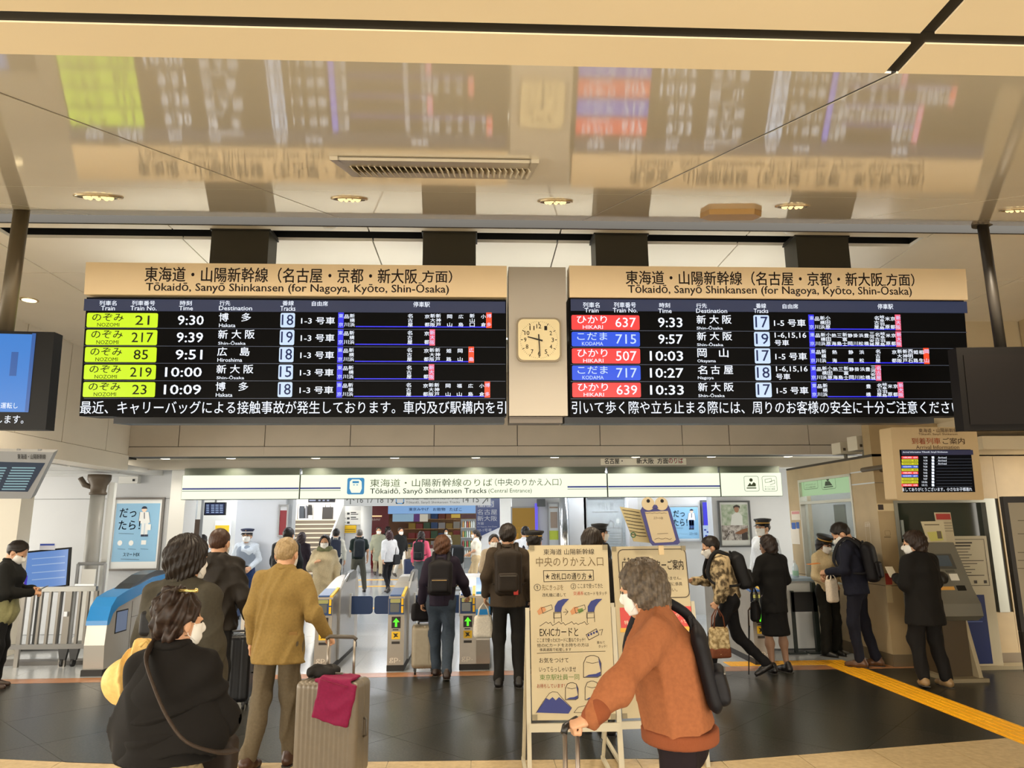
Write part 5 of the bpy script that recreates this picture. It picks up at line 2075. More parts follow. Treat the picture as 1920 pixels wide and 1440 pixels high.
# papers standing on the machine
Pp1 = Panel(W(1755, 990, 8.5), 3, -6)
o = MB()
Pp1.poly(o, [(1726, 978), (1768, 977), (1775, 1022), (1741, 1022)], 0, .01)
o = o.build('leaflet_holder', M('#c9bd9a', .5), None)
tag(o, 'yellowish leaflet sheet standing on the ticket machine', 'leaflet')
m = MB()
Pp1.poly(m, [(1737, 998), (1764, 996), (1768, 1013), (1744, 1015)], .01, .012)
m.build('print_map', M('#c7c06a', .5), o)
m = MB()
Pp1.prect(m, 1732, 983, 1760, 985, .01, .012)
Pp1.prect(m, 1756, 996, 1764, 1010, .012, .014)
m.build('print_dark', M('#6b604a', .5), o)
Pp2 = Panel(W(1770, 985, 8.585), 3, -6)
o = MB()
Pp2.poly(o, [(1751, 961), (1781, 961), (1791, 1022), (1762, 1022)], 0, .01)
o = o.build('notice_sheet', M('#c2b594', .5), None)
tag(o, 'notice sheet with a red heading behind the yellowish leaflet', 'notice')
m = MB()
Pp2.poly(m, [(1753, 963.5), (1780, 963.5), (1782, 974.5), (1755, 974.5)], .01, .012)
m.build('red_heading', M('#a5342a', .5), o)
m = MB()
for k in range(4):
    Pp2.prect(m, 1762+k, 980+5*k, 1783+k, 981.5+5*k, .01, .012)
m.build('text_lines', M('#8b8068', .5), o)
# --- notice board, white, slightly angled
Pnb = Panel(W(1842, 1120, 8.72), 0, 0)
t = thing('notice_stand', 'tall white notice stand with a bordered text sheet and a blue panel', 'notice board', Pnb.at(1858, 1258))
m = MB()
zb1 = Pnb.px(1830, 1005)[1]
zfl = -Pnb.O[2]
a0, a1 = Pnb.px(1778, 1100)[0], Pnb.px(1862, 1100)[0]
Pnb.rect(m, (a0, zfl+.03, a1, zb1), -.05, 0)
m.build('board', M('#bdb295', .5), t)
m = MB()
Pnb.rect(m, (a0-.02, zfl, a1+.35, zfl+.04), -.15, .06)
m.build('base', M('#a89b7c', .5), t)
m = MB()
h = zb1-zfl
tA = (a0+.03, zfl+h*.62, a1-.04, zb1-.04)
pts = [(tA[0], tA[1]), (tA[2], tA[1]), (tA[2], tA[3]), (tA[0], tA[3]), (tA[0], tA[1])]
Pnb.line(m, pts, .006, .003, px=False)
rng = random.Random(5)
for k in range(14):
    b = tA[3]-.05-k*.035
    if b < tA[1]+.1:
        break
    Pnb.rect(m, (tA[0]+.03, b, tA[2]-.03-rng.uniform(0, .2), b+(.018 if k < 2 else .008)), 0, .003)
for k in range(3):
    c = tA[0]+(tA[2]-tA[0])*(.4+.25*k)
    Pnb.rect(m, (c-.018, tA[1]+.025, c+.018, tA[1]+.06), 0, .003)
m.build('sheet_print', M('#332a1e', .5), t)
m = MB()
Pnb.rect(m, (a0+.08, zfl+.06, a1-.13, zfl+h*.55), 0, .004)
bp_ = m.build('blue_panel', M('#1b2a5c', .45), t)
m = MB()
for k in range(7):
    b = zfl+h*.52-k*.045
    Pnb.rect(m, (a0+.1, b, a1-.17-rng.uniform(0, .08), b+.01), .004, .006)
m.build('panel_lines', M('#5a6aa0', .5), bp_)
# --- poster case at far right edge
Prc = Panel(W(1915, 1060, 7.6), -12, 0)
t = thing('poster_case', 'dark framed poster case at the right edge', 'poster case', Prc.at(1930, 1185))
m = MB()
Prc.prect(m, 1898, 930, 2010, 1185, -.08, 0)
m.build('frame', M('#1a1510', .5), t)
m = MB()
Prc.prect(m, 1906, 942, 2000, 1175, 0, .004)
sh = m.build('sheet', M('#8f8570', .5), t)
m = MB()
for v in (975, 1000, 1035, 1050, 1065):
    Prc.prect(m, 1908, v, 1990, v+1.5, .004, .005)
m.build('sheet_lines', M('#5a503c', .5), sh)
q = Prc.at(1935, 1185, -.04)
MB().box(q[0]-.1, q[0]+.1, q[1]-.02, q[1]+.04, 0, q[2]).build('post', M('#1a1510', .5), t)

# --- service counter behind the suited woman
t = thing('service_counter', 'pale curved service counter behind the woman in the black suit', 'counter', (W(1440, 1100, 10.4)[0], 10.4, 0))
xa, xb = W(1395, 1100, 10.2)[0], W(1503, 1100, 10.6)[0]
m = MB()
pts = [(xa+.05, 10.9), (xa, 10.5), (xa+.1, 10.25), (xa+.4, 10.15), (xb, 10.15), (xb, 10.9)]
m.prism([(a, b, .03) for a, b in pts], (0, 0, .9))
m.build('body', M('#c3c6c6', .45), t)
m = MB()
c_ = np.mean(pts, axis=0)
m.prism([(c_[0]+(a-c_[0])*1.05, c_[1]+(b-c_[1])*1.08, .93) for a, b in pts], (0, 0, .035))
m.build('top', M('#8fa3b6', .3), t)
m = MB()
m.prism([(c_[0]+(a-c_[0])*.97, c_[1]+(b-c_[1])*.95, 0) for a, b in pts], (0, 0, .03))
m.build('plinth', M('#55585a', .5), t)
q = W(1491, 1065, 10.4)
t = thing('sanitiser_bottle', 'clear pump bottle standing on the service counter', 'bottle', (q[0], 10.4, .965))
MB().lathe((q[0], 10.4, .965), [(.04, 0), (.042, .12), (.03, .17), (.015, .185), (.015, .2)], 14).build('bottle', M('#d5e6ee', .1, alpha=.7), t, True)
MB().lathe((q[0], 10.4, .985), [(.0425, 0), (.0425, .07)], 14).build('label', M('#8fb7a0', .5), t)
MB().box(q[0]-.02, q[0]+.008, 10.39, 10.41, 1.165, 1.2).build('pump', white, t)
# black belt barrier beside it
t = thing('flap_barrier', 'black barrier panel between the counter and the office', 'barrier', (W(1510, 1130, 9.9)[0], 9.9, 0))
Pbb = Panel((0, 9.9, .7))
m = MB()
Pbb.prect(m, 1484, 1110, 1531, 1147, -.03, 0)
m.build('panel', M('#0f1010', .5), t)
m = MB()
xx = Pbb.at(1529, 1130)[0]
m.box(xx-.03, xx+.03, 9.9, 9.96, .02, Pbb.at(1529, 1092)[2]).box(xx-.15, xx+.15, 9.85, 10.0, 0, .02)
m.build('post', M('#15201c', .5), t)
m = MB()
xx = Pbb.at(1487, 1130)[0]
m.box(xx-.02, xx+.02, 9.9, 9.94, .02, Pbb.at(1487, 1108)[2]).box(xx-.12, xx+.12, 9.85, 10.0, 0, .02)
m.build('post', M('#15201c', .5), t)

# --- handwritten easel sign (left) and elevator notice easel (right)
def easel(P, px, label, leg_u, zlow):
    R = P.r(*px)
    t = thing('easel_sign', label, 'sign board', np.array([*P.w((R[0]+R[2])/2, R[1], 0)[:2], 0]))
    a0, b0, a1, b1 = R
    m = MB()
    P.rect(m, R, -.012, 0)
    bd = m.build('board', M('#b4a787', .55, noise=.03, nscale=3), t)
    wm = M('#b5ae98', .45)
    # feet on the ground: extend rails to z=0
    for a in (a0-.02, a1+.02):
        k = (0.0-P.O[2])/P.Y[2]
        m = MB()
        m.obox(P.w(a, (b1-.42+k)/2, -.02), P.X, P.Y, P.N, .014, (b1-.42-k)/2, .014)
        m.build('front_leg', wm, t)
        top = P.w(a, b1-.5, -.03)
        back = np.array([top[0], top[1]+.62, 0.012])
        m = MB()
        m.tube([top, back], .014, 6)
        m.build('back_leg', wm, t)
        f0 = P.w(a, k+.03, -.02)
        m = MB()
        m.obox((f0+np.array([f0[0], back[1], .03]))/2+np.array([0, 0, 0]), (1, 0, 0), nz(np.array([f0[0], back[1], .03])-f0), (0, 0, 1), .012, np.linalg.norm(np.array([f0[0], back[1], .03])-f0)/2, .012)
        m.build('foot_bar', wm, t)
    m = MB()
    P.rect(m, (a0-.02, b0-.07, a1+.02, b0-.02), -.03, .012)
    m.build('shelf_rail', wm, t)
    m = MB()
    for a, b in ((a0, b1), (a1, b1), (a0, b0), (a1, b0)):
        sx_, sy_ = (1 if a == a0 else -1), (1 if b == b0 else -1)
        P.rect(m, (min(a, a+sx_*.035), min(b, b+sy_*.035), max(a, a+sx_*.035), max(b, b+sy_*.035)), 0, .006)
    m.build('corner_clip', M('#7d7358', .5), t)
    return t, bd


Ps = Panel(W(1070, 1180, 5.05), -2, -7)
t, bd = easel(Ps, (995, 1022, 1147, 1350), 'tall handwritten sign board on an easel, covered in marker drawings', None, None)
k1, k2, kr_, kg_, kb_ = M('#2b2118', .7), M('#6b5a3c', .7), M('#a8402c', .7), M('#5f7a3c', .7), M('#2b3470', .7)
m = MB()
Ps.ptext(m, '東海道 山陽新幹線', 1019, 1029, 1114, 1040, .003)
Ps.ptext(m, '改札口の通り方', 1034, 1074, 1099, 1087, .003, .008)
Ps.ptext(m, '★', 1022, 1075, 1031, 1086, .003)
Ps.ptext(m, '★', 1102, 1075, 1111, 1086, .003)
pts = [(1019, 1070), (1112, 1069), (1113, 1088), (1020, 1091), (1019, 1070)]
Ps.line(m, pts, .004, .003)
Ps.ptext(m, '①', 1001, 1095, 1014, 1108, .003)
Ps.ptext(m, '②', 1070, 1094, 1080, 1105, .003)
Ps.ptext(m, 'ここまで使ってきた', 1083, 1094, 1130, 1103, .003)
Ps.ptext(m, '改札機に通して', 1017, 1112, 1061, 1119, .003)
Ps.ptext(m, 'をタッチ', 1118, 1109, 1138, 1116, .003)
Ps.ptext(m, 'ICカード', 1096, 1110, 1116, 1116, .003)
Ps.ptext(m, 'EX-ICカードと', 1012, 1177, 1084, 1193, .003, .004)
Ps.ptext(m, 'ここまで使ったICカードに重ねてタッチ！', 1007, 1196, 1097, 1204, .003)
Ps.ptext(m, '他のICカードをお持ちの方は', 1007, 1206, 1104, 1213, .003)
Ps.ptext(m, '係員通路で処理します', 1012, 1215, 1071, 1221, .003)
Ps.ptext(m, '重ねて', 1119, 1202, 1134, 1207, .003)
Ps.ptext(m, 'タッチ！', 1122, 1209, 1138, 1215, .003)
Ps.line(m, [(1007, 1225), (1050, 1223), (1135, 1221)], .003, .003)
Ps.ptext(m, 'お気をつけて', 1011, 1233, 1066, 1243, .003)
Ps.ptext(m, 'いってらっしゃいませ', 1011, 1250, 1080, 1260, .003)
# touching hand sketches
for du in (0, 62):
    Ps.line(m, [(1039+du, 1168), (1039+du, 1150), (1052+du, 1149), (1053+du, 1166)], .003, .003)
    Ps.line(m, [(1038+du, 1159), (1038+du, 1148), (1052+du, 1147), (1052+du, 1158), (1038+du, 1159)], .003, .003)
    Ps.line(m, [(1015+du, 1140), (1034+du, 1134), (1036+du, 1142), (1018+du, 1150), (1015+du, 1140)], .003, .003)
Ps.line(m, [(1056, 1148), (1065, 1147)], .003, .003)
Ps.line(m, [(1060, 1142), (1065, 1147), (1060, 1153)], .003, .003)
sc_ = [(1012+8*k+o, 1174-6*abs(sin(k*1.1))-o2) for k in range(12) for o, o2 in ((0, 0), (4, 2.5))]
Ps.line(m, sc_, .003, .003)
# train fronts (plain outlines)
for u0, v0, u1, v1 in ((1094, 1229, 1127, 1270), (1060, 1280, 1084, 1312), (1097, 1277, 1123, 1312)):
    w_, h_ = u1-u0, v1-v0
    Ps.line(m, [(u0, v1), (u0, v0+h_*.35), (u0+w_*.15, v0+h_*.08), (u0+w_*.4, v0), (u0+w_*.6, v0), (u0+w_*.85, v0+h_*.08), (u1, v0+h_*.35), (u1, v1-h_*.1), (u0+w_*.8, v1), (u0, v1)], .004, .003)
    Ps.line(m, [(u0+w_*.15, v0+h_*.3), (u0+w_*.5, v0+h_*.36), (u0+w_*.85, v0+h_*.3)], .003, .003)
# mountain outline, boat sketch, card sketch
Ps.line(m, [(1005, 1337), (1018, 1316), (1030, 1300), (1036, 1297), (1045, 1298), (1054, 1309), (1072, 1327)], .003, .003)
Ps.line(m, [(1076, 1336), (1084, 1326), (1102, 1322), (1118, 1320), (1128, 1327), (1110, 1336), (1076, 1336)], .003, .003)
Ps.line(m, [(1099, 1190), (1118, 1179), (1123, 1190), (1104, 1200), (1099, 1190)], .004, .003)
Ps.line(m, [(1123, 1182), (1130, 1180), (1127, 1191)], .003, .003)
m.build('marker_black', k1, bd)
m = MB()
Ps.ptext(m, '中央のりかえ入口', 1005, 1044, 1131, 1062, .003, -.006)
Ps.ptext(m, '先にきっぷを', 1016, 1096, 1056, 1107, .003)
m.build('marker_brown', k2, bd)
m = MB()
Ps.ptext(m, '交通系', 1075, 1109, 1094, 1116, .003)
Ps.ptext(m, 'お待ちしています！', 1007, 1282, 1059, 1290, .003, .004)
m.build('marker_red', kr_, bd)
m = MB()
Ps.ptext(m, '東京駅社員一同', 1012, 1264, 1086, 1275, .003)
Ps.poly(m, [(1082, 1143), (1092, 1140), (1094, 1146), (1086, 1150)], .001, .003)
m.build('marker_green', kg_, bd)
m = MB()
for du in (0, 62):
    Ps.poly(m, [(1040+du, 1147), (1040+du, 1137), (1046+du, 1127), (1056+du, 1123), (1067+du, 1123), (1060+du, 1130), (1054+du, 1138), (1052+du, 1147)], .0005, .003)
Ps.poly(m, [(1005, 1336), (1018, 1318), (1024, 1309), (1030, 1312), (1036, 1307), (1042, 1313), (1048, 1307), (1055, 1312), (1072, 1328), (1066, 1338)], .0005, .002)
for u0, v0, u1, v1 in ((1094, 1229, 1127, 1270), (1060, 1280, 1084, 1312), (1097, 1277, 1123, 1312)):
    w_, h_ = u1-u0, v1-v0
    Ps.poly(m, [(u0+w_*.08, v1-1), (u0+w_*.3, v1-h_*.12), (u1-w_*.3, v1-h_*.16), (u1-w_*.03, v1-h_*.26), (u1-w_*.04, v1-h_*.1), (u0+w_*.8, v1-1)], .0005, .002)
    Ps.poly(m, [(u1-w_*.16, v0+h_*.12), (u1-w_*.02, v0+h_*.36), (u1-w_*.02, v0+h_*.7), (u1-w_*.1, v0+h_*.4)], .0005, .002)
for k in range(4):
    Ps.prect(m, 1102+5*k, 1189-2.2*k, 1105+5*k, 1193-2.2*k, .0005, .003)
m.build('marker_blue', kb_, bd)
m = MB()
for du in (0, 62):
    Ps.poly(m, [(1007+du, 1146), (1014+du, 1138), (1021+du, 1138), (1024+du, 1144), (1017+du, 1150), (1010+du, 1153)], .0005, .002)
m.build('marker_skin', M('#b98258', .7), bd)

Pt = Panel(W(1230, 1180, 5.6), 4, -7)
t, bd = easel(Pt, (1157, 1024, 1300, 1345), 'easel sign board with a printed lift notice behind the orange sweater', None, None)
m = MB()
R = Pt.r(1161, 1030, 1289, 1121)
pts = rrect(*R, .04)
Pt.line(m, pts+pts[:1], .006, .003, px=False)
Pt.ptext(m, 'エレベーターご案内', 1186, 1050, 1281, 1069, .003, .01)
pts = [(1167, 1070), (1167, 1054), (1182, 1054), (1182, 1070), (1167, 1070)]
Pt.line(m, pts, .006, .003)
Pt.line(m, [(1171, 1051), (1171, 1046)], .005, .003)
Pt.line(m, [(1178, 1051), (1178, 1046)], .005, .003)
Pt.line(m, [(1169, 1048), (1171, 1051), (1173, 1048)], .004, .003)
Pt.line(m, [(1176, 1049), (1178, 1046), (1180, 1049)], .004, .003)
Pt.ptext(m, 'この先エレベーターがございません。', 1170, 1081, 1277, 1088, .003)
Pt.ptext(m, 'ご利用の際は、南のりかえ口に係員', 1170, 1092, 1279, 1099, .003)
Pt.ptext(m, 'までお申し出してください。', 1170, 1103, 1270, 1110, .003)
Pt.ptext(m, 'お客様へのお願い', 1262, 1200, 1286, 1204, .003)
for k in range(7):
    Pt.prect(m, 1175, 1206+12*k, 1285, 1207.2+12*k, 0, .003)
m.build('print_dark', M('#33271a', .6), bd)
m = MB()
Pt.prect(m, 1163, 1138, 1297, 1176, 0, .003)
rp = m.build('red_banner', M('#c8403c', .5), bd)
m = MB()
Pt.prect(m, 1163, 1176, 1297, 1184, 0, .003)
m.build('yellow_banner', M('#d9a53a', .5), bd)
m = MB()
Pt.ptext(m, '新幹線車内への', 1210, 1150, 1273, 1157, .006)
Pt.ptext(m, '特大荷物のお持ち込みについて', 1170, 1162, 1287, 1170, .006)
m.build('banner_lettering', M('#f0dcc0', .5), bd)
# cut-out on top of the right easel: paper phone and a folded sheet
Pu2 = Panel(W(1233, 980, 5.52), 4, -6)
t = thing('paper_cutout', 'dark blue paper phone cut-out with two round discs on the easel top', 'paper cut-out', Pu2.at(1245, 1022))
m = MB()
Pu2.poly(m, [(1201, 957), (1206, 948), (1212, 946), (1247, 945), (1253, 947), (1257, 955), (1275, 1017), (1271, 1021), (1224, 1023), (1219, 1017)], -.006, 0)
m.build('case', M('#2b2c66', .55), t)
m = MB()
Pu2.poly(m, [(1209, 960), (1252, 958), (1267, 1012), (1262, 1016), (1228, 1018), (1223, 1013)], 0, .003)
scn = m.build('screen_paper', M('#a5977a', .6), t)
m = MB()
Pu2.ptext(m, 'スマートEX', 1225, 969, 1243, 974, .005)
Pu2.line(m, [(1232, 1001), (1252, 1000)], .003, .005)
arc = [(1227+4*k, 1012-3.2*abs(sin(k*.9))) for k in range(9)]
Pu2.line(m, arc, .003, .005)
Pu2.line(m, [(1209+4.5*k, 961.5+1.2*(k % 2)) for k in range(10)], .003, .005)
m.build('print_lines', M('#4a3a28', .6), scn)
for c in (1215, 1240):
    m = MB()
    q = np.array(Pu2.px(c, 944.5))
    r = Pu2.px(c+12, 944)[0]-q[0]
    Pu2.poly(m, [(q[0]+r*cos(k), q[1]+r*sin(k)) for k in np.linspace(0, 2*pi, 25)[:-1]], .0, .005, px=False)
    dsk = m.build('paper_disc', M('#ac9e80', .6), t)
    m = MB()
    q = np.array(Pu2.px(c+(0 if c == 1215 else 1), 939.5))
    Pu2.poly(m, [(q[0]+r*.27*cos(k), q[1]+r*.27*sin(k)) for k in np.linspace(0, 2*pi, 17)[:-1]], .005, .007, px=False)
    m.build('black_dot', blackm, dsk)
m = MB()
Pu2.poly(m, [(1222, 953), (1225, 947), (1231, 947), (1234, 953)], .003, .006)
m.build('blue_notch', M('#2b2c66', .55), t)
m = MB()
c0, c1 = Pu2.at(1240, 1020, -.01), Pu2.at(1240, 1035, -.01)
m.obox((c0+c1)/2, Pu2.X, Pu2.Y, Pu2.N, .02, .05, .006)
m.build('support_tab', M('#bda77e', .5), t)
Pv = Panel(W(1190, 980, 5.6), 8, -4)
o = MB()
Pv.poly(o, [(1162, 950), (1201, 956), (1219, 1018), (1188, 1015)], -.004, 0)
o = o.build('paper_sheet', M('#a5986f', .6), None)
tag(o, 'leaning sheet of lined handwriting left of the phone cut-out', 'paper')
m = MB()
for k in range(8):
    f = k/8
    Pv.line(m, [(1167+18*f, 956+52*f), (1183+18*f, 958.5+53*f), (1198+16*f, 961+51*f)], .005, .003)
m.build('handwriting', k1, o)
m = MB()
q = Pv.px(1187, 1003)
Pv.ring(m, q, .018, .008, .003)
m.build('green_stamp', M('#3c6a4a', .6), o)
# ================================================================== SOFT SHAPES (implicit surfaces)
def surf(fn, lo, hi, h):
    """surface nets over a signed distance function"""
    lo = np.asarray(lo, float)-2*h
    hi = np.asarray(hi, float)+2*h
    n = np.ceil((hi-lo)/h).astype(int)+1
    ax = [lo[i]+h*np.arange(n[i]) for i in range(3)]
    X = np.stack(np.meshgrid(*ax, indexing='ij'), -1).reshape(-1, 3).astype(np.float32)
    D = fn(X).reshape(n).astype(np.float32)
    c = [D[i:n[0]-1+i, j:n[1]-1+j, k:n[2]-1+k] for i in (0, 1) for j in (0, 1) for k in (0, 1)]
    neg = sum((q < 0).astype(np.int8) for q in c)
    act = (neg > 0) & (neg < 8)
    idx = -np.ones(act.shape, int)
    ids = np.argwhere(act)
    if len(ids) == 0:
        return np.zeros((0, 3)), np.zeros((0, 4), int)
    idx[act] = np.arange(len(ids))
    C = np.stack([q[act] for q in c], 1)
    pos = np.zeros((len(ids), 3), np.float32)
    cnt = np.zeros(len(ids), np.float32)
    offs = np.array([(i, j, k) for i in (0, 1) for j in (0, 1) for k in (0, 1)], np.float32)
    for a in range(8):
        for b in range(a+1, 8):
            if np.abs(offs[a]-offs[b]).sum() != 1:
                continue
            da, db = C[:, a], C[:, b]
            m = (da < 0) != (db < 0)
            t = np.where(m, da/np.where(m, da-db, 1), 0)[:, None]
            p = offs[a]+t*(offs[b]-offs[a])
            pos += np.where(m[:, None], p, 0)
            cnt += m
    V = lo+h*(ids+pos/cnt[:, None])
    Fs = []
    for axis in range(3):
        sl0 = [slice(1, -1)]*3
        sl1 = [slice(1, -1)]*3
        sl0[axis] = slice(0, -1)
        sl1[axis] = slice(1, None)
        d0, d1 = D[tuple(sl0)], D[tuple(sl1)]
        ch = (d0 < 0) != (d1 < 0)
        e = np.argwhere(ch)
        inside = (d0 < 0)[ch]
        o = [1, 1, 1]
        o[axis] = 0
        e = e+np.array(o)
        b_, c_ = [(1, 2), (2, 0), (0, 1)][axis]
        def cell(db, dc):
            q = e.copy()
            q[:, b_] -= db
            q[:, c_] -= dc
            return idx[q[:, 0], q[:, 1], q[:, 2]]
        q = np.stack([cell(1, 1), cell(0, 1), cell(0, 0), cell(1, 0)], 1)
        q[~inside] = q[~inside][:, ::-1]
        Fs.append(q)
    Fc = np.concatenate(Fs)
    Fc = Fc[(Fc >= 0).all(1)]
    return V, Fc


def smin(a, b, k):
    h = np.maximum(k-np.abs(a-b), 0)/k
    return np.minimum(a, b)-h*h*k*.25


class Soft:
    def __init__(s, k=.03):
        s.p = []
        s.k = k
        s.lo = np.full(3, 1e9)
        s.hi = -s.lo
        s.post = None

    def _b(s, p, r):
        s.lo = np.minimum(s.lo, np.asarray(p)-r)
        s.hi = np.maximum(s.hi, np.asarray(p)+r)

    def cone(s, a, b, ra, rb=None, k=None):
        rb = ra if rb is None else rb
        a, b = np.asarray(a, float), np.asarray(b, float)
        s._b(a, ra)
        s._b(b, rb)
        d = b-a
        L = max(1e-9, d@d)

        def f(P):
            t = np.clip(((P-a)@d)/L, 0, 1)
            q = P-a-t[:, None]*d
            return np.sqrt((q*q).sum(1))-(ra+(rb-ra)*t)
        s.p.append((f, k))
        return s

    def econe(s, a, b, A, B, Lx, k=None):
        a, b, Lx = np.asarray(a, float), np.asarray(b, float), nz(Lx)
        s._b(a, max(A))
        s._b(b, max(B))
        d = b-a
        L = max(1e-9, d@d)
        Fx = nz(np.cross(d/sqrt(L), Lx)) if L > 1e-6 else nz(np.cross((0, 0, 1), Lx))
        U = np.cross(Lx, Fx)

        def f(P):
            t = np.clip(((P-a)@d)/L, 0, 1)
            q = P-a-t[:, None]*d
            w = A[0]+(B[0]-A[0])*t
            e = A[1]+(B[1]-A[1])*t
            m = np.minimum(w, e)
            kk = np.sqrt(((q@Lx)/w)**2+((q@Fx)/e)**2+((q@U)/m)**2)
            return (kk-1)*m
        s.p.append((f, k))
        return s

    def ell(s, c, r, X=(1, 0, 0), Y=(0, 1, 0), k=None):
        c = np.asarray(c, float)
        X, Y = nz(X), nz(Y)
        Z = np.cross(X, Y)
        s._b(c, max(r))
        m = min(r)

        def f(P):
            q = P-c
            return (np.sqrt(((q@X)/r[0])**2+((q@Y)/r[1])**2+((q@Z)/r[2])**2)-1)*m
        s.p.append((f, k))
        return s

    def rbox(s, c, half, r, X=(1, 0, 0), Y=(0, 1, 0), k=None):
        c = np.asarray(c, float)
        X, Y = nz(X), nz(Y)
        Z = nz(np.cross(X, Y))
        half = np.asarray(half, float)
        ext = np.abs(X)*half[0]+np.abs(Y)*half[1]+np.abs(Z)*half[2]
        s.lo = np.minimum(s.lo, c-ext)
        s.hi = np.maximum(s.hi, c+ext)

        def f(P):
            q = P-c
            q = np.abs(np.stack([q@X, q@Y, q@Z], 1))-(half-r)
            return np.sqrt((np.maximum(q, 0)**2).sum(1))+np.minimum(q.max(1), 0)-r
        s.p.append((f, k))
        return s

    def __call__(s, P):
        d = None
        for f, k in s.p:
            v = f(P)
            d = v if d is None else smin(d, v, k or s.k)
        if s.post is not None:
            d = s.post(P, d)
        return d

    def mesh(s, h):
        return surf(s, s.lo, s.hi, h)

    def build(s, name, h, mat, parent, **kw):
        V, Fc = s.mesh(h)
        if len(V) == 0:
            return None
        return mk(name, V, Fc, mat, parent, True, **kw)


def folds(seed, amp, f=26.0, org=None):
    r = np.random.RandomState(seed)
    ks = [nz(r.randn(3)*np.array([1, 1, .55]))*f*q for q in (.7, 1.0, 1.5)]
    ph = r.rand(6)*6.28
    o = np.zeros(3) if org is None else np.asarray(org)

    def g(P, d):
        Q = P-o
        a = np.sin(Q@ks[0]+ph[0]+1.6*np.sin(Q@ks[2]*.5+ph[1]))
        b = np.sin(Q@ks[1]+ph[2]+1.3*np.sin(Q@ks[0]*.6+ph[3]))
        return d+amp*(1.5*np.abs(a)-.95+b*.4)
    return g


SKIN = M('#c99a78', .55, noise=.05, nscale=40)
CLOTH_N = dict(noise=.10, nscale=60, bump=.06, bscale=350)


def cloth(hexc, rough=.85, **kw):
    q = dict(CLOTH_N)
    q.update(kw)
    return M(hexc, rough, spec=.25, **q)


def hand_prims(S, wr, d, pn, side, curl, sc=1.0):
    """palm + five fingers; d = finger direction, pn = palm normal, side = +1 right hand / -1 left (thumb side)"""
    d, pn = nz(d), np.asarray(pn, float)
    pn = nz(pn-d*(pn@d))
    lx = np.cross(d, pn)*side     # towards the thumb
    kn = wr+d*.085*sc
    S.econe(wr, wr+d*.03*sc, (.027*sc, .02*sc), (.036*sc, .018*sc), lx)
    S.econe(wr+d*.03*sc, kn, (.036*sc, .018*sc), (.04*sc, .014*sc), lx)
    for i, (o, L) in enumerate(((.03, .072), (.01, .082), (-.010, .077), (-.029, .06))):
        p = kn+lx*o*sc-d*.006*sc
        a = 0.0
        r = .0088*sc
        for j, f in enumerate((.45, .32, .25)):
            a += radians(curl*(1.0 if j == 0 else .9)+(3*i if curl > 10 else 0))
            v = d*cos(a)+pn*sin(a)
            q = p+v*L*f*sc
            S.cone(p, q, r, r*.92, k=.006)
            p, r = q, r*.92
    p = wr+d*.025*sc+lx*.028*sc
    v = nz(d*.75+lx*.6+pn*.35)
    q = p+v*.042*sc
    S.cone(p, q, .0125*sc, .0105*sc, k=.01)
    v2 = nz(d*.9+lx*(.15 if curl < 40 else -.2)+pn*(.3 if curl < 40 else .8))
    q2 = q+v2*.032*sc
    S.cone(q, q2, .0102*sc, .008*sc, k=.006)


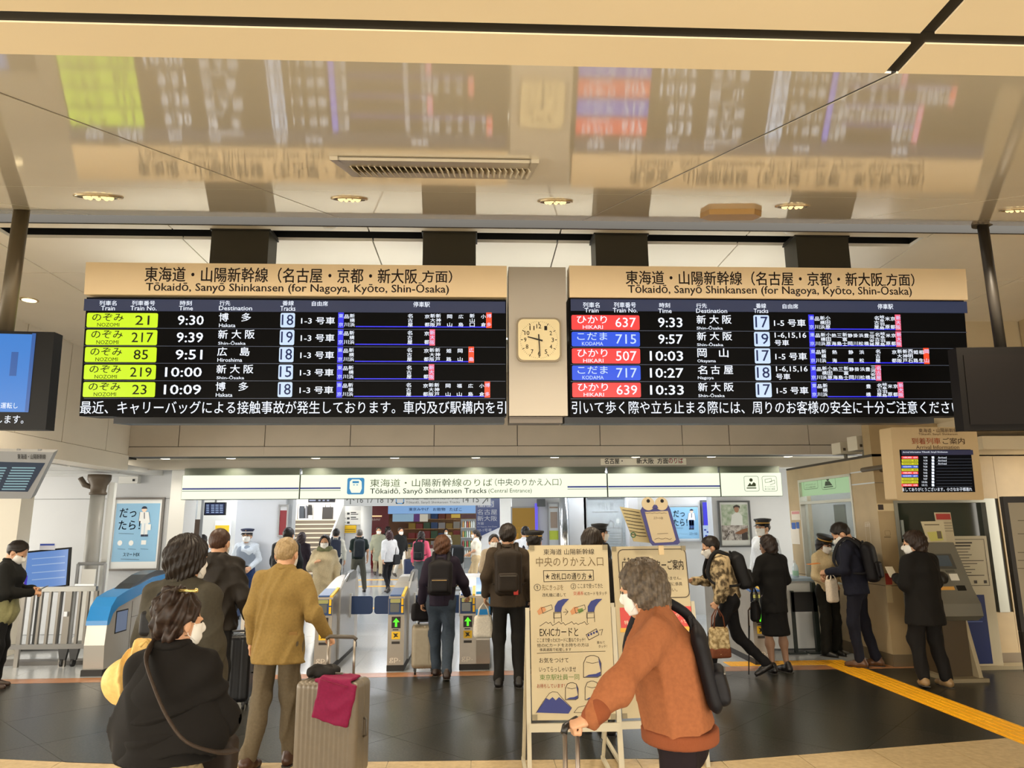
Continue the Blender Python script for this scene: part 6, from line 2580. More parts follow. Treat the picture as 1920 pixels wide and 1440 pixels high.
def person(label, x, y, heading=0.0, H=1.68, seed=1, female=False, lean=0.0, hyaw=0.0, hpitch=0.0, hroll=0.0, arms=('down', 'down'), legs='stand', top=None, bottom=None, shoes='#2a211b', hair=('short', '#1d1511'), mask=True, cap=None, glasses=False, feet_yaw=(8, -8), z0=0.0, hands=(25, 25), group=None, skin=None, extra=None, scarf=None, res=1.0, collar=None, twist=0.0, hs=1.0):
    k = H/1.70
    a = radians(heading)
    Rt = np.array([cos(a), -sin(a), 0])
    Fw = np.array([sin(a), cos(a), 0])
    org = np.array([x, y, z0])
    zp = .95
    th = radians(lean)
    tw = radians(twist)

    def T(p, bend=True):
        px_, py_, pz_ = p
        if bend and pz_ > zp:
            px_, py_ = px_*cos(tw)+py_*sin(tw), py_*cos(tw)-px_*sin(tw)
            dz = pz_-zp
            py_, pz_ = py_*cos(th)+dz*sin(th), zp+dz*cos(th)-py_*sin(th)
        return org+k*(px_*Rt+py_*Fw)+np.array([0, 0, k*pz_])
    wf = .9 if female else 1.0
    sk = skin or SKIN
    Y = max(1.0, np.hypot(x, y))
    h = float(np.clip(.0019*Y, .0095, .026))*res
    hh = float(np.clip(.0011*Y, .006, .011))
    t = thing('person', label, 'person', org, group)
    up = nz(T((0, 0, 1.3))-T((0, 0, 1.0)))
    Rb = nz(T((1, 0, 1.3))-T((0, 0, 1.3)))
    Fb = nz(np.cross(up, Rb))
    # ---- joints
    sh = {s: T((s*.166*wf, -.012, 1.362)) for s in (-1, 1)}
    presets = {'down': ((.235, -.03, 1.12), (.245, .05, .88)), 'phone': ((.22, .02, 1.10), (.07, .27, 1.17)), 'hold': ((.23, 0, 1.11), (.17, .23, 1.0)), 'front': ((.22, .02, 1.1), (.05, .2, .98)), 'bag': ((.24, -.05, 1.13), (.25, .06, .93)), 'swing': ((.24, .06, 1.13), (.23, .22, .93)), 'rear': ((.24, -.14, 1.14), (.25, -.2, .91)), 'strap': ((.25, .0, 1.13), (.13, .16, 1.22))}
    el, wr = {}, {}
    for s, A in zip((-1, 1), arms):
        if isinstance(A, str):
            e, w = presets[A]
            el[s] = T((s*e[0]*(.95 if female else 1), e[1], e[2]))
            wr[s] = T((s*w[0], w[1], w[2]), bend=(w[2] > .95))
        else:
            el[s], wr[s] = (np.asarray(A[0], float), np.asarray(A[1], float)) if len(A) > 2 else (T(A[0]), T(A[1], bend=False))
    if legs == 'stand':
        lg = {-1: ((-.10, .02, .49), (-.105, -.02, .085)), 1: ((.10, .02, .49), (.105, -.02, .085))}
    elif legs == 'walk':
        lg = {-1: ((-.09, .17, .50), (-.09, .24, .09)), 1: ((.09, .03, .49), (.09, -.24, .15))}
    elif legs == 'walk2':
        lg = {1: ((.09, .17, .50), (.09, .24, .09)), -1: ((-.09, .03, .49), (-.09, -.24, .15))}
    elif legs == 'wide':
        lg = {-1: ((-.14, .03, .49), (-.18, -.02, .085)), 1: ((.14, .02, .49), (.18, -.02, .085))}
    else:
        lg = legs
    hip = {s: T((s*.088, 0, .90), False) for s in (-1, 1)}
    kn = {s: T(lg[s][0], False) for s in (-1, 1)}
    an = {s: T(lg[s][1], False) for s in (-1, 1)}
    # ---- head frame
    hy, hp, hr = radians(hyaw), radians(hpitch), radians(hroll)
    f0 = nz(Fb*cos(hy)+Rb*sin(hy))
    r0 = nz(np.cross(f0, up))
    u0 = np.cross(r0, f0)
    Hf = nz(f0*cos(hp)-u0*sin(hp))
    Hu = nz(np.cross(r0, Hf))
    Hr = nz(r0*cos(hr)-Hu*sin(hr))
    Hu = np.cross(Hr, Hf)
    nb = T((0, -.012, 1.44))
    sc = hs*k*(1.07 if female else 1.11)
    hc = nb+sc*(.104*nz(up*.6+Hu*.4)+.026*Hf)

    def Q(p):
        return hc+sc*(p[0]*Hr+p[1]*Hf+p[2]*Hu)
    # ---- body: head, neck, trunk core, hands (one mesh)
    S = Soft(.025*sc)
    S.ell(Q((0, -.008, .03)), np.array((.073, .092, .088))*sc, Hr, Hf)
    S.ell(Q((0, .035, -.035)), np.array((.058, .06, .072))*sc, Hr, Hf)
    S.cone(Q((0, .05, -.075)), Q((0, .062, -.088)), .032*sc, .026*sc)
    S.cone(Q((0, .092, .01)), Q((0, .110, -.024)), .009*sc, .014*sc, k=.012)
    S.ell(Q((0, .085, -.06)), np.array((.024, .014, .012))*sc, Hr, Hf, k=.012)
    for s in (-1, 1):
        S.ell(Q((s*.075, -.008, -.005)), np.array((.011, .02, .032))*sc, Hr, Hf, k=.008)
        S.ell(Q((s*.032, .078, .022)), np.array((.022, .012, .008))*sc, Hr, Hf, k=.01)
    headsd = S
    S2 = Soft(.03)
    S2.cone(Q((0, -.02, -.05)), nb-up*.05*k, .052*sc, .06*sc)
    headlist = list(S.p)
    S.p = S.p+S2.p
    S.lo, S.hi = np.minimum(S.lo, S2.lo), np.maximum(S.hi, S2.hi)
    V1, F1 = S.mesh(hh)
    Vs, Fs = [V1], [F1]
    n = len(V1)
    for s, cu_ in zip((-1, 1), hands):
        if cu_ is None:
            continue
        d = nz(wr[s]-el[s])
        opts = arms[0 if s < 0 else 1]
        Hs = Soft(.012)
        ff = d
        pn = nz(np.cross(d, Rb)*0-Rb*s)
        if abs(d[2]) < .75:
            pn = np.array([0, 0, -1.0])*.6-Rb*s*.6
        if not isinstance(opts, str) and len(opts) > 2 and opts[2] is not None:
            ff, pn = opts[2]
            ff = nz(ff)
        Hs.cone(wr[s]-d*.1*k, wr[s]-d*.0, .034*k, .026*k)
        hand_prims(Hs, wr[s], ff, pn, s if np.cross(ff, pn)@Rb*s <= 0 or True else -s, cu_, k*(.93 if female else 1))
        V, Fc = Hs.mesh(float(np.clip(.0009*Y, .0045, .009)))
        Vs.append(V)
        Fs.append(Fc+n)
        n += len(V)
    # trunk core and limbs, inside the clothes
    Cb = Soft(.05)
    Cb.econe(T((0, 0, .98)), T((0, 0, 1.30)), (.11*k, .07*k), (.12*k, .07*k), Rb)
    for s in (-1, 1):
        Cb.cone(T((0, -.01, 1.36)), sh[s], .06*k, .045*k)
        Cb.cone(sh[s], el[s], .038*k, .032*k)
        Cb.cone(el[s], wr[s], .032*k, .024*k)
        Cb.cone(T((0, 0, .97)), hip[s], .08*k, .07*k)
        lr = 1.0 if (bottom or {}).get('kind') in ('skirt', 'shorts') else .78
        Cb.cone(hip[s], kn[s], .062*k*lr, .044*k*lr)
        Cb.cone(kn[s], kn[s]+(an[s]-kn[s])*.35, .044*k*lr, .05*k*lr)
        Cb.cone(kn[s]+(an[s]-kn[s])*.35, an[s], .05*k*lr, .032*k*lr)
    V, Fc = Cb.mesh(max(.016, h))
    Vs.append(V)
    Fs.append(Fc+n)
    mk('body', np.concatenate(Vs), np.concatenate(Fs), sk, t, True)
    # ---- eyes
    for s in (-1, 1):
        m = MB()
        m.sphere(Q((s*.031, .079, .006)), .0115*sc, 8, 6)
        m.build('eye', M('#1c1512', .25), t, True)
    if not mask:
        m = MB()
        m.tube([Q((-.022, .092, -.06)), Q((0, .099, -.061)), Q((.022, .092, -.06))], .0045*sc, 6)
        m.build('mouth', M('#a2604f', .5), t, True)
    # ---- mask
    if mask:
        Sm = Soft(.025*sc)
        Sm.p = list(headlist)
        c0 = Q((0, .085, -.045))
        Sm.lo, Sm.hi = c0-.11, c0+.11

        def region(P, d, c0=c0):
            q = P-c0
            xx, yy, zz = q@Hr/sc, q@Hf/sc, q@Hu/sc
            reg = np.maximum(np.maximum(np.abs(zz)-.046-.004*np.cos(xx*20), np.abs(xx)-.066), -yy-.06)
            return np.maximum(d-.008*sc, reg)
        Sm.post = region
        mo = Sm.build('face_mask', hh, M('#e4e2dc', .8), t)
        if mo:
            m = MB()
            for s in (-1, 1):
                m.tube([Q((s*.06, .058, -.018)), Q((s*.078, .012, .018)), Q((s*.08, -.018, .0))], .0016*sc, 5)
                m.tube([Q((s*.058, .052, -.075)), Q((s*.076, .0, -.045)), Q((s*.08, -.018, .0))], .0016*sc, 5)
            m.build('ear_loops', M('#e4e2dc', .8), mo)
    # ---- hair
    if hair:
        st, hcx = hair[0], hair[1]
        Hs = Soft(.03*sc)
        Hs.ell(Q((0, -.012, .034)), np.array((.088, .107, .103))*sc, Hr, Hf)
        lowz = -.07
        ybk = .0
        if st in ('bob', 'long', 'thick'):
            Hs.ell(Q((0, -.025, -.02)), np.array((.092, .092, .12))*sc, Hr, Hf)
            lowz = -.125 if st != 'thick' else -.085
        if st == 'thick':
            Hs.ell(Q((0, -.02, .03)), np.array((.095, .112, .108))*sc, Hr, Hf)
        if st == 'long':
            Hs.econe(Q((0, -.055, -.02)), Q((0, -.085, -.24)), (.09*sc, .05*sc), (.075*sc, .035*sc), Hr)
            lowz = -.27
        if st == 'pony':
            Hs.cone(Q((0, -.09, .03)), Q((0, -.135, -.06)), .03*sc, .03*sc)
            Hs.cone(Q((0, -.135, -.06)), Q((0, -.12, -.2)), .03*sc, .015*sc)
            lowz = -.22
        if st == 'bun':
            Hs.ell(Q((0, -.04, .05)), np.array((.094, .095, .095))*sc, Hr, Hf)
            Hs.ell(Q((0, -.05, .125)), np.array((.062, .06, .04))*sc, Hr, Hf)
            Hs.ell(Q((0, -.045, -.03)), np.array((.078, .065, .07))*sc, Hr, Hf)
            lowz = -.1
        rs = np.random.RandomState(seed)
        ph = rs.rand(4)*6
        amp = {'short': .0035, 'crop': .002, 'bun': .011}.get(st, .006)*sc
        fr = 1.0 if st != 'bun' else .55

        def hp_(P, d, lowz=lowz, st=st):
            q = (P-hc)/sc
            xx, yy, zz = q@Hr, q@Hf, q@Hu
            ang = np.arctan2(xx, yy+.02)
            d = d+amp*np.sin(ang*(26*fr)+ph[0]+6*zz*8)*.7+amp*.6*np.sin(zz*90*fr+ph[1]+ang*5)
            if st == 'bun':
                d = d+.011*sc*np.sin(62*xx+ph[2])*np.sin(58*yy+ph[3])*np.sin(55*zz+ph[1])
            frn = .055 if st in ('bob', 'long', 'thick', 'bun') else .048
            cut = (yy-frn)*.82-(zz-.045)*.62+.018*np.cos(xx*30)
            if st in ('bob', 'long', 'thick'):
                side = (yy-.035)-.0*zz
                cut = np.where(zz < .02, np.maximum(cut, side*.9), cut)
            else:
                side = (yy-.028)
                cut = np.where(zz < .03, np.maximum(cut, side*.8), cut)
                ear = .03-np.sqrt((yy+.005)**2+(zz+.012)**2)
                cut = np.where(np.abs(xx) > .05, np.maximum(cut, ear), cut)
            low = (lowz-zz)+(0.35*(yy+.05) if st in ('short', 'crop', 'bun', 'thick') else .0)
            return np.maximum(np.maximum(d, cut*sc), low*sc*.9)
        Hs.post = hp_
        if st == 'crop':
            Hs.p = []
            Hs.lo, Hs.hi = np.full(3, 1e9), np.full(3, -1e9)
            Hs.ell(Q((0, -.01, .031)), np.array((.08, .1, .095))*sc, Hr, Hf)
        Hs.build('hair', hh, M(hcx, .5, noise=.35, nscale=60, spec=.35, hex2=(hair[2] if len(hair) > 2 else None), spread=.5), t)
    if cap:
        m = MB()
        c = Q((0, -.01, .085))
        m.lathe(c, [(.092*sc, -.03*sc), (.094*sc, .0), (.118*sc, .03*sc), (.112*sc, .045*sc), (.03*sc, .055*sc)], 24, Hu)
        co = m.build('cap', M(cap[0], .6), t, True)
        m = MB()
        m.lathe(c, [(.0955*sc, -.02*sc), (.0965*sc, -.004*sc)], 24, Hu)
        m.build('cap_band', M(cap[1], .5), co, True)
        m = MB()
        pts = []
        for q in np.linspace(-1.15, 1.15, 11):
            pts.append((sin(q)*.093, cos(q)*.093-.01, .058))
        out = []
        for q in np.linspace(1.15, -1.15, 11):
            out.append((sin(q)*.105, cos(q)*.125-.005+(.012*cos(q)), .035))
        m.prism([Q(p) for p in pts+out], -Hu*.006*sc)
        m.build('cap_visor', M('#111114', .3), co)
        m = MB()
        m.sphere(Q((0, .092, .105)), .011*sc, 8, 6)
        m.build('cap_badge', M('#c9a24a', .3, metal=.6), co, True)
    if glasses:
        m = MB()
        for s in (-1, 1):
            ring = [Q((s*.033+.022*cos(q), .097, .006+.018*sin(q))) for q in np.linspace(0, 2*pi, 15)]
            m.tube(ring, .0016*sc, 5)
            m.tube([Q((s*.055, .095, .008)), Q((s*.078, .03, .008)), Q((s*.08, -.01, .004))], .0016*sc, 5)
        m.build('glasses', M('#2a221a', .3), t)
    # ---- shoes
    for i, s in enumerate((-1, 1)):
        A = an[s]
        if A[2]-z0 > .6:
            continue
        fy = radians(feet_yaw[0 if s < 0 else 1])
        fv = nz(Fw*cos(fy)-Rt*sin(fy)*(-1))
        # heel lifts when the ankle is high
        lift = max(0.0, (A[2]-z0)/k-.085)
        pit = min(.75, lift*6.0)
        fd = nz(fv*cos(pit)-np.array([0, 0, 1])*sin(pit))
        fu = nz(np.cross(np.cross(fv, (0, 0, 1)), fd))
        So = Soft(.03)
        So.cone(A-fu*.045*k-fd*.045*k, A-fu*.05*k+fd*.06*k, .04*k, .04*k)
        So.cone(A-fu*.05*k+fd*.06*k, A-fu*.058*k+fd*.15*k, .042*k, .03*k)
        So.cone(A-fu*.03*k-fd*.02*k, A+fu*.01*k-fd*.02*k, .045*k, .042*k)
        A2, f2 = A.copy(), fu.copy()

        def shp(P, d, A2=A2, f2=f2):
            return np.maximum(d, -((P-A2)@f2)-.083*k)
        So.post = shp
        so_ = So.build('shoe', max(.009, h*.7), M(shoes, .4), t)
        if so_ is not None:
            m = MB()
            lx = np.cross(fd, fu)
            pts = [A-fu*.078*k+fd*p*k+lx*q*k for p, q in ((-.085, -.03), (-.05, -.042), (.06, -.042), (.13, -.036), (.178, -.012), (.178, .012), (.13, .036), (.06, .042), (-.05, .042), (-.085, .03))]
            m.prism(pts, -fu*.0065*k)
            m.build('sole', M('#3a3632' if shoes not in ('#1a1614',) else '#0d0c0b', .7), so_)
    # ---- lower garment
    bt = dict(kind='trousers', col='#2b2b2e', r=1.0)
    bt.update(bottom or {})
    bm_ = bt.get('mat') or cloth(bt['col'])
    B = Soft(.045)
    rr = bt['r']
    if bt['kind'] in ('trousers', 'shorts'):
        B.econe(T((0, -.005, .88), False), T((0, 0, 1.04), False), (.158*k*rr, .115*k*rr), (.148*k, .108*k), Rt)
        for s in (-1, 1):
            B.cone(hip[s], kn[s], .088*k*rr, .066*k*rr)
            if bt['kind'] == 'trousers':
                B.cone(kn[s], an[s]+np.array([0, 0, .01]), .066*k*rr, bt.get('hem', .057)*k*rr)
            elif 'len' in bt:
                B.cone(kn[s], kn[s]+(an[s]-kn[s])*bt['len'], .066*k*rr, .07*k*rr)
    else:
        zh = bt.get('len', .45)
        w = bt.get('flare', .2)
        B.econe(T((0, 0, 1.04), False), T((0, 0, .86), False), (.135*k, .105*k), (.168*k, .13*k), Rt)
        B.econe(T((0, 0, .86), False), T((0, 0.01, zh), False), (.168*k, .13*k), (w*k, w*.78*k), Rt)

        def flat(P, d, zh=zh):
            return np.maximum(d, z0+zh*k-P[:, 2])
    fo = folds(seed+7, bt.get('fold', .008), 30, org)
    if bt['kind'] == 'skirt':
        B.post = lambda P, d: flat(P, fo(P, d))
        B.lo[2] = z0+zh*k-.02
    else:
        B.post = fo
    B.build({'trousers': 'trousers', 'shorts': 'shorts', 'skirt': 'skirt'}[bt['kind']], h, bm_, t)
    # ---- upper garment
    tp = dict(col='#33333a', hem=.88, b=.0, flare=0, sleeve='long', fold=.009, collar=True)
    tp.update(top or {})
    tm_ = tp.get('mat') or cloth(tp['col'])
    b = tp['b']
    U = Soft(.05)
    hz = tp['hem']
    U.econe(T((0, 0, hz), hz > zp), T((0, 0, 1.08)), ((.165*wf+b+tp['flare'])*k, (.125+b+tp['flare']*.7)*k), ((.152*wf+b)*k, (.112+b)*k), Rb)
    U.econe(T((0, 0, 1.08)), T((0, .005, 1.27)), ((.152*wf+b)*k, (.112+b)*k), ((.168*wf+b)*k, (.122+b)*k), Rb)
    U.econe(T((0, .005, 1.27)), T((0, -.012, 1.385)), ((.168*wf+b)*k, (.122+b)*k), ((.10*wf+b*.4)*k, (.075+b*.4)*k), Rb)
    U.cone(T((0, -.014, 1.37)), T((0, -.016, 1.44)), .08*k, .058*k)
    for s in (-1, 1):
        U.cone(T((s*.06*wf, -.014, 1.405)), sh[s], .052*k, (.054+b*.4)*k)
        U.cone(sh[s], el[s] if tp['sleeve'] == 'long' else sh[s]+(el[s]-sh[s])*.75, (.056+b*.4)*k, (.05+b*.5)*k, k=.04)
        if tp['sleeve'] == 'long':
            U.cone(el[s], wr[s]-nz(wr[s]-el[s])*.015, (.05+b*.5)*k, (.037+b*.35)*k, k=.03)
    if tp.get('hood'):
        U.econe(T((-.05, -.10, 1.40)), T((.05, -.10, 1.40)), (.07*k, .06*k), (.07*k, .06*k), up)
    zhem = T((0, 0, hz), hz > zp)
    fo2 = folds(seed, tp['fold'], 27, org)
    el0, wr0 = el, wr

    def topcut(P, d):
        d = fo2(P, d)
        # flat hem; the forearms below it stay
        q = (zhem-P)@np.array(up)
        near = np.minimum(*[np.sqrt((((P-el0[s])-np.clip(((P-el0[s])@(wr0[s]-el0[s]))/((wr0[s]-el0[s])@(wr0[s]-el0[s])), 0, 1)[:, None]*(wr0[s]-el0[s]))**2).sum(1)) for s in (-1, 1)])
        q = np.where(near < (.075+b)*k, -1.0, q)
        return np.maximum(d, q)
    U.post = topcut
    U.lo[2] -= .02
    tn = tp.get('name', 'jacket')
    tob = U.build(tn, h, tm_, t)
    if tp['collar']:
        Cc = Soft(.012)
        for q0, q1 in zip(np.linspace(-2.5, 2.5, 11)[:-1], np.linspace(-2.5, 2.5, 11)[1:]):
            p0 = nb+up*.015*k+(-Fb*cos(q0)*.058+Rb*sin(q0)*.06)*k-Fb*.004
            p1 = nb+up*.015*k+(-Fb*cos(q1)*.058+Rb*sin(q1)*.06)*k-Fb*.004
            Cc.cone(p0, p1, .02*k, .02*k)
        Cc.build('collar', max(.008, hh), collar or tm_, t)
    if scarf:
        Cc = Soft(.03)
        for q0 in np.linspace(0, 2*pi, 13)[:-1]:
            q1 = q0+pi/6
            Cc.cone(nb+(Fb*cos(q0)*.085+Rb*sin(q0)*.09)*k+up*.005, nb+(Fb*cos(q1)*.085+Rb*sin(q1)*.09)*k+up*.005, .045*k, .045*k)
        Cc.post = folds(seed+3, .007, 60, org)
        Cc.build('scarf', max(.01, hh), scarf, t)
    fr = dict(t=t, T=T, up=up, R=Rb, F=Fb, sh=sh, el=el, wr=wr, hc=hc, Q=Q, k=k, nb=nb, b=b, an=an, org=org, h=h, Hr=Hr, Hf=Hf, Hu=Hu, sc=sc)
    return fr


def strap_path(p, s, w=.09, dback=.14, z1=1.12, front=.135):
    T, b = p['T'], p['b']
    return [T((s*w, -dback-b, 1.34)), T((s*(w+.005), -.11-b, 1.41)), T((s*(w+.005), -.03, 1.475+b*.5)), T((s*(w+.01), .07, 1.43+b*.5)), T((s*(w+.025), front+b, 1.30)), T((s*(w+.045), front+b*.9, 1.18)), T((s*(.165+b), .05, 1.10)), T((s*(.15+b*.5), -.09-b, 1.06)), T((s*.12, -dback-b, z1-.05))]


def smooth_path(pts, n=4):
    out = []
    P = [pts[0]]+list(pts)+[pts[-1]]
    for i in range(1, len(P)-2):
        for j in range(n):
            t = j/n
            a, b, c, d = P[i-1], P[i], P[i+1], P[i+2]
            out.append(.5*(2*b+(c-a)*t+(2*a-5*b+4*c-d)*t*t+(3*b-a-3*c+d)*t**3))
    out.append(pts[-1])
    return out


def backpack(label, p, col, w=.29, hgt=.42, d=.15, zc=1.19, col2=None, group=None, straps=True, fold=.005, pocket=True, accent=None):
    k, T, b = p['k'], p['T'], p['b']
    R, U, Fv = p['R'], p['up'], p['F']
    back = .118+b
    c = T((0, -back-d/2, zc))
    t = thing('backpack', label, 'backpack', T((0, -back-d/2, zc-hgt/2)), group)
    h = max(.01, p['h'])
    m1 = cloth(col, .6)
    S = Soft(.03)
    S.rbox(c, (w/2*k, d/2*k, hgt/2*k), .055*k, R, Fv)
    S.ell(c+U*(hgt*.42)*k, (w*.42*k, d*.42*k, .07*k), R, Fv)
    S.post = folds(sum(map(ord, label)) % 97, fold, 24, c)
    S.build('bag_body', h, m1, t)
    if pocket:
        S = Soft(.02)
        S.rbox(c-Fv*(d*.52)*k-U*hgt*.2*k, (w*.38*k, .035*k, hgt*.22*k), .03*k, R, Fv)
        fp = S.build('front_pocket', h, cloth(col2 or col, .55), t)
        m = MB()
        m.tube([c-Fv*(d*.52+.036)*k-U*hgt*.05*k+R*q*w*k for q in (-.3, 0, .3)], .004, 6)
        m.build('zip', M(accent or '#6b675f', .4, metal=.3), fp)
    m = MB()
    top = c+U*hgt*.5*k+Fv*d*.25*k
    m.tube([top-R*.04, top-R*.03+U*.045, top+R*.03+U*.045, top+R*.04], .008, 6)
    m.build('grab_handle', m1, t)
    if straps:
        for s in (-1, 1):
            pts = strap_path(p, s)
            if straps == 'far' and s != 1:
                continue
            pts = smooth_path([np.asarray(q) for q in pts], 4)
            m = MB()
            m.tube(pts, [.024*k]*19+[.016*k]*(len(pts)-19), 8, flat=.45)
            m.build('shoulder_strap', m1, t, True)
    return t


def suitcase(label, x, y, yaw, w, d, hgt, col, handle=None, group=None, ribs=True, metal=.2, hcol='#2b2b2d', hmat=None):
    a = radians(yaw)
    X, Yv = np.array([cos(a), sin(a), 0]), np.array([-sin(a), cos(a), 0])
    o = np.array([x, y, 0])
    t = thing('suitcase', label, 'suitcase', o, group)
    c = o+np.array([0, 0, .065+hgt/2])
    S = Soft(.01)
    S.rbox(c, (w/2, d/2, hgt/2), .045, X, Yv)
    if ribs:
        def rp(P, dd):
            q = P-c
            fx = np.abs(q@X)/(w/2)
            return dd+.0035*np.cos((q@X)*2*pi/.034)*(fx < .8)+.004*(np.abs(q@Yv) < .006)
        S.post = rp
    Yd = np.hypot(x, y)
    S.build('shell', float(np.clip(.0016*Yd, .0075, .016)), M(col, .35, metal=metal, noise=.05, nscale=20), t)
    for i in (-1, 1):
        for j in (-1, 1):
            q = o+X*i*(w/2-.045)+Yv*j*(d/2-.04)
            m = MB()
            m.lathe(q+np.array([0, 0, .028])-X*.011, [(.027, 0), (.028, .011), (.027, .022)], 14, X)
            wh = m.build('wheel', M('#1a1a1a', .5), t, True)
            m = MB()
            m.box(q[0]-.016, q[0]+.016, q[1]-.016, q[1]+.016, .04, .08)
            m.build('wheel_fork', M('#2c2c2c', .5), wh)
    m = MB()
    top = c+np.array([0, 0, hgt/2])
    m.tube([top-X*.07, top-X*.06+np.array([0, 0, .03]), top+X*.06+np.array([0, 0, .03]), top+X*.07], .011, 8)
    m.build('carry_handle', M(hcol, .4), t, True)
    m = MB()
    m.tube([c+X*w*.505+np.array([0, 0, .06]), c+X*(w*.505+.02)+np.array([0, 0, .05]), c+X*(w*.505+.02)-np.array([0, 0, .05]), c+X*w*.505-np.array([0, 0, .06])], .009, 8)
    m.build('side_handle', M(hcol, .4), t, True)
    if handle:
        off, zt_ = handle
        hm = hmat or M('#9a9288', .3, metal=.7)
        for i in (-1, 1):
            m = MB()
            b0 = top+X*i*w*.22+Yv*off
            m.tube([b0-np.array([0, 0, .05]), np.array([b0[0], b0[1], zt_])], .009, 8)
            m.build('handle_tube', hm, t, True)
        b0 = top+Yv*off
        m = MB()
        m.tube([np.array([*(b0-X*w*.25)[:2], zt_]), np.array([*(b0-X*w*.2)[:2], zt_+.018]), np.array([*(b0+X*w*.2)[:2], zt_+.018]), np.array([*(b0+X*w*.25)[:2], zt_])], .014, 8)
        m.build('handle_grip', M(hcol, .4), t, True)
    return t


def tote(label, top_pt, w, hgt, d, yaw, col, strap=.25, col2=None, group=None, name='tote_bag', cat='bag', soft=.02, pattern=None):
    """bag hanging from a point (a hand or a shoulder)"""
    a = radians(yaw)
    X, Yv = np.array([cos(a), sin(a), 0]), np.array([-sin(a), cos(a), 0])
    tp = np.asarray(top_pt, float)
    c = tp-np.array([0, 0, strap+hgt/2])
    t = thing(name, label, cat, c-np.array([0, 0, hgt/2]), group)
    S = Soft(.02)
    S.rbox(c, (w/2, d/2, hgt/2), min(.04, d*.45), X, Yv)
    f = folds(sum(map(ord, label)) % 89, soft*.25, 30, c)
    S.post = lambda P, dd: f(P, dd)+.25*d*np.clip((P[:, 2]-c[2])/hgt, 0, .5)
    Yd = np.hypot(*tp[:2])
    h = float(np.clip(.0016*Yd, .008, .018))
    S.build('bag_body', h, pattern or cloth(col, .7), t)
    if col2:
        S = Soft(.02)
        S.rbox(c-np.array([0, 0, hgt*.34]), (w/2+.004, d/2+.004, hgt*.17), .02, X, Yv)
        S.build('base_panel', h, cloth(col2, .6), t)
    for j in (-1, 1):
        m = MB()
        e = c+np.array([0, 0, hgt/2-.02])+Yv*j*d*.3
        m.tube([e-X*w*.28, e-X*w*.22+np.array([0, 0, strap*.6]), tp+Yv*j*.008-np.array([0, 0, .0]), e+X*w*.22+np.array([0, 0, strap*.6]), e+X*w*.28], .0075, 6)
        m.build('handle', cloth(col2 or col, .6), t, True)
    return t
# ================================================================== PEOPLE
def ux(u, Y):
    return W(u, 1000, Y)[0]


blk = '#191819'
HB = '#17110e'
QUE = 'travellers queueing before the gates'
INN = 'people in the inner hall'

# ---- elderly man in mustard jacket, his suitcase and pouch
pA = person('elderly man in a mustard jacket and khaki trousers, hand on a silver suitcase', ux(534, 5.75), 5.75, 8, 1.66, 11, arms=('down', ((.27, -.02, 1.10), (.335, .16, .93))), hair=('crop', '#a8916c', '#7d6744'), top=dict(col='#b58a2e', hem=.74, b=.022, flare=.02, fold=.010, mat=cloth('#88703f'), name='jacket'), bottom=dict(col='#5d5342', r=1.08, fold=.010), shoes='#3d2417', hands=(25, 75), feet_yaw=(6, -10), lean=4, legs={-1: ((-.10, -.02, .49), (-.12, -.16, .11)), 1: ((.10, .04, .49), (.10, .06, .085))}, group=QUE)
m = MB()
q = pA['T']((.17, -.135, .98), False)
m.box(q[0]-.03, q[0]+.03, q[1]-.02, q[1]-.005, q[2]-.012, q[2]+.012)
m.build('jacket_tab', M('#7a5a22', .6), pA['t'])
xs_ = ux(637, 5.35)
sA = suitcase('large ribbed champagne silver suitcase with a magenta pouch on top, in the foreground', xs_, 5.35, -14, .46, .27, .62, '#746b5d', handle=(.10, .93), hcol='#4a443c')
ac = radians(-14)
Xs, Ys_ = np.array([cos(ac), sin(ac), 0]), np.array([-sin(ac), cos(ac), 0])
t = thing('pouch', 'magenta fabric pouch draped over the front of the silver suitcase', 'pouch', np.array([xs_, 5.35, .5])+Xs*.1-Ys_*.15)
S = Soft(.02)
c = np.array([xs_, 5.35, .57])+Xs*.08-Ys_*.155
Xp = nz(Xs+np.array([0, 0, -.22]))
S.rbox(c, (.135, .016, .14), .012, Xp, Ys_)
S.rbox(np.array([xs_, 5.35, .70])+Xs*.06-Ys_*.06, (.13, .10, .012), .01, Xs, Ys_)
S.post = folds(5, .004, 40, c)
S.build('pouch_body', .009, cloth('#7d1440', .7), t)
m = MB()
m.tube([c+Xp*q-Ys_*.018+np.array([0, 0, .12]) for q in (-.1, 0, .1)], .004, 6)
m.build('zip', M('#7a0d3a', .4), t)
S = Soft(.02)
S.rbox(np.array([xs_, 5.35, .725])-Xs*.10+Ys_*.03, (.11, .07, .035), .03, Xs, Ys_)
S.post = folds(9, .006, 45, c)
o = S.build('black_bag_roll', .01, cloth('#1a1816', .7), None)
tag(o, 'small rolled black bag lying on top of the silver suitcase', 'bag')

# ---- woman in black poncho
pB = person('woman in a loose black top with pinned up hair, back turned, front left', ux(345, 3.0), 3.0, 12, 1.50, 21, female=True, hyaw=26, hpitch=4, arms=(((-.215, .06, 1.12), (-.17, .22, 1.08)), ((.21, .07, 1.12), (.12, .22, 1.06))), hair=('bun', '#1a110d', '#35241a'), top=dict(col='#14110f', hem=.985, b=.02, flare=.05, fold=.012, name='poncho', mat=cloth('#110e0c')), bottom=dict(kind='skirt', len=.3, flare=.22, mat=M('#17120f', .8, hex2='#8a7a58', nscale=9, spread=.08)), shoes='#1a1614', hands=(40, 40), group=QUE, hs=.88)
S = Soft(.05)
T = pB['T']
S.econe(T((0, -.01, 1.37)), T((0, .0, 1.02)), (.12, .08), (.215, .13), pB['R'])
S.econe(T((0, .0, 1.32)), T((0, .01, 1.12)), (.15, .085), (.245, .11), pB['R'])
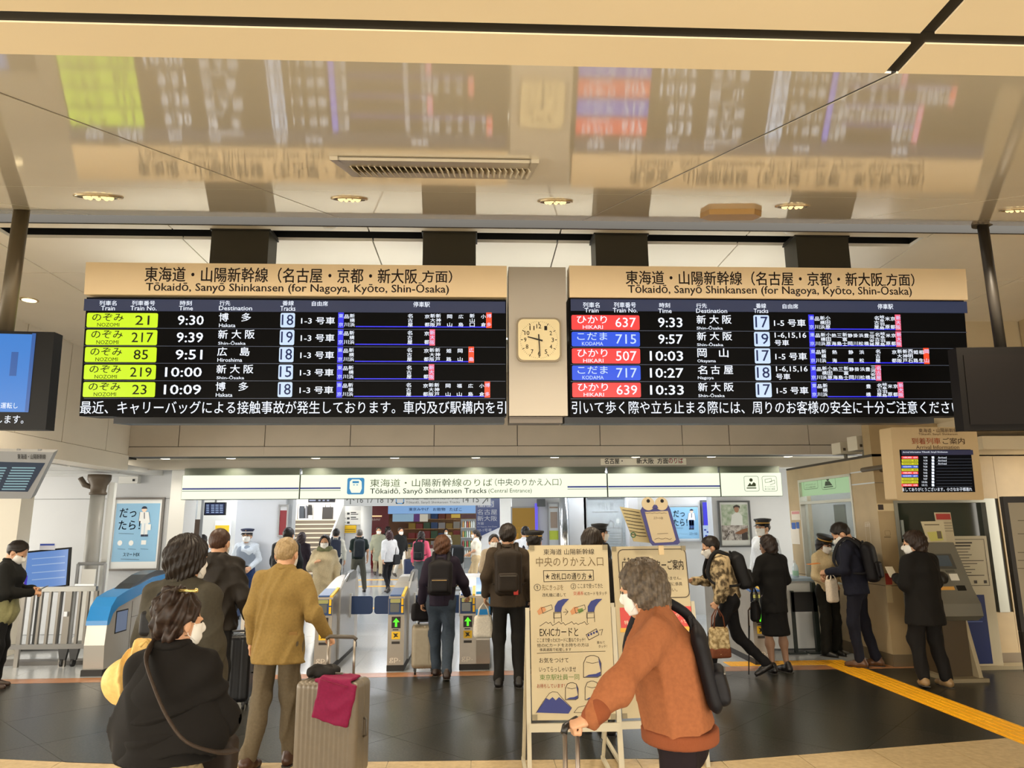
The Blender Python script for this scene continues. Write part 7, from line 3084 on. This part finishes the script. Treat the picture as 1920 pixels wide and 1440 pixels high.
fo_ = folds(33, .009, 26, pB['org'])
zc_ = T((0, 0, 1.0))[2]
S.post = lambda P, d: np.maximum(fo_(P, d), zc_+.03*np.sin((P[:, 0]-pB['org'][0])*14)-P[:, 2])
S.build('cape_layer', .0105, cloth('#110e0c'), pB['t'])
m = MB()
q = pB['Q']((.03, -.055, .155))
m.tube([q, q+np.array([.07, -.005, -.002])], .006, 8)
m.sphere(q+np.array([.07, 0, 0]), .009)
m.build('hair_clip', M('#d9bf78', .25, metal=.8), pB['t'], True)
t = thing('crossbody_bag', 'dark crossbody bag strap running over the black top to the hip', 'bag', T((.2, .12, .92), False))
m = MB()
pts = [T((-.07, .06, 1.45)), T((-.065, -.05, 1.465)), T((-.04, -.135, 1.41)), T((.04, -.18, 1.31)), T((.13, -.205, 1.20)), T((.22, -.20, 1.11)), T((.29, -.08, 1.04)), T((.25, .13, .99))]
m.tube(smooth_path([np.asarray(q_) for q_ in pts]), .02, 8, flat=.3)
m.build('strap', cloth('#3b3028', .6), t, True)
S = Soft(.02)
S.rbox(T((.08, .24, .93), False), (.1, .04, .08), .03, pB['R'], pB['F'])
S.build('bag_body', .012, cloth('#2a211b', .6), t)
tw_ = pB['wr'][-1]
S = Soft(.05)
c = W(238, 1262, 2.98)
S.econe(W(275, 1215, 3.2), W(238, 1275, 3.2), (.05, .05), (.09, .06), (1, 0, .4))
S.cone(W(228, 1270, 3.2), W(236, 1302, 3.2), .075, .055)
S.post = folds(14, .014, 42, c)
t = thing('cloth_bag', 'pale yellow cloth bag held at the left side of the woman in black', 'bag', c)
S.build('bag_body', .008, cloth('#e2bd74', .6), t)
m = MB()
m.tube([W(262, 1212, 2.98), W(275, 1200, 2.99), W(290, 1215, 3.0)], .008, 6)
m.build('handle', cloth('#d8b168', .6), t, True)

# ---- woman in orange sweatshirt pulling a trolley case
Yo = 3.2
osw = cloth('#965c3a', .9)
orb = M('#8e4a26', .9, bump=.6, bscale=140, stretch=(6, 6, .3))
pC = person('grey haired woman in an orange sweatshirt pulling a trolley case, facing left', ux(1256, Yo), Yo, -72, 1.60, 31, female=True, lean=12, hyaw=26, hpitch=3, arms=((W(1160, 1285, 2.95), W(1106, 1349, 2.90), ((-1, -.05, -.25), (.15, .1, -1))), 'down'), hair=('bob', '#6a5d4d', '#30271f'), top=dict(col='#b5622e', hem=.93, b=.03, flare=.012, fold=.009, name='sweatshirt', mat=osw), bottom=dict(col='#1d1418', r=.98), shoes='#1a1614', hands=(78, 30), legs='stand')
T = pC['T']
S = Soft(.02)
S.econe(T((0, 0, .87), False), T((0, .0, .945), False), (.186, .16), (.19, .162), pC['R'])
S.post = lambda P, d: np.maximum(d, np.maximum(T((0, 0, .888), False)[2]-P[:, 2], P[:, 2]-T((0, 0, .95), False)[2]))
S.build('hem_band', .0105, orb, pC['t'])
S = Soft(.02)
w_, e_ = pC['wr'][-1], pC['el'][-1]
d_ = nz(w_-e_)
S.cone(w_-d_*.05, w_-d_*.01, .05, .041)
S.build('cuff', .008, orb, pC['t'])
m = MB()
Qh = pC['Q']
backpack('flat black backpack worn by the woman in orange', pC, '#131217', .26, .36, .07, 1.16, straps='far')
hz_ = W(1072, 1360, 2.90)
t = suitcase('trolley case with extended twin tube handle gripped by the woman in orange', hz_[0], 2.93, 62, .30, .22, .46, '#3a3634', handle=(0, hz_[2]-.018), hcol='#161514', hmat=M('#8a8078', .3, metal=.8))

# ---- man in dark sweater behind her
pD = person('man with thick black hair in a dark olive sweater, behind the woman in black', ux(352, 4.35), 4.35, 14, 1.68, 41, arms=('hold', 'down'), hair=('thick', '#15100d', '#241a15'), top=dict(col='#3d3a30', hem=.86, b=.035, fold=.009, name='sweater', mat=cloth('#3f3b31')), bottom=dict(col='#26241f'), shoes='#1a1614', hyaw=10, group=QUE)
t = thing('camera_bag', 'small black camera bag at the side of the man in the dark sweater', 'bag', W(284, 1185, 4.3))
S = Soft(.02)
S.rbox(W(286, 1168, 4.3), (.06, .05, .07), .025)
S.build('bag_body', .01, cloth('#17171a', .5), t)
m = MB()
T = pD['T']
m.tube([W(284, 1150, 4.3), T((-.15, -.1, 1.25)), T((-.05, -.14, 1.38)), T((.06, -.02, 1.47))], .012, 8, flat=.35)
m.build('strap', cloth('#222124', .6), t, True)
# ---- man in black hooded jacket with black suitcase
pE = person('man with cropped brown hair in a black hooded jacket, left of the mustard jacket', ux(412, 6.9), 6.9, 4, 1.73, 51, arms=('down', ((.27, -.03, 1.1), (.30, .05, .9))), hair=('crop', '#4a3020', '#2e1d14'), top=dict(col='#1f1b17', hem=.80, b=.04, hood=True, fold=.012, mat=cloth('#221d18', .6)), bottom=dict(col='#1b1a1a'), shoes='#1a1614', group=QUE, hands=(30, 70))
suitcase('tall black suitcase behind the mustard jacket man', ux(459, 7.55), 7.55, 6, .30, .26, .62, '#15161a', handle=(.05, 1.02), metal=.1, hmat=M('#5a5a5c', .3, metal=.7))
# ---- phone man at left edge
pF = person('young man in a black sweater reading his phone, left edge', ux(22, 8.6), 8.6, 72, 1.62, 61, lean=4, hpitch=30, arms=(((-.22, .05, 1.10), (-.05, .29, 1.10)), ((.22, .05, 1.08), (.06, .30, 1.07))), hair=('short', '#241a14', '#15100c'), top=dict(col='#161614', hem=.93, b=.03, name='sweater'), bottom=dict(col='#121213', r=1.12, hem=.066), shoes='#3a2a22', hands=(55, 55), feet_yaw=(5, -5), hyaw=8)
S = Soft(.03)
T = pF['T']
S.econe(T((0, 0, .86), False), T((0, 0, .95), False), (.205, .17), (.195, .155), pF['R'])
S.post = folds(8, .008, 30, pF['org'])
S.build('shirt_hem', .016, cloth('#8d8a62', .8), pF['t'])
t = thing('phone', 'dark smartphone held by the man at the left edge', 'phone', T((0, .37, 1.10)))
m = MB()
d_ = nz(pF['F']*.8+np.array([0, 0, .5]))
m.obox(T((0, .36, 1.125)), pF['R'], d_, np.cross(pF['R'], d_), .036, .075, .004)
m.build('body', M('#1b1b1f', .3), t)
m = MB()
m.obox(T((0, .36, 1.125))+np.cross(pF['R'], d_)*.005, pF['R'], d_, np.cross(pF['R'], d_), .032, .068, .001)
m.build('screen', M('#2a2f3a', .15, emit=.1), t)

# ---- gate users
pG = person('person with short auburn hair, dark plum shirt and jeans, passing the gate', ux(829, 8.8), 8.8, 2, 1.62, 71, female=True, arms=('down', ((.27, .03, 1.12), (.31, .22, .95))), hair=('thick', '#5e3a22', '#3c2415'), top=dict(col='#241d2b', hem=.84, b=.03, name='shirt', mat=cloth('#261f2d')), bottom=dict(col='#38424e', r=1.08), shoes='#2b1d18', lean=3, legs={-1: ((-.08, .08, .49), (-.06, .10, .085)), 1: ((.09, -.02, .49), (.09, -.18, .10))}, group=QUE, hands=(30, 40))
backpack('black leather-look backpack with a front pocket, worn over the plum shirt', pG, '#171416', .30, .40, .14, 1.17, accent='#c9a46a', group='worn backpacks')
suitcase('small gold-grey cabin case beside the person in jeans', ux(798, 9.05), 9.05, 4, .29, .22, .50, '#9c917c', handle=(.04, .86), metal=.3)
t = tote('black folded jacket bag on top of the cabin case', np.array([ux(796, 9.0), 8.98, .95]), .3, .22, .10, 20, '#17161a', strap=.12, name='jacket_bundle')
pH = person('tall man in a brown jacket with a backpack, left of the handwritten sign', ux(952, 8.25), 8.25, 2, 1.75, 81, arms=('bag', 'down'), hair=('short', '#1c1712', '#2c2018'), top=dict(col='#3a3025', hem=.82, b=.025, mat=cloth('#41362a')), bottom=dict(col='#1b1917'), shoes='#15110f', group=QUE, feet_yaw=(4, -6))
backpack('dark brown rucksack worn by the tall man left of the handwritten sign', pH, '#2b2219', .29, .46, .14, 1.18, group='worn backpacks')
m = MB()
q = pH['T']((.08, -.30, .99))
m.box(q[0]-.025, q[0]+.025, q[1]-.012, q[1]-.004, q[2]-.025, q[2]+.025)
o = m.build('bag_tag', M('#c8382c', .6), None)
tag(o, 'small red tag on the brown rucksack', 'tag')
tote('white carrier bag in the hand of the tall man in brown', pH['wr'][-1]-np.array([.02, 0, .08]), .22, .26, .10, 5, '#d8d2c4', strap=.12, name='carrier_bag')
pI = person('masked woman in a beige coat coming out through the gate', ux(926, 11.7), 11.7, 172, 1.60, 91, female=True, arms=('down', 'front'), hair=('short', '#1d1512'), top=dict(col='#b3a189', hem=.7, b=.03, mat=cloth('#b8a78f')), bottom=dict(col='#141314'), shoes='#15110f', legs='walk', group=INN)
pJ = person('masked woman in a tan coat and green scarf walking towards the gates', ux(610, 12.4), 12.4, 176, 1.60, 92, female=True, hair=('bob', '#181210'), top=dict(col='#b5a78a', hem=.62, b=.04, flare=.02, mat=cloth('#bdb092')), scarf=cloth('#6f7355'), bottom=dict(col='#3a3833'), shoes='#2b211b', legs='walk', group=INN, arms=('down', 'strap'))
pK = person('attendant in a peaked cap and beige uniform, back turned, beyond the handwritten sign', ux(1001, 8.88), 8.88, 8, 1.66, 93, arms=('front', 'front'), hair=('short', '#181310'), cap=('#1b1917', '#b08a3c'), top=dict(col='#c2b189', hem=.86, b=.02, name='uniform_jacket'), bottom=dict(col='#1d1d22'), shoes='#15110f', group='station attendants')
pL = person('man in white shirt and dark vest by the yellow panel', ux(985, 14.6), 14.6, 20, 1.72, 94, hair=('crop', '#15100d'), top=dict(col='#d8dade', hem=.92, b=.01, name='shirt'), bottom=dict(col='#202026'), group=INN)
S = Soft(.04)
T = pL['T']
S.econe(T((0, 0, .98)), T((0, 0, 1.27)), (.165, .125), (.178, .13), pL['R'])
S.econe(T((0, 0, 1.27)), T((0, -.01, 1.40)), (.178, .13), (.09, .075), pL['R'])
S.build('vest', .02, cloth('#26222a'), pL['t'])
pM = person('dark haired person hidden behind the handwritten sign, only head and shoes showing', ux(1110, 6.45), 6.45, 30, 1.70, 95, arms=('front', 'front'), hair=('short', '#17110d', '#2c2018'), top=dict(col='#1a1817', hem=.84, b=.02), bottom=dict(col='#1a1a1c'), shoes='#1a1614', hyaw=-20, group=QUE, feet_yaw=(-40, -50))
pN = person('man in a black cap in front of the glass display case', ux(1124, 10.9), 10.9, 70, 1.74, 96, hair=('short', '#15100d'), cap=('#101010', '#1c1c1c'), top=dict(col='#1f1f22', hem=.84, b=.02), bottom=dict(col='#1f1f22'), group=INN)
# ---- leaning traveller in patterned jacket with tote
camo = M('#c4ae86', .85, hex2='#4a3c26', nscale=14, spread=.16)
pO = person('masked person in glasses and a mottled beige jacket leaning left with a backpack', ux(1358, 8.45), 8.45, -82, 1.62, 97, female=True, lean=15, hyaw=0, hpitch=6, glasses=True, arms=(((-.22, .06, 1.12), (-.2, .18, .90)), ((.2, .16, 1.16), (.12, .40, 1.12))), hair=('short', '#15100e', '#221812'), top=dict(col='#bba780', hem=.90, b=.03, hood=True, mat=camo), bottom=dict(col='#141315', r=1.05), shoes='#1a1614', legs={-1: ((-.09, .20, .52), (-.09, .27, .09)), 1: ((.09, -.10, .47), (.10, -.40, .16))}, hands=(70, 30), group=QUE)
backpack('black backpack worn over the mottled beige jacket', pO, '#141416', .29, .42, .16, 1.19, group='worn backpacks')
tote('cream patterned tote bag with a brown base', pO['wr'][-1]-np.array([.0, 0, .06]), .24, .34, .10, 10, '#c9b88a', strap=.2, col2='#6b3a22', pattern=M('#cdb88c', .8, hex2='#8a744a', nscale=26, spread=.2))
# ---- woman in black suit with bag and umbrella
pP = person('woman in a black skirt suit at the service counter, back turned', ux(1441, 8.75), 8.75, -14, 1.60, 98, female=True, arms=(((-.24, .03, 1.13), (-.16, .22, 1.05)), 'hold'), hair=('bob', '#1c1411', '#2e211a'), top=dict(col='#131211', hem=.72, b=.02, flare=.01, mat=cloth('#141312')), bottom=dict(kind='skirt', len=.44, flare=.18, mat=cloth('#121111')), shoes='#131010', skin=M('#8c6a52', .6), hyaw=-20, hpitch=8, mask=False, group=QUE)
tote('structured black handbag on the arm of the woman in the black suit', W(1413, 1102, 8.68), .22, .24, .10, 60, '#121113', strap=.14, name='handbag')
t = thing('umbrella', 'thin dark folded umbrella standing beside the woman in the black suit', 'umbrella', (W(1402, 1235, 8.6)[0], 8.6, 0))
q = W(1402, 1235, 8.6)
MB().tube([(q[0], 8.6, .01), (q[0]+.05, 8.62, .55)], [.006, .012], 8).build('shaft', M('#1a1a1d', .4), t, True)
MB().tube([(q[0]+.045, 8.618, .5), (q[0]+.055, 8.622, .72), (q[0]+.09, 8.622, .76)], .01, 8).build('handle', M('#3a2a20', .4), t, True)
# ---- attendants at right
pQ = person('attendant in white uniform, mask and peaked cap behind the service counter', ux(1432, 11.3), 11.3, -115, 1.80, 99, arms=('hold', 'down'), hair=('short', '#181310'), cap=('#16181d', '#b08a3c'), top=dict(col='#d9dee4', hem=.86, b=.025, name='uniform_jacket'), bottom=dict(col='#1d2028'), shoes='#121212', group='station attendants')
pR = person('attendant in a dark cap and beige uniform facing the man in the navy suit', ux(1541, 9.72), 9.72, 155, 1.58, 100, female=True, arms=('hold', 'hold'), hpitch=18, hair=('bob', '#181210'), cap=('#1b1815', '#b08a3c'), top=dict(col='#c3b18c', hem=.88, b=.02, name='uniform_jacket', mat=cloth('#c8b58f')), bottom=dict(col='#15140f', r=1.12, hem=.07), shoes='#141210', group='station attendants', hands=(45, 45))
pS = person('man in a navy suit bowing over papers with the capped attendant', ux(1596, 9.0), 9.0, -52, 1.76, 101, lean=7, hpitch=34, hyaw=-10, arms=(((-.23, .05, 1.12), (-.1, .30, 1.08)), ((.23, .05, 1.12), (.02, .32, 1.02))), hair=('short', '#221a15', '#120d0a'), top=dict(col='#1b1d2a', hem=.82, b=.022, mat=cloth('#1c1e2c')), collar=M('#d5d3cc', .7), bottom=dict(col='#1a1b26', r=1.0), shoes='#5a3a1e', hands=(50, 60), legs={-1: ((-.10, .06, .49), (-.10, .02, .085)), 1: ((.10, -.02, .49), (.11, -.12, .085))}, feet_yaw=(0, 0), group=QUE)
backpack('slim black commuter backpack worn over the navy suit', pS, '#151418', .29, .44, .14, 1.17, group='worn backpacks')
tote('crumpled white plastic bag hanging between the attendant and the navy suit', W(1557, 1075, 9.1), .20, .30, .09, 30, '#e0d2be', strap=.06, name='plastic_bag')
o = MB()
q = W(1525, 1057, 9.35)
o.obox(q, (1, 0, .1), (0, 1, 0), (-.1, 0, 1), .07, .05, .004)
tag(o.build('paper_slip', M('#e08a3c', .6)), 'orange paper slip held by the capped attendant', 'paper')
# ---- black clad person by machine
pT = person('person dressed in black with rolled wide trousers beside the ticket machine', ux(1716, 7.9), 7.9, -16, 1.63, 102, arms=('phone', 'hold'), hyaw=-35, hpitch=10, hair=('thick', '#1d1410', '#33231a'), top=dict(col='#131110', hem=.66, b=.045, flare=.02, mat=cloth('#151311')), bottom=dict(col='#141211', r=1.2, hem=.055), shoes='#8a6f4a', legs={-1: ((-.11, .06, .49), (-.14, -.02, .10)), 1: ((.11, .0, .49), (.12, -.08, .085))}, feet_yaw=(30, 10))
o = MB()
q = pT['wr'][-1]+np.array([-.02, .06, .05])
o.obox(q, (1, .2, 0), (0, .6, .8), (0, -.8, .6), .05, .07, .002)
tag(o.build('paper_slip', M('#ddd4bd', .6)), 'white paper held by the person dressed in black', 'paper')

# ---- guard by the white wall
pU = person('guard in blue uniform trousers, grey vest and dark cap against the white wall', ux(464, 14.45), 14.45, 178, 1.70, 103, hair=('short', '#1a1411'), cap=('#1c2340', '#e8e8ea'), top=dict(col='#b9c2cc', hem=.92, b=.01, sleeve='long', name='shirt', mat=M('#c2cad2', .8, noise=.1, nscale=30)), bottom=dict(col='#22355c', r=1.12), shoes='#14161c', arms=(((-.25, -.02, 1.12), (-.14, .16, .97)), ((.25, -.02, 1.12), (.14, .16, .97))), group=INN)
S = Soft(.04)
T = pU['T']
S.econe(T((0, 0, 1.0)), T((0, 0, 1.27)), (.182, .142), (.19, .146), pU['R'])
S.build('vest', .02, M('#7d8794', .8), pU['t'])
m = MB()
c = T((0, 0, .985))
m.lathe(c-np.array([0, 0, .03]), [(.168, 0), (.17, .05)], 20)
m.build('belt', M('#171a20', .5), pU['t'])
# ---- inner hall walkers
def walker(label, u, Y, H, heading, seed, **kw):
    return person(label, ux(u, Y), Y, heading, H, seed, group=INN, **kw)


p1 = walker('man in black coat with a large black backpack near the staircase', 541, 13.3, 1.72, 10, 201, hair=('short', '#1c1613'), top=dict(col='#1b1d1e', hem=.72, b=.03), bottom=dict(col='#1a1a1c'), arms=('bag', 'down'))
backpack('large black hiking backpack of the man near the staircase', p1, '#1b1c1e', .33, .52, .18, 1.18, group='worn backpacks')
tote('white plastic bag in the hand of the man with the hiking backpack', p1['wr'][-1]-np.array([0, 0, .07]), .2, .24, .08, 0, '#dcd9d2', strap=.08, name='plastic_bag')
walker('person with long dark hair beyond the hiking backpack', 566, 16.5, 1.62, 5, 202, female=True, hair=('long', '#2a1a1a'), top=dict(col='#2b2228', hem=.8, b=.02), bottom=dict(col='#222222'))
p2 = walker('person in a pale shirt with a navy backpack before the stairs', 630, 19.0, 1.68, -8, 203, hair=('short', '#1c1613'), top=dict(col='#c4c2b4', hem=.85, b=.01, name='shirt'), bottom=dict(col='#2a2c30'))
backpack('navy backpack of the person before the stairs', p2, '#222838', .30, .44, .15, 1.18, group='worn backpacks', pocket=False)
p3 = walker('man in a dark green shirt and grey trousers with a dark backpack', 674, 20.0, 1.66, -12, 204, hair=('crop', '#5a544c'), top=dict(col='#16221f', hem=.88, b=.02, sleeve='short', name='shirt'), bottom=dict(col='#4d4c42', r=1.1), legs='wide', arms=('phone', 'down'))
backpack('dark slate backpack of the man in grey trousers', p3, '#20262c', .30, .46, .13, 1.17, group='worn backpacks', pocket=False)
walker('masked man in a long sage raincoat walking this way', 710, 26.5, 1.70, 170, 205, hair=('short', '#241c17'), top=dict(col='#8f9280', hem=.5, b=.03), bottom=dict(col='#b3a88e', r=1.1), legs='walk')
p4 = walker('woman with long auburn hair in a white blouse and black trousers', 730, 19.6, 1.62, -30, 206, female=True, hair=('long', '#3a1f22'), top=dict(col='#d9dbdc', hem=.84, b=.035, name='blouse'), bottom=dict(col='#17171a', r=.92), legs='walk2', arms=('rear', 'down'))
tote('black shoulder bag of the woman in the white blouse', p4['T']((.2, -.05, 1.30)), .3, .28, .12, 60, '#1b1c1f', strap=.24, name='shoulder_bag')
walker('person in a dark jumper before the kiosk posters', 727, 28.0, 1.72, 40, 207, hair=('bob', '#1c1413'), top=dict(col='#1f1c26', hem=.85, b=.02), bottom=dict(col='#22222a'))
walker('man in a black coat and white trousers by the navy suitcase', 751, 25.5, 1.68, 150, 208, hair=('short', '#2b1d16'), top=dict(col='#191a1b', hem=.6, b=.02), bottom=dict(col='#d4d0c6', r=1.05), legs='walk')
suitcase('navy suitcase beside the man in white trousers', ux(770, 25.0), 25.0, 10, .42, .26, .56, '#1c2848', handle=(.05, .95))
p5 = walker('woman in a pink top and long grey skirt with a black backpack', 790, 18.8, 1.60, 12, 209, female=True, hair=('bob', '#231a17'), top=dict(col='#e0607a', hem=.9, b=.02, name='jumper'), bottom=dict(kind='skirt', len=.2, flare=.24, mat=cloth('#4c5254')), shoes='#c9c4bc')
backpack('black backpack worn over the pink top', p5, '#1a1b1d', .30, .46, .15, 1.16, group='worn backpacks')
walker('shop assistant in a striped top at the kiosk counter', 836, 29.6, 1.62, 175, 210, female=True, hair=('bob', '#1b1513'), top=dict(col='#cfcfca', hem=.9, b=.01, name='striped_top', mat=M('#dcdcd6', .8, hex2='#55585c', nscale=9, spread=.1, stretch=(.2, .2, 5))), bottom=dict(col='#2a2a2e'))
walker('woman in a cream vest, tan shorts and navy knee socks facing left', 893, 20.1, 1.62, -75, 211, female=True, hair=('pony', '#221a17'), top=dict(col='#ddd6c4', hem=.8, b=.02, sleeve='short', name='vest'), bottom=dict(kind='shorts', col='#c2ab84', r=1.2, len=.02), legs='walk2', arms=('hold', 'hold'), shoes='#1a1c26')
t = thing('trolley', 'luggage trolley with a round black bag by the balustrade', 'trolley', (ux(857, 20.3), 20.3, 0))
q = ux(857, 20.3)
m = MB()
m.tube([(q-.18, 20.3, .06), (q-.18, 20.3, 1.0), (q+.18, 20.3, 1.0), (q+.18, 20.3, .06)], .012, 6)
m.box(q-.2, q+.2, 20.1, 20.32, .07, .09)
m.build('frame', M('#a8abae', .3, metal=.6), t)
for s in (-1, 1):
    MB().lathe((q+s*.19-.015, 20.3, .06), [(.06, 0), (.06, .03)], 12, (1, 0, 0)).build('wheel', M('#222222', .5), t)
S = Soft(.03)
S.rbox((q, 20.16, .95), (.2, .1, .26), .1)
t2 = thing('backpack', 'round black bag riding on the luggage trolley', 'backpack', (q, 20.16, .69))
S.build('bag_body', .02, cloth('#1c1e20', .6), t2)
MB().tube([(q-.1, 20.05, 1.12), (q-.12, 20.03, .95), (q-.1, 20.05, .78)], .012, 6).build('strap', M('#9aa0a4', .5), t2)
walker('office worker in a white shirt inside the left doorway', 418, 15.4, 1.66, 200, 212, hair=('short', '#1f1815'), top=dict(col='#e2e4e4', hem=.9, b=.01, name='shirt'), bottom=dict(col='#2a2a2e'), hpitch=20, arms=('hold', 'hold'))
walker('person with black hair in a pale blouse at the left doorway', 380, 15.0, 1.60, 20, 213, female=True, hair=('bob', '#181210'), top=dict(col='#cdd3d8', hem=.9, b=.01, name='blouse'), bottom=dict(col='#22242a'))
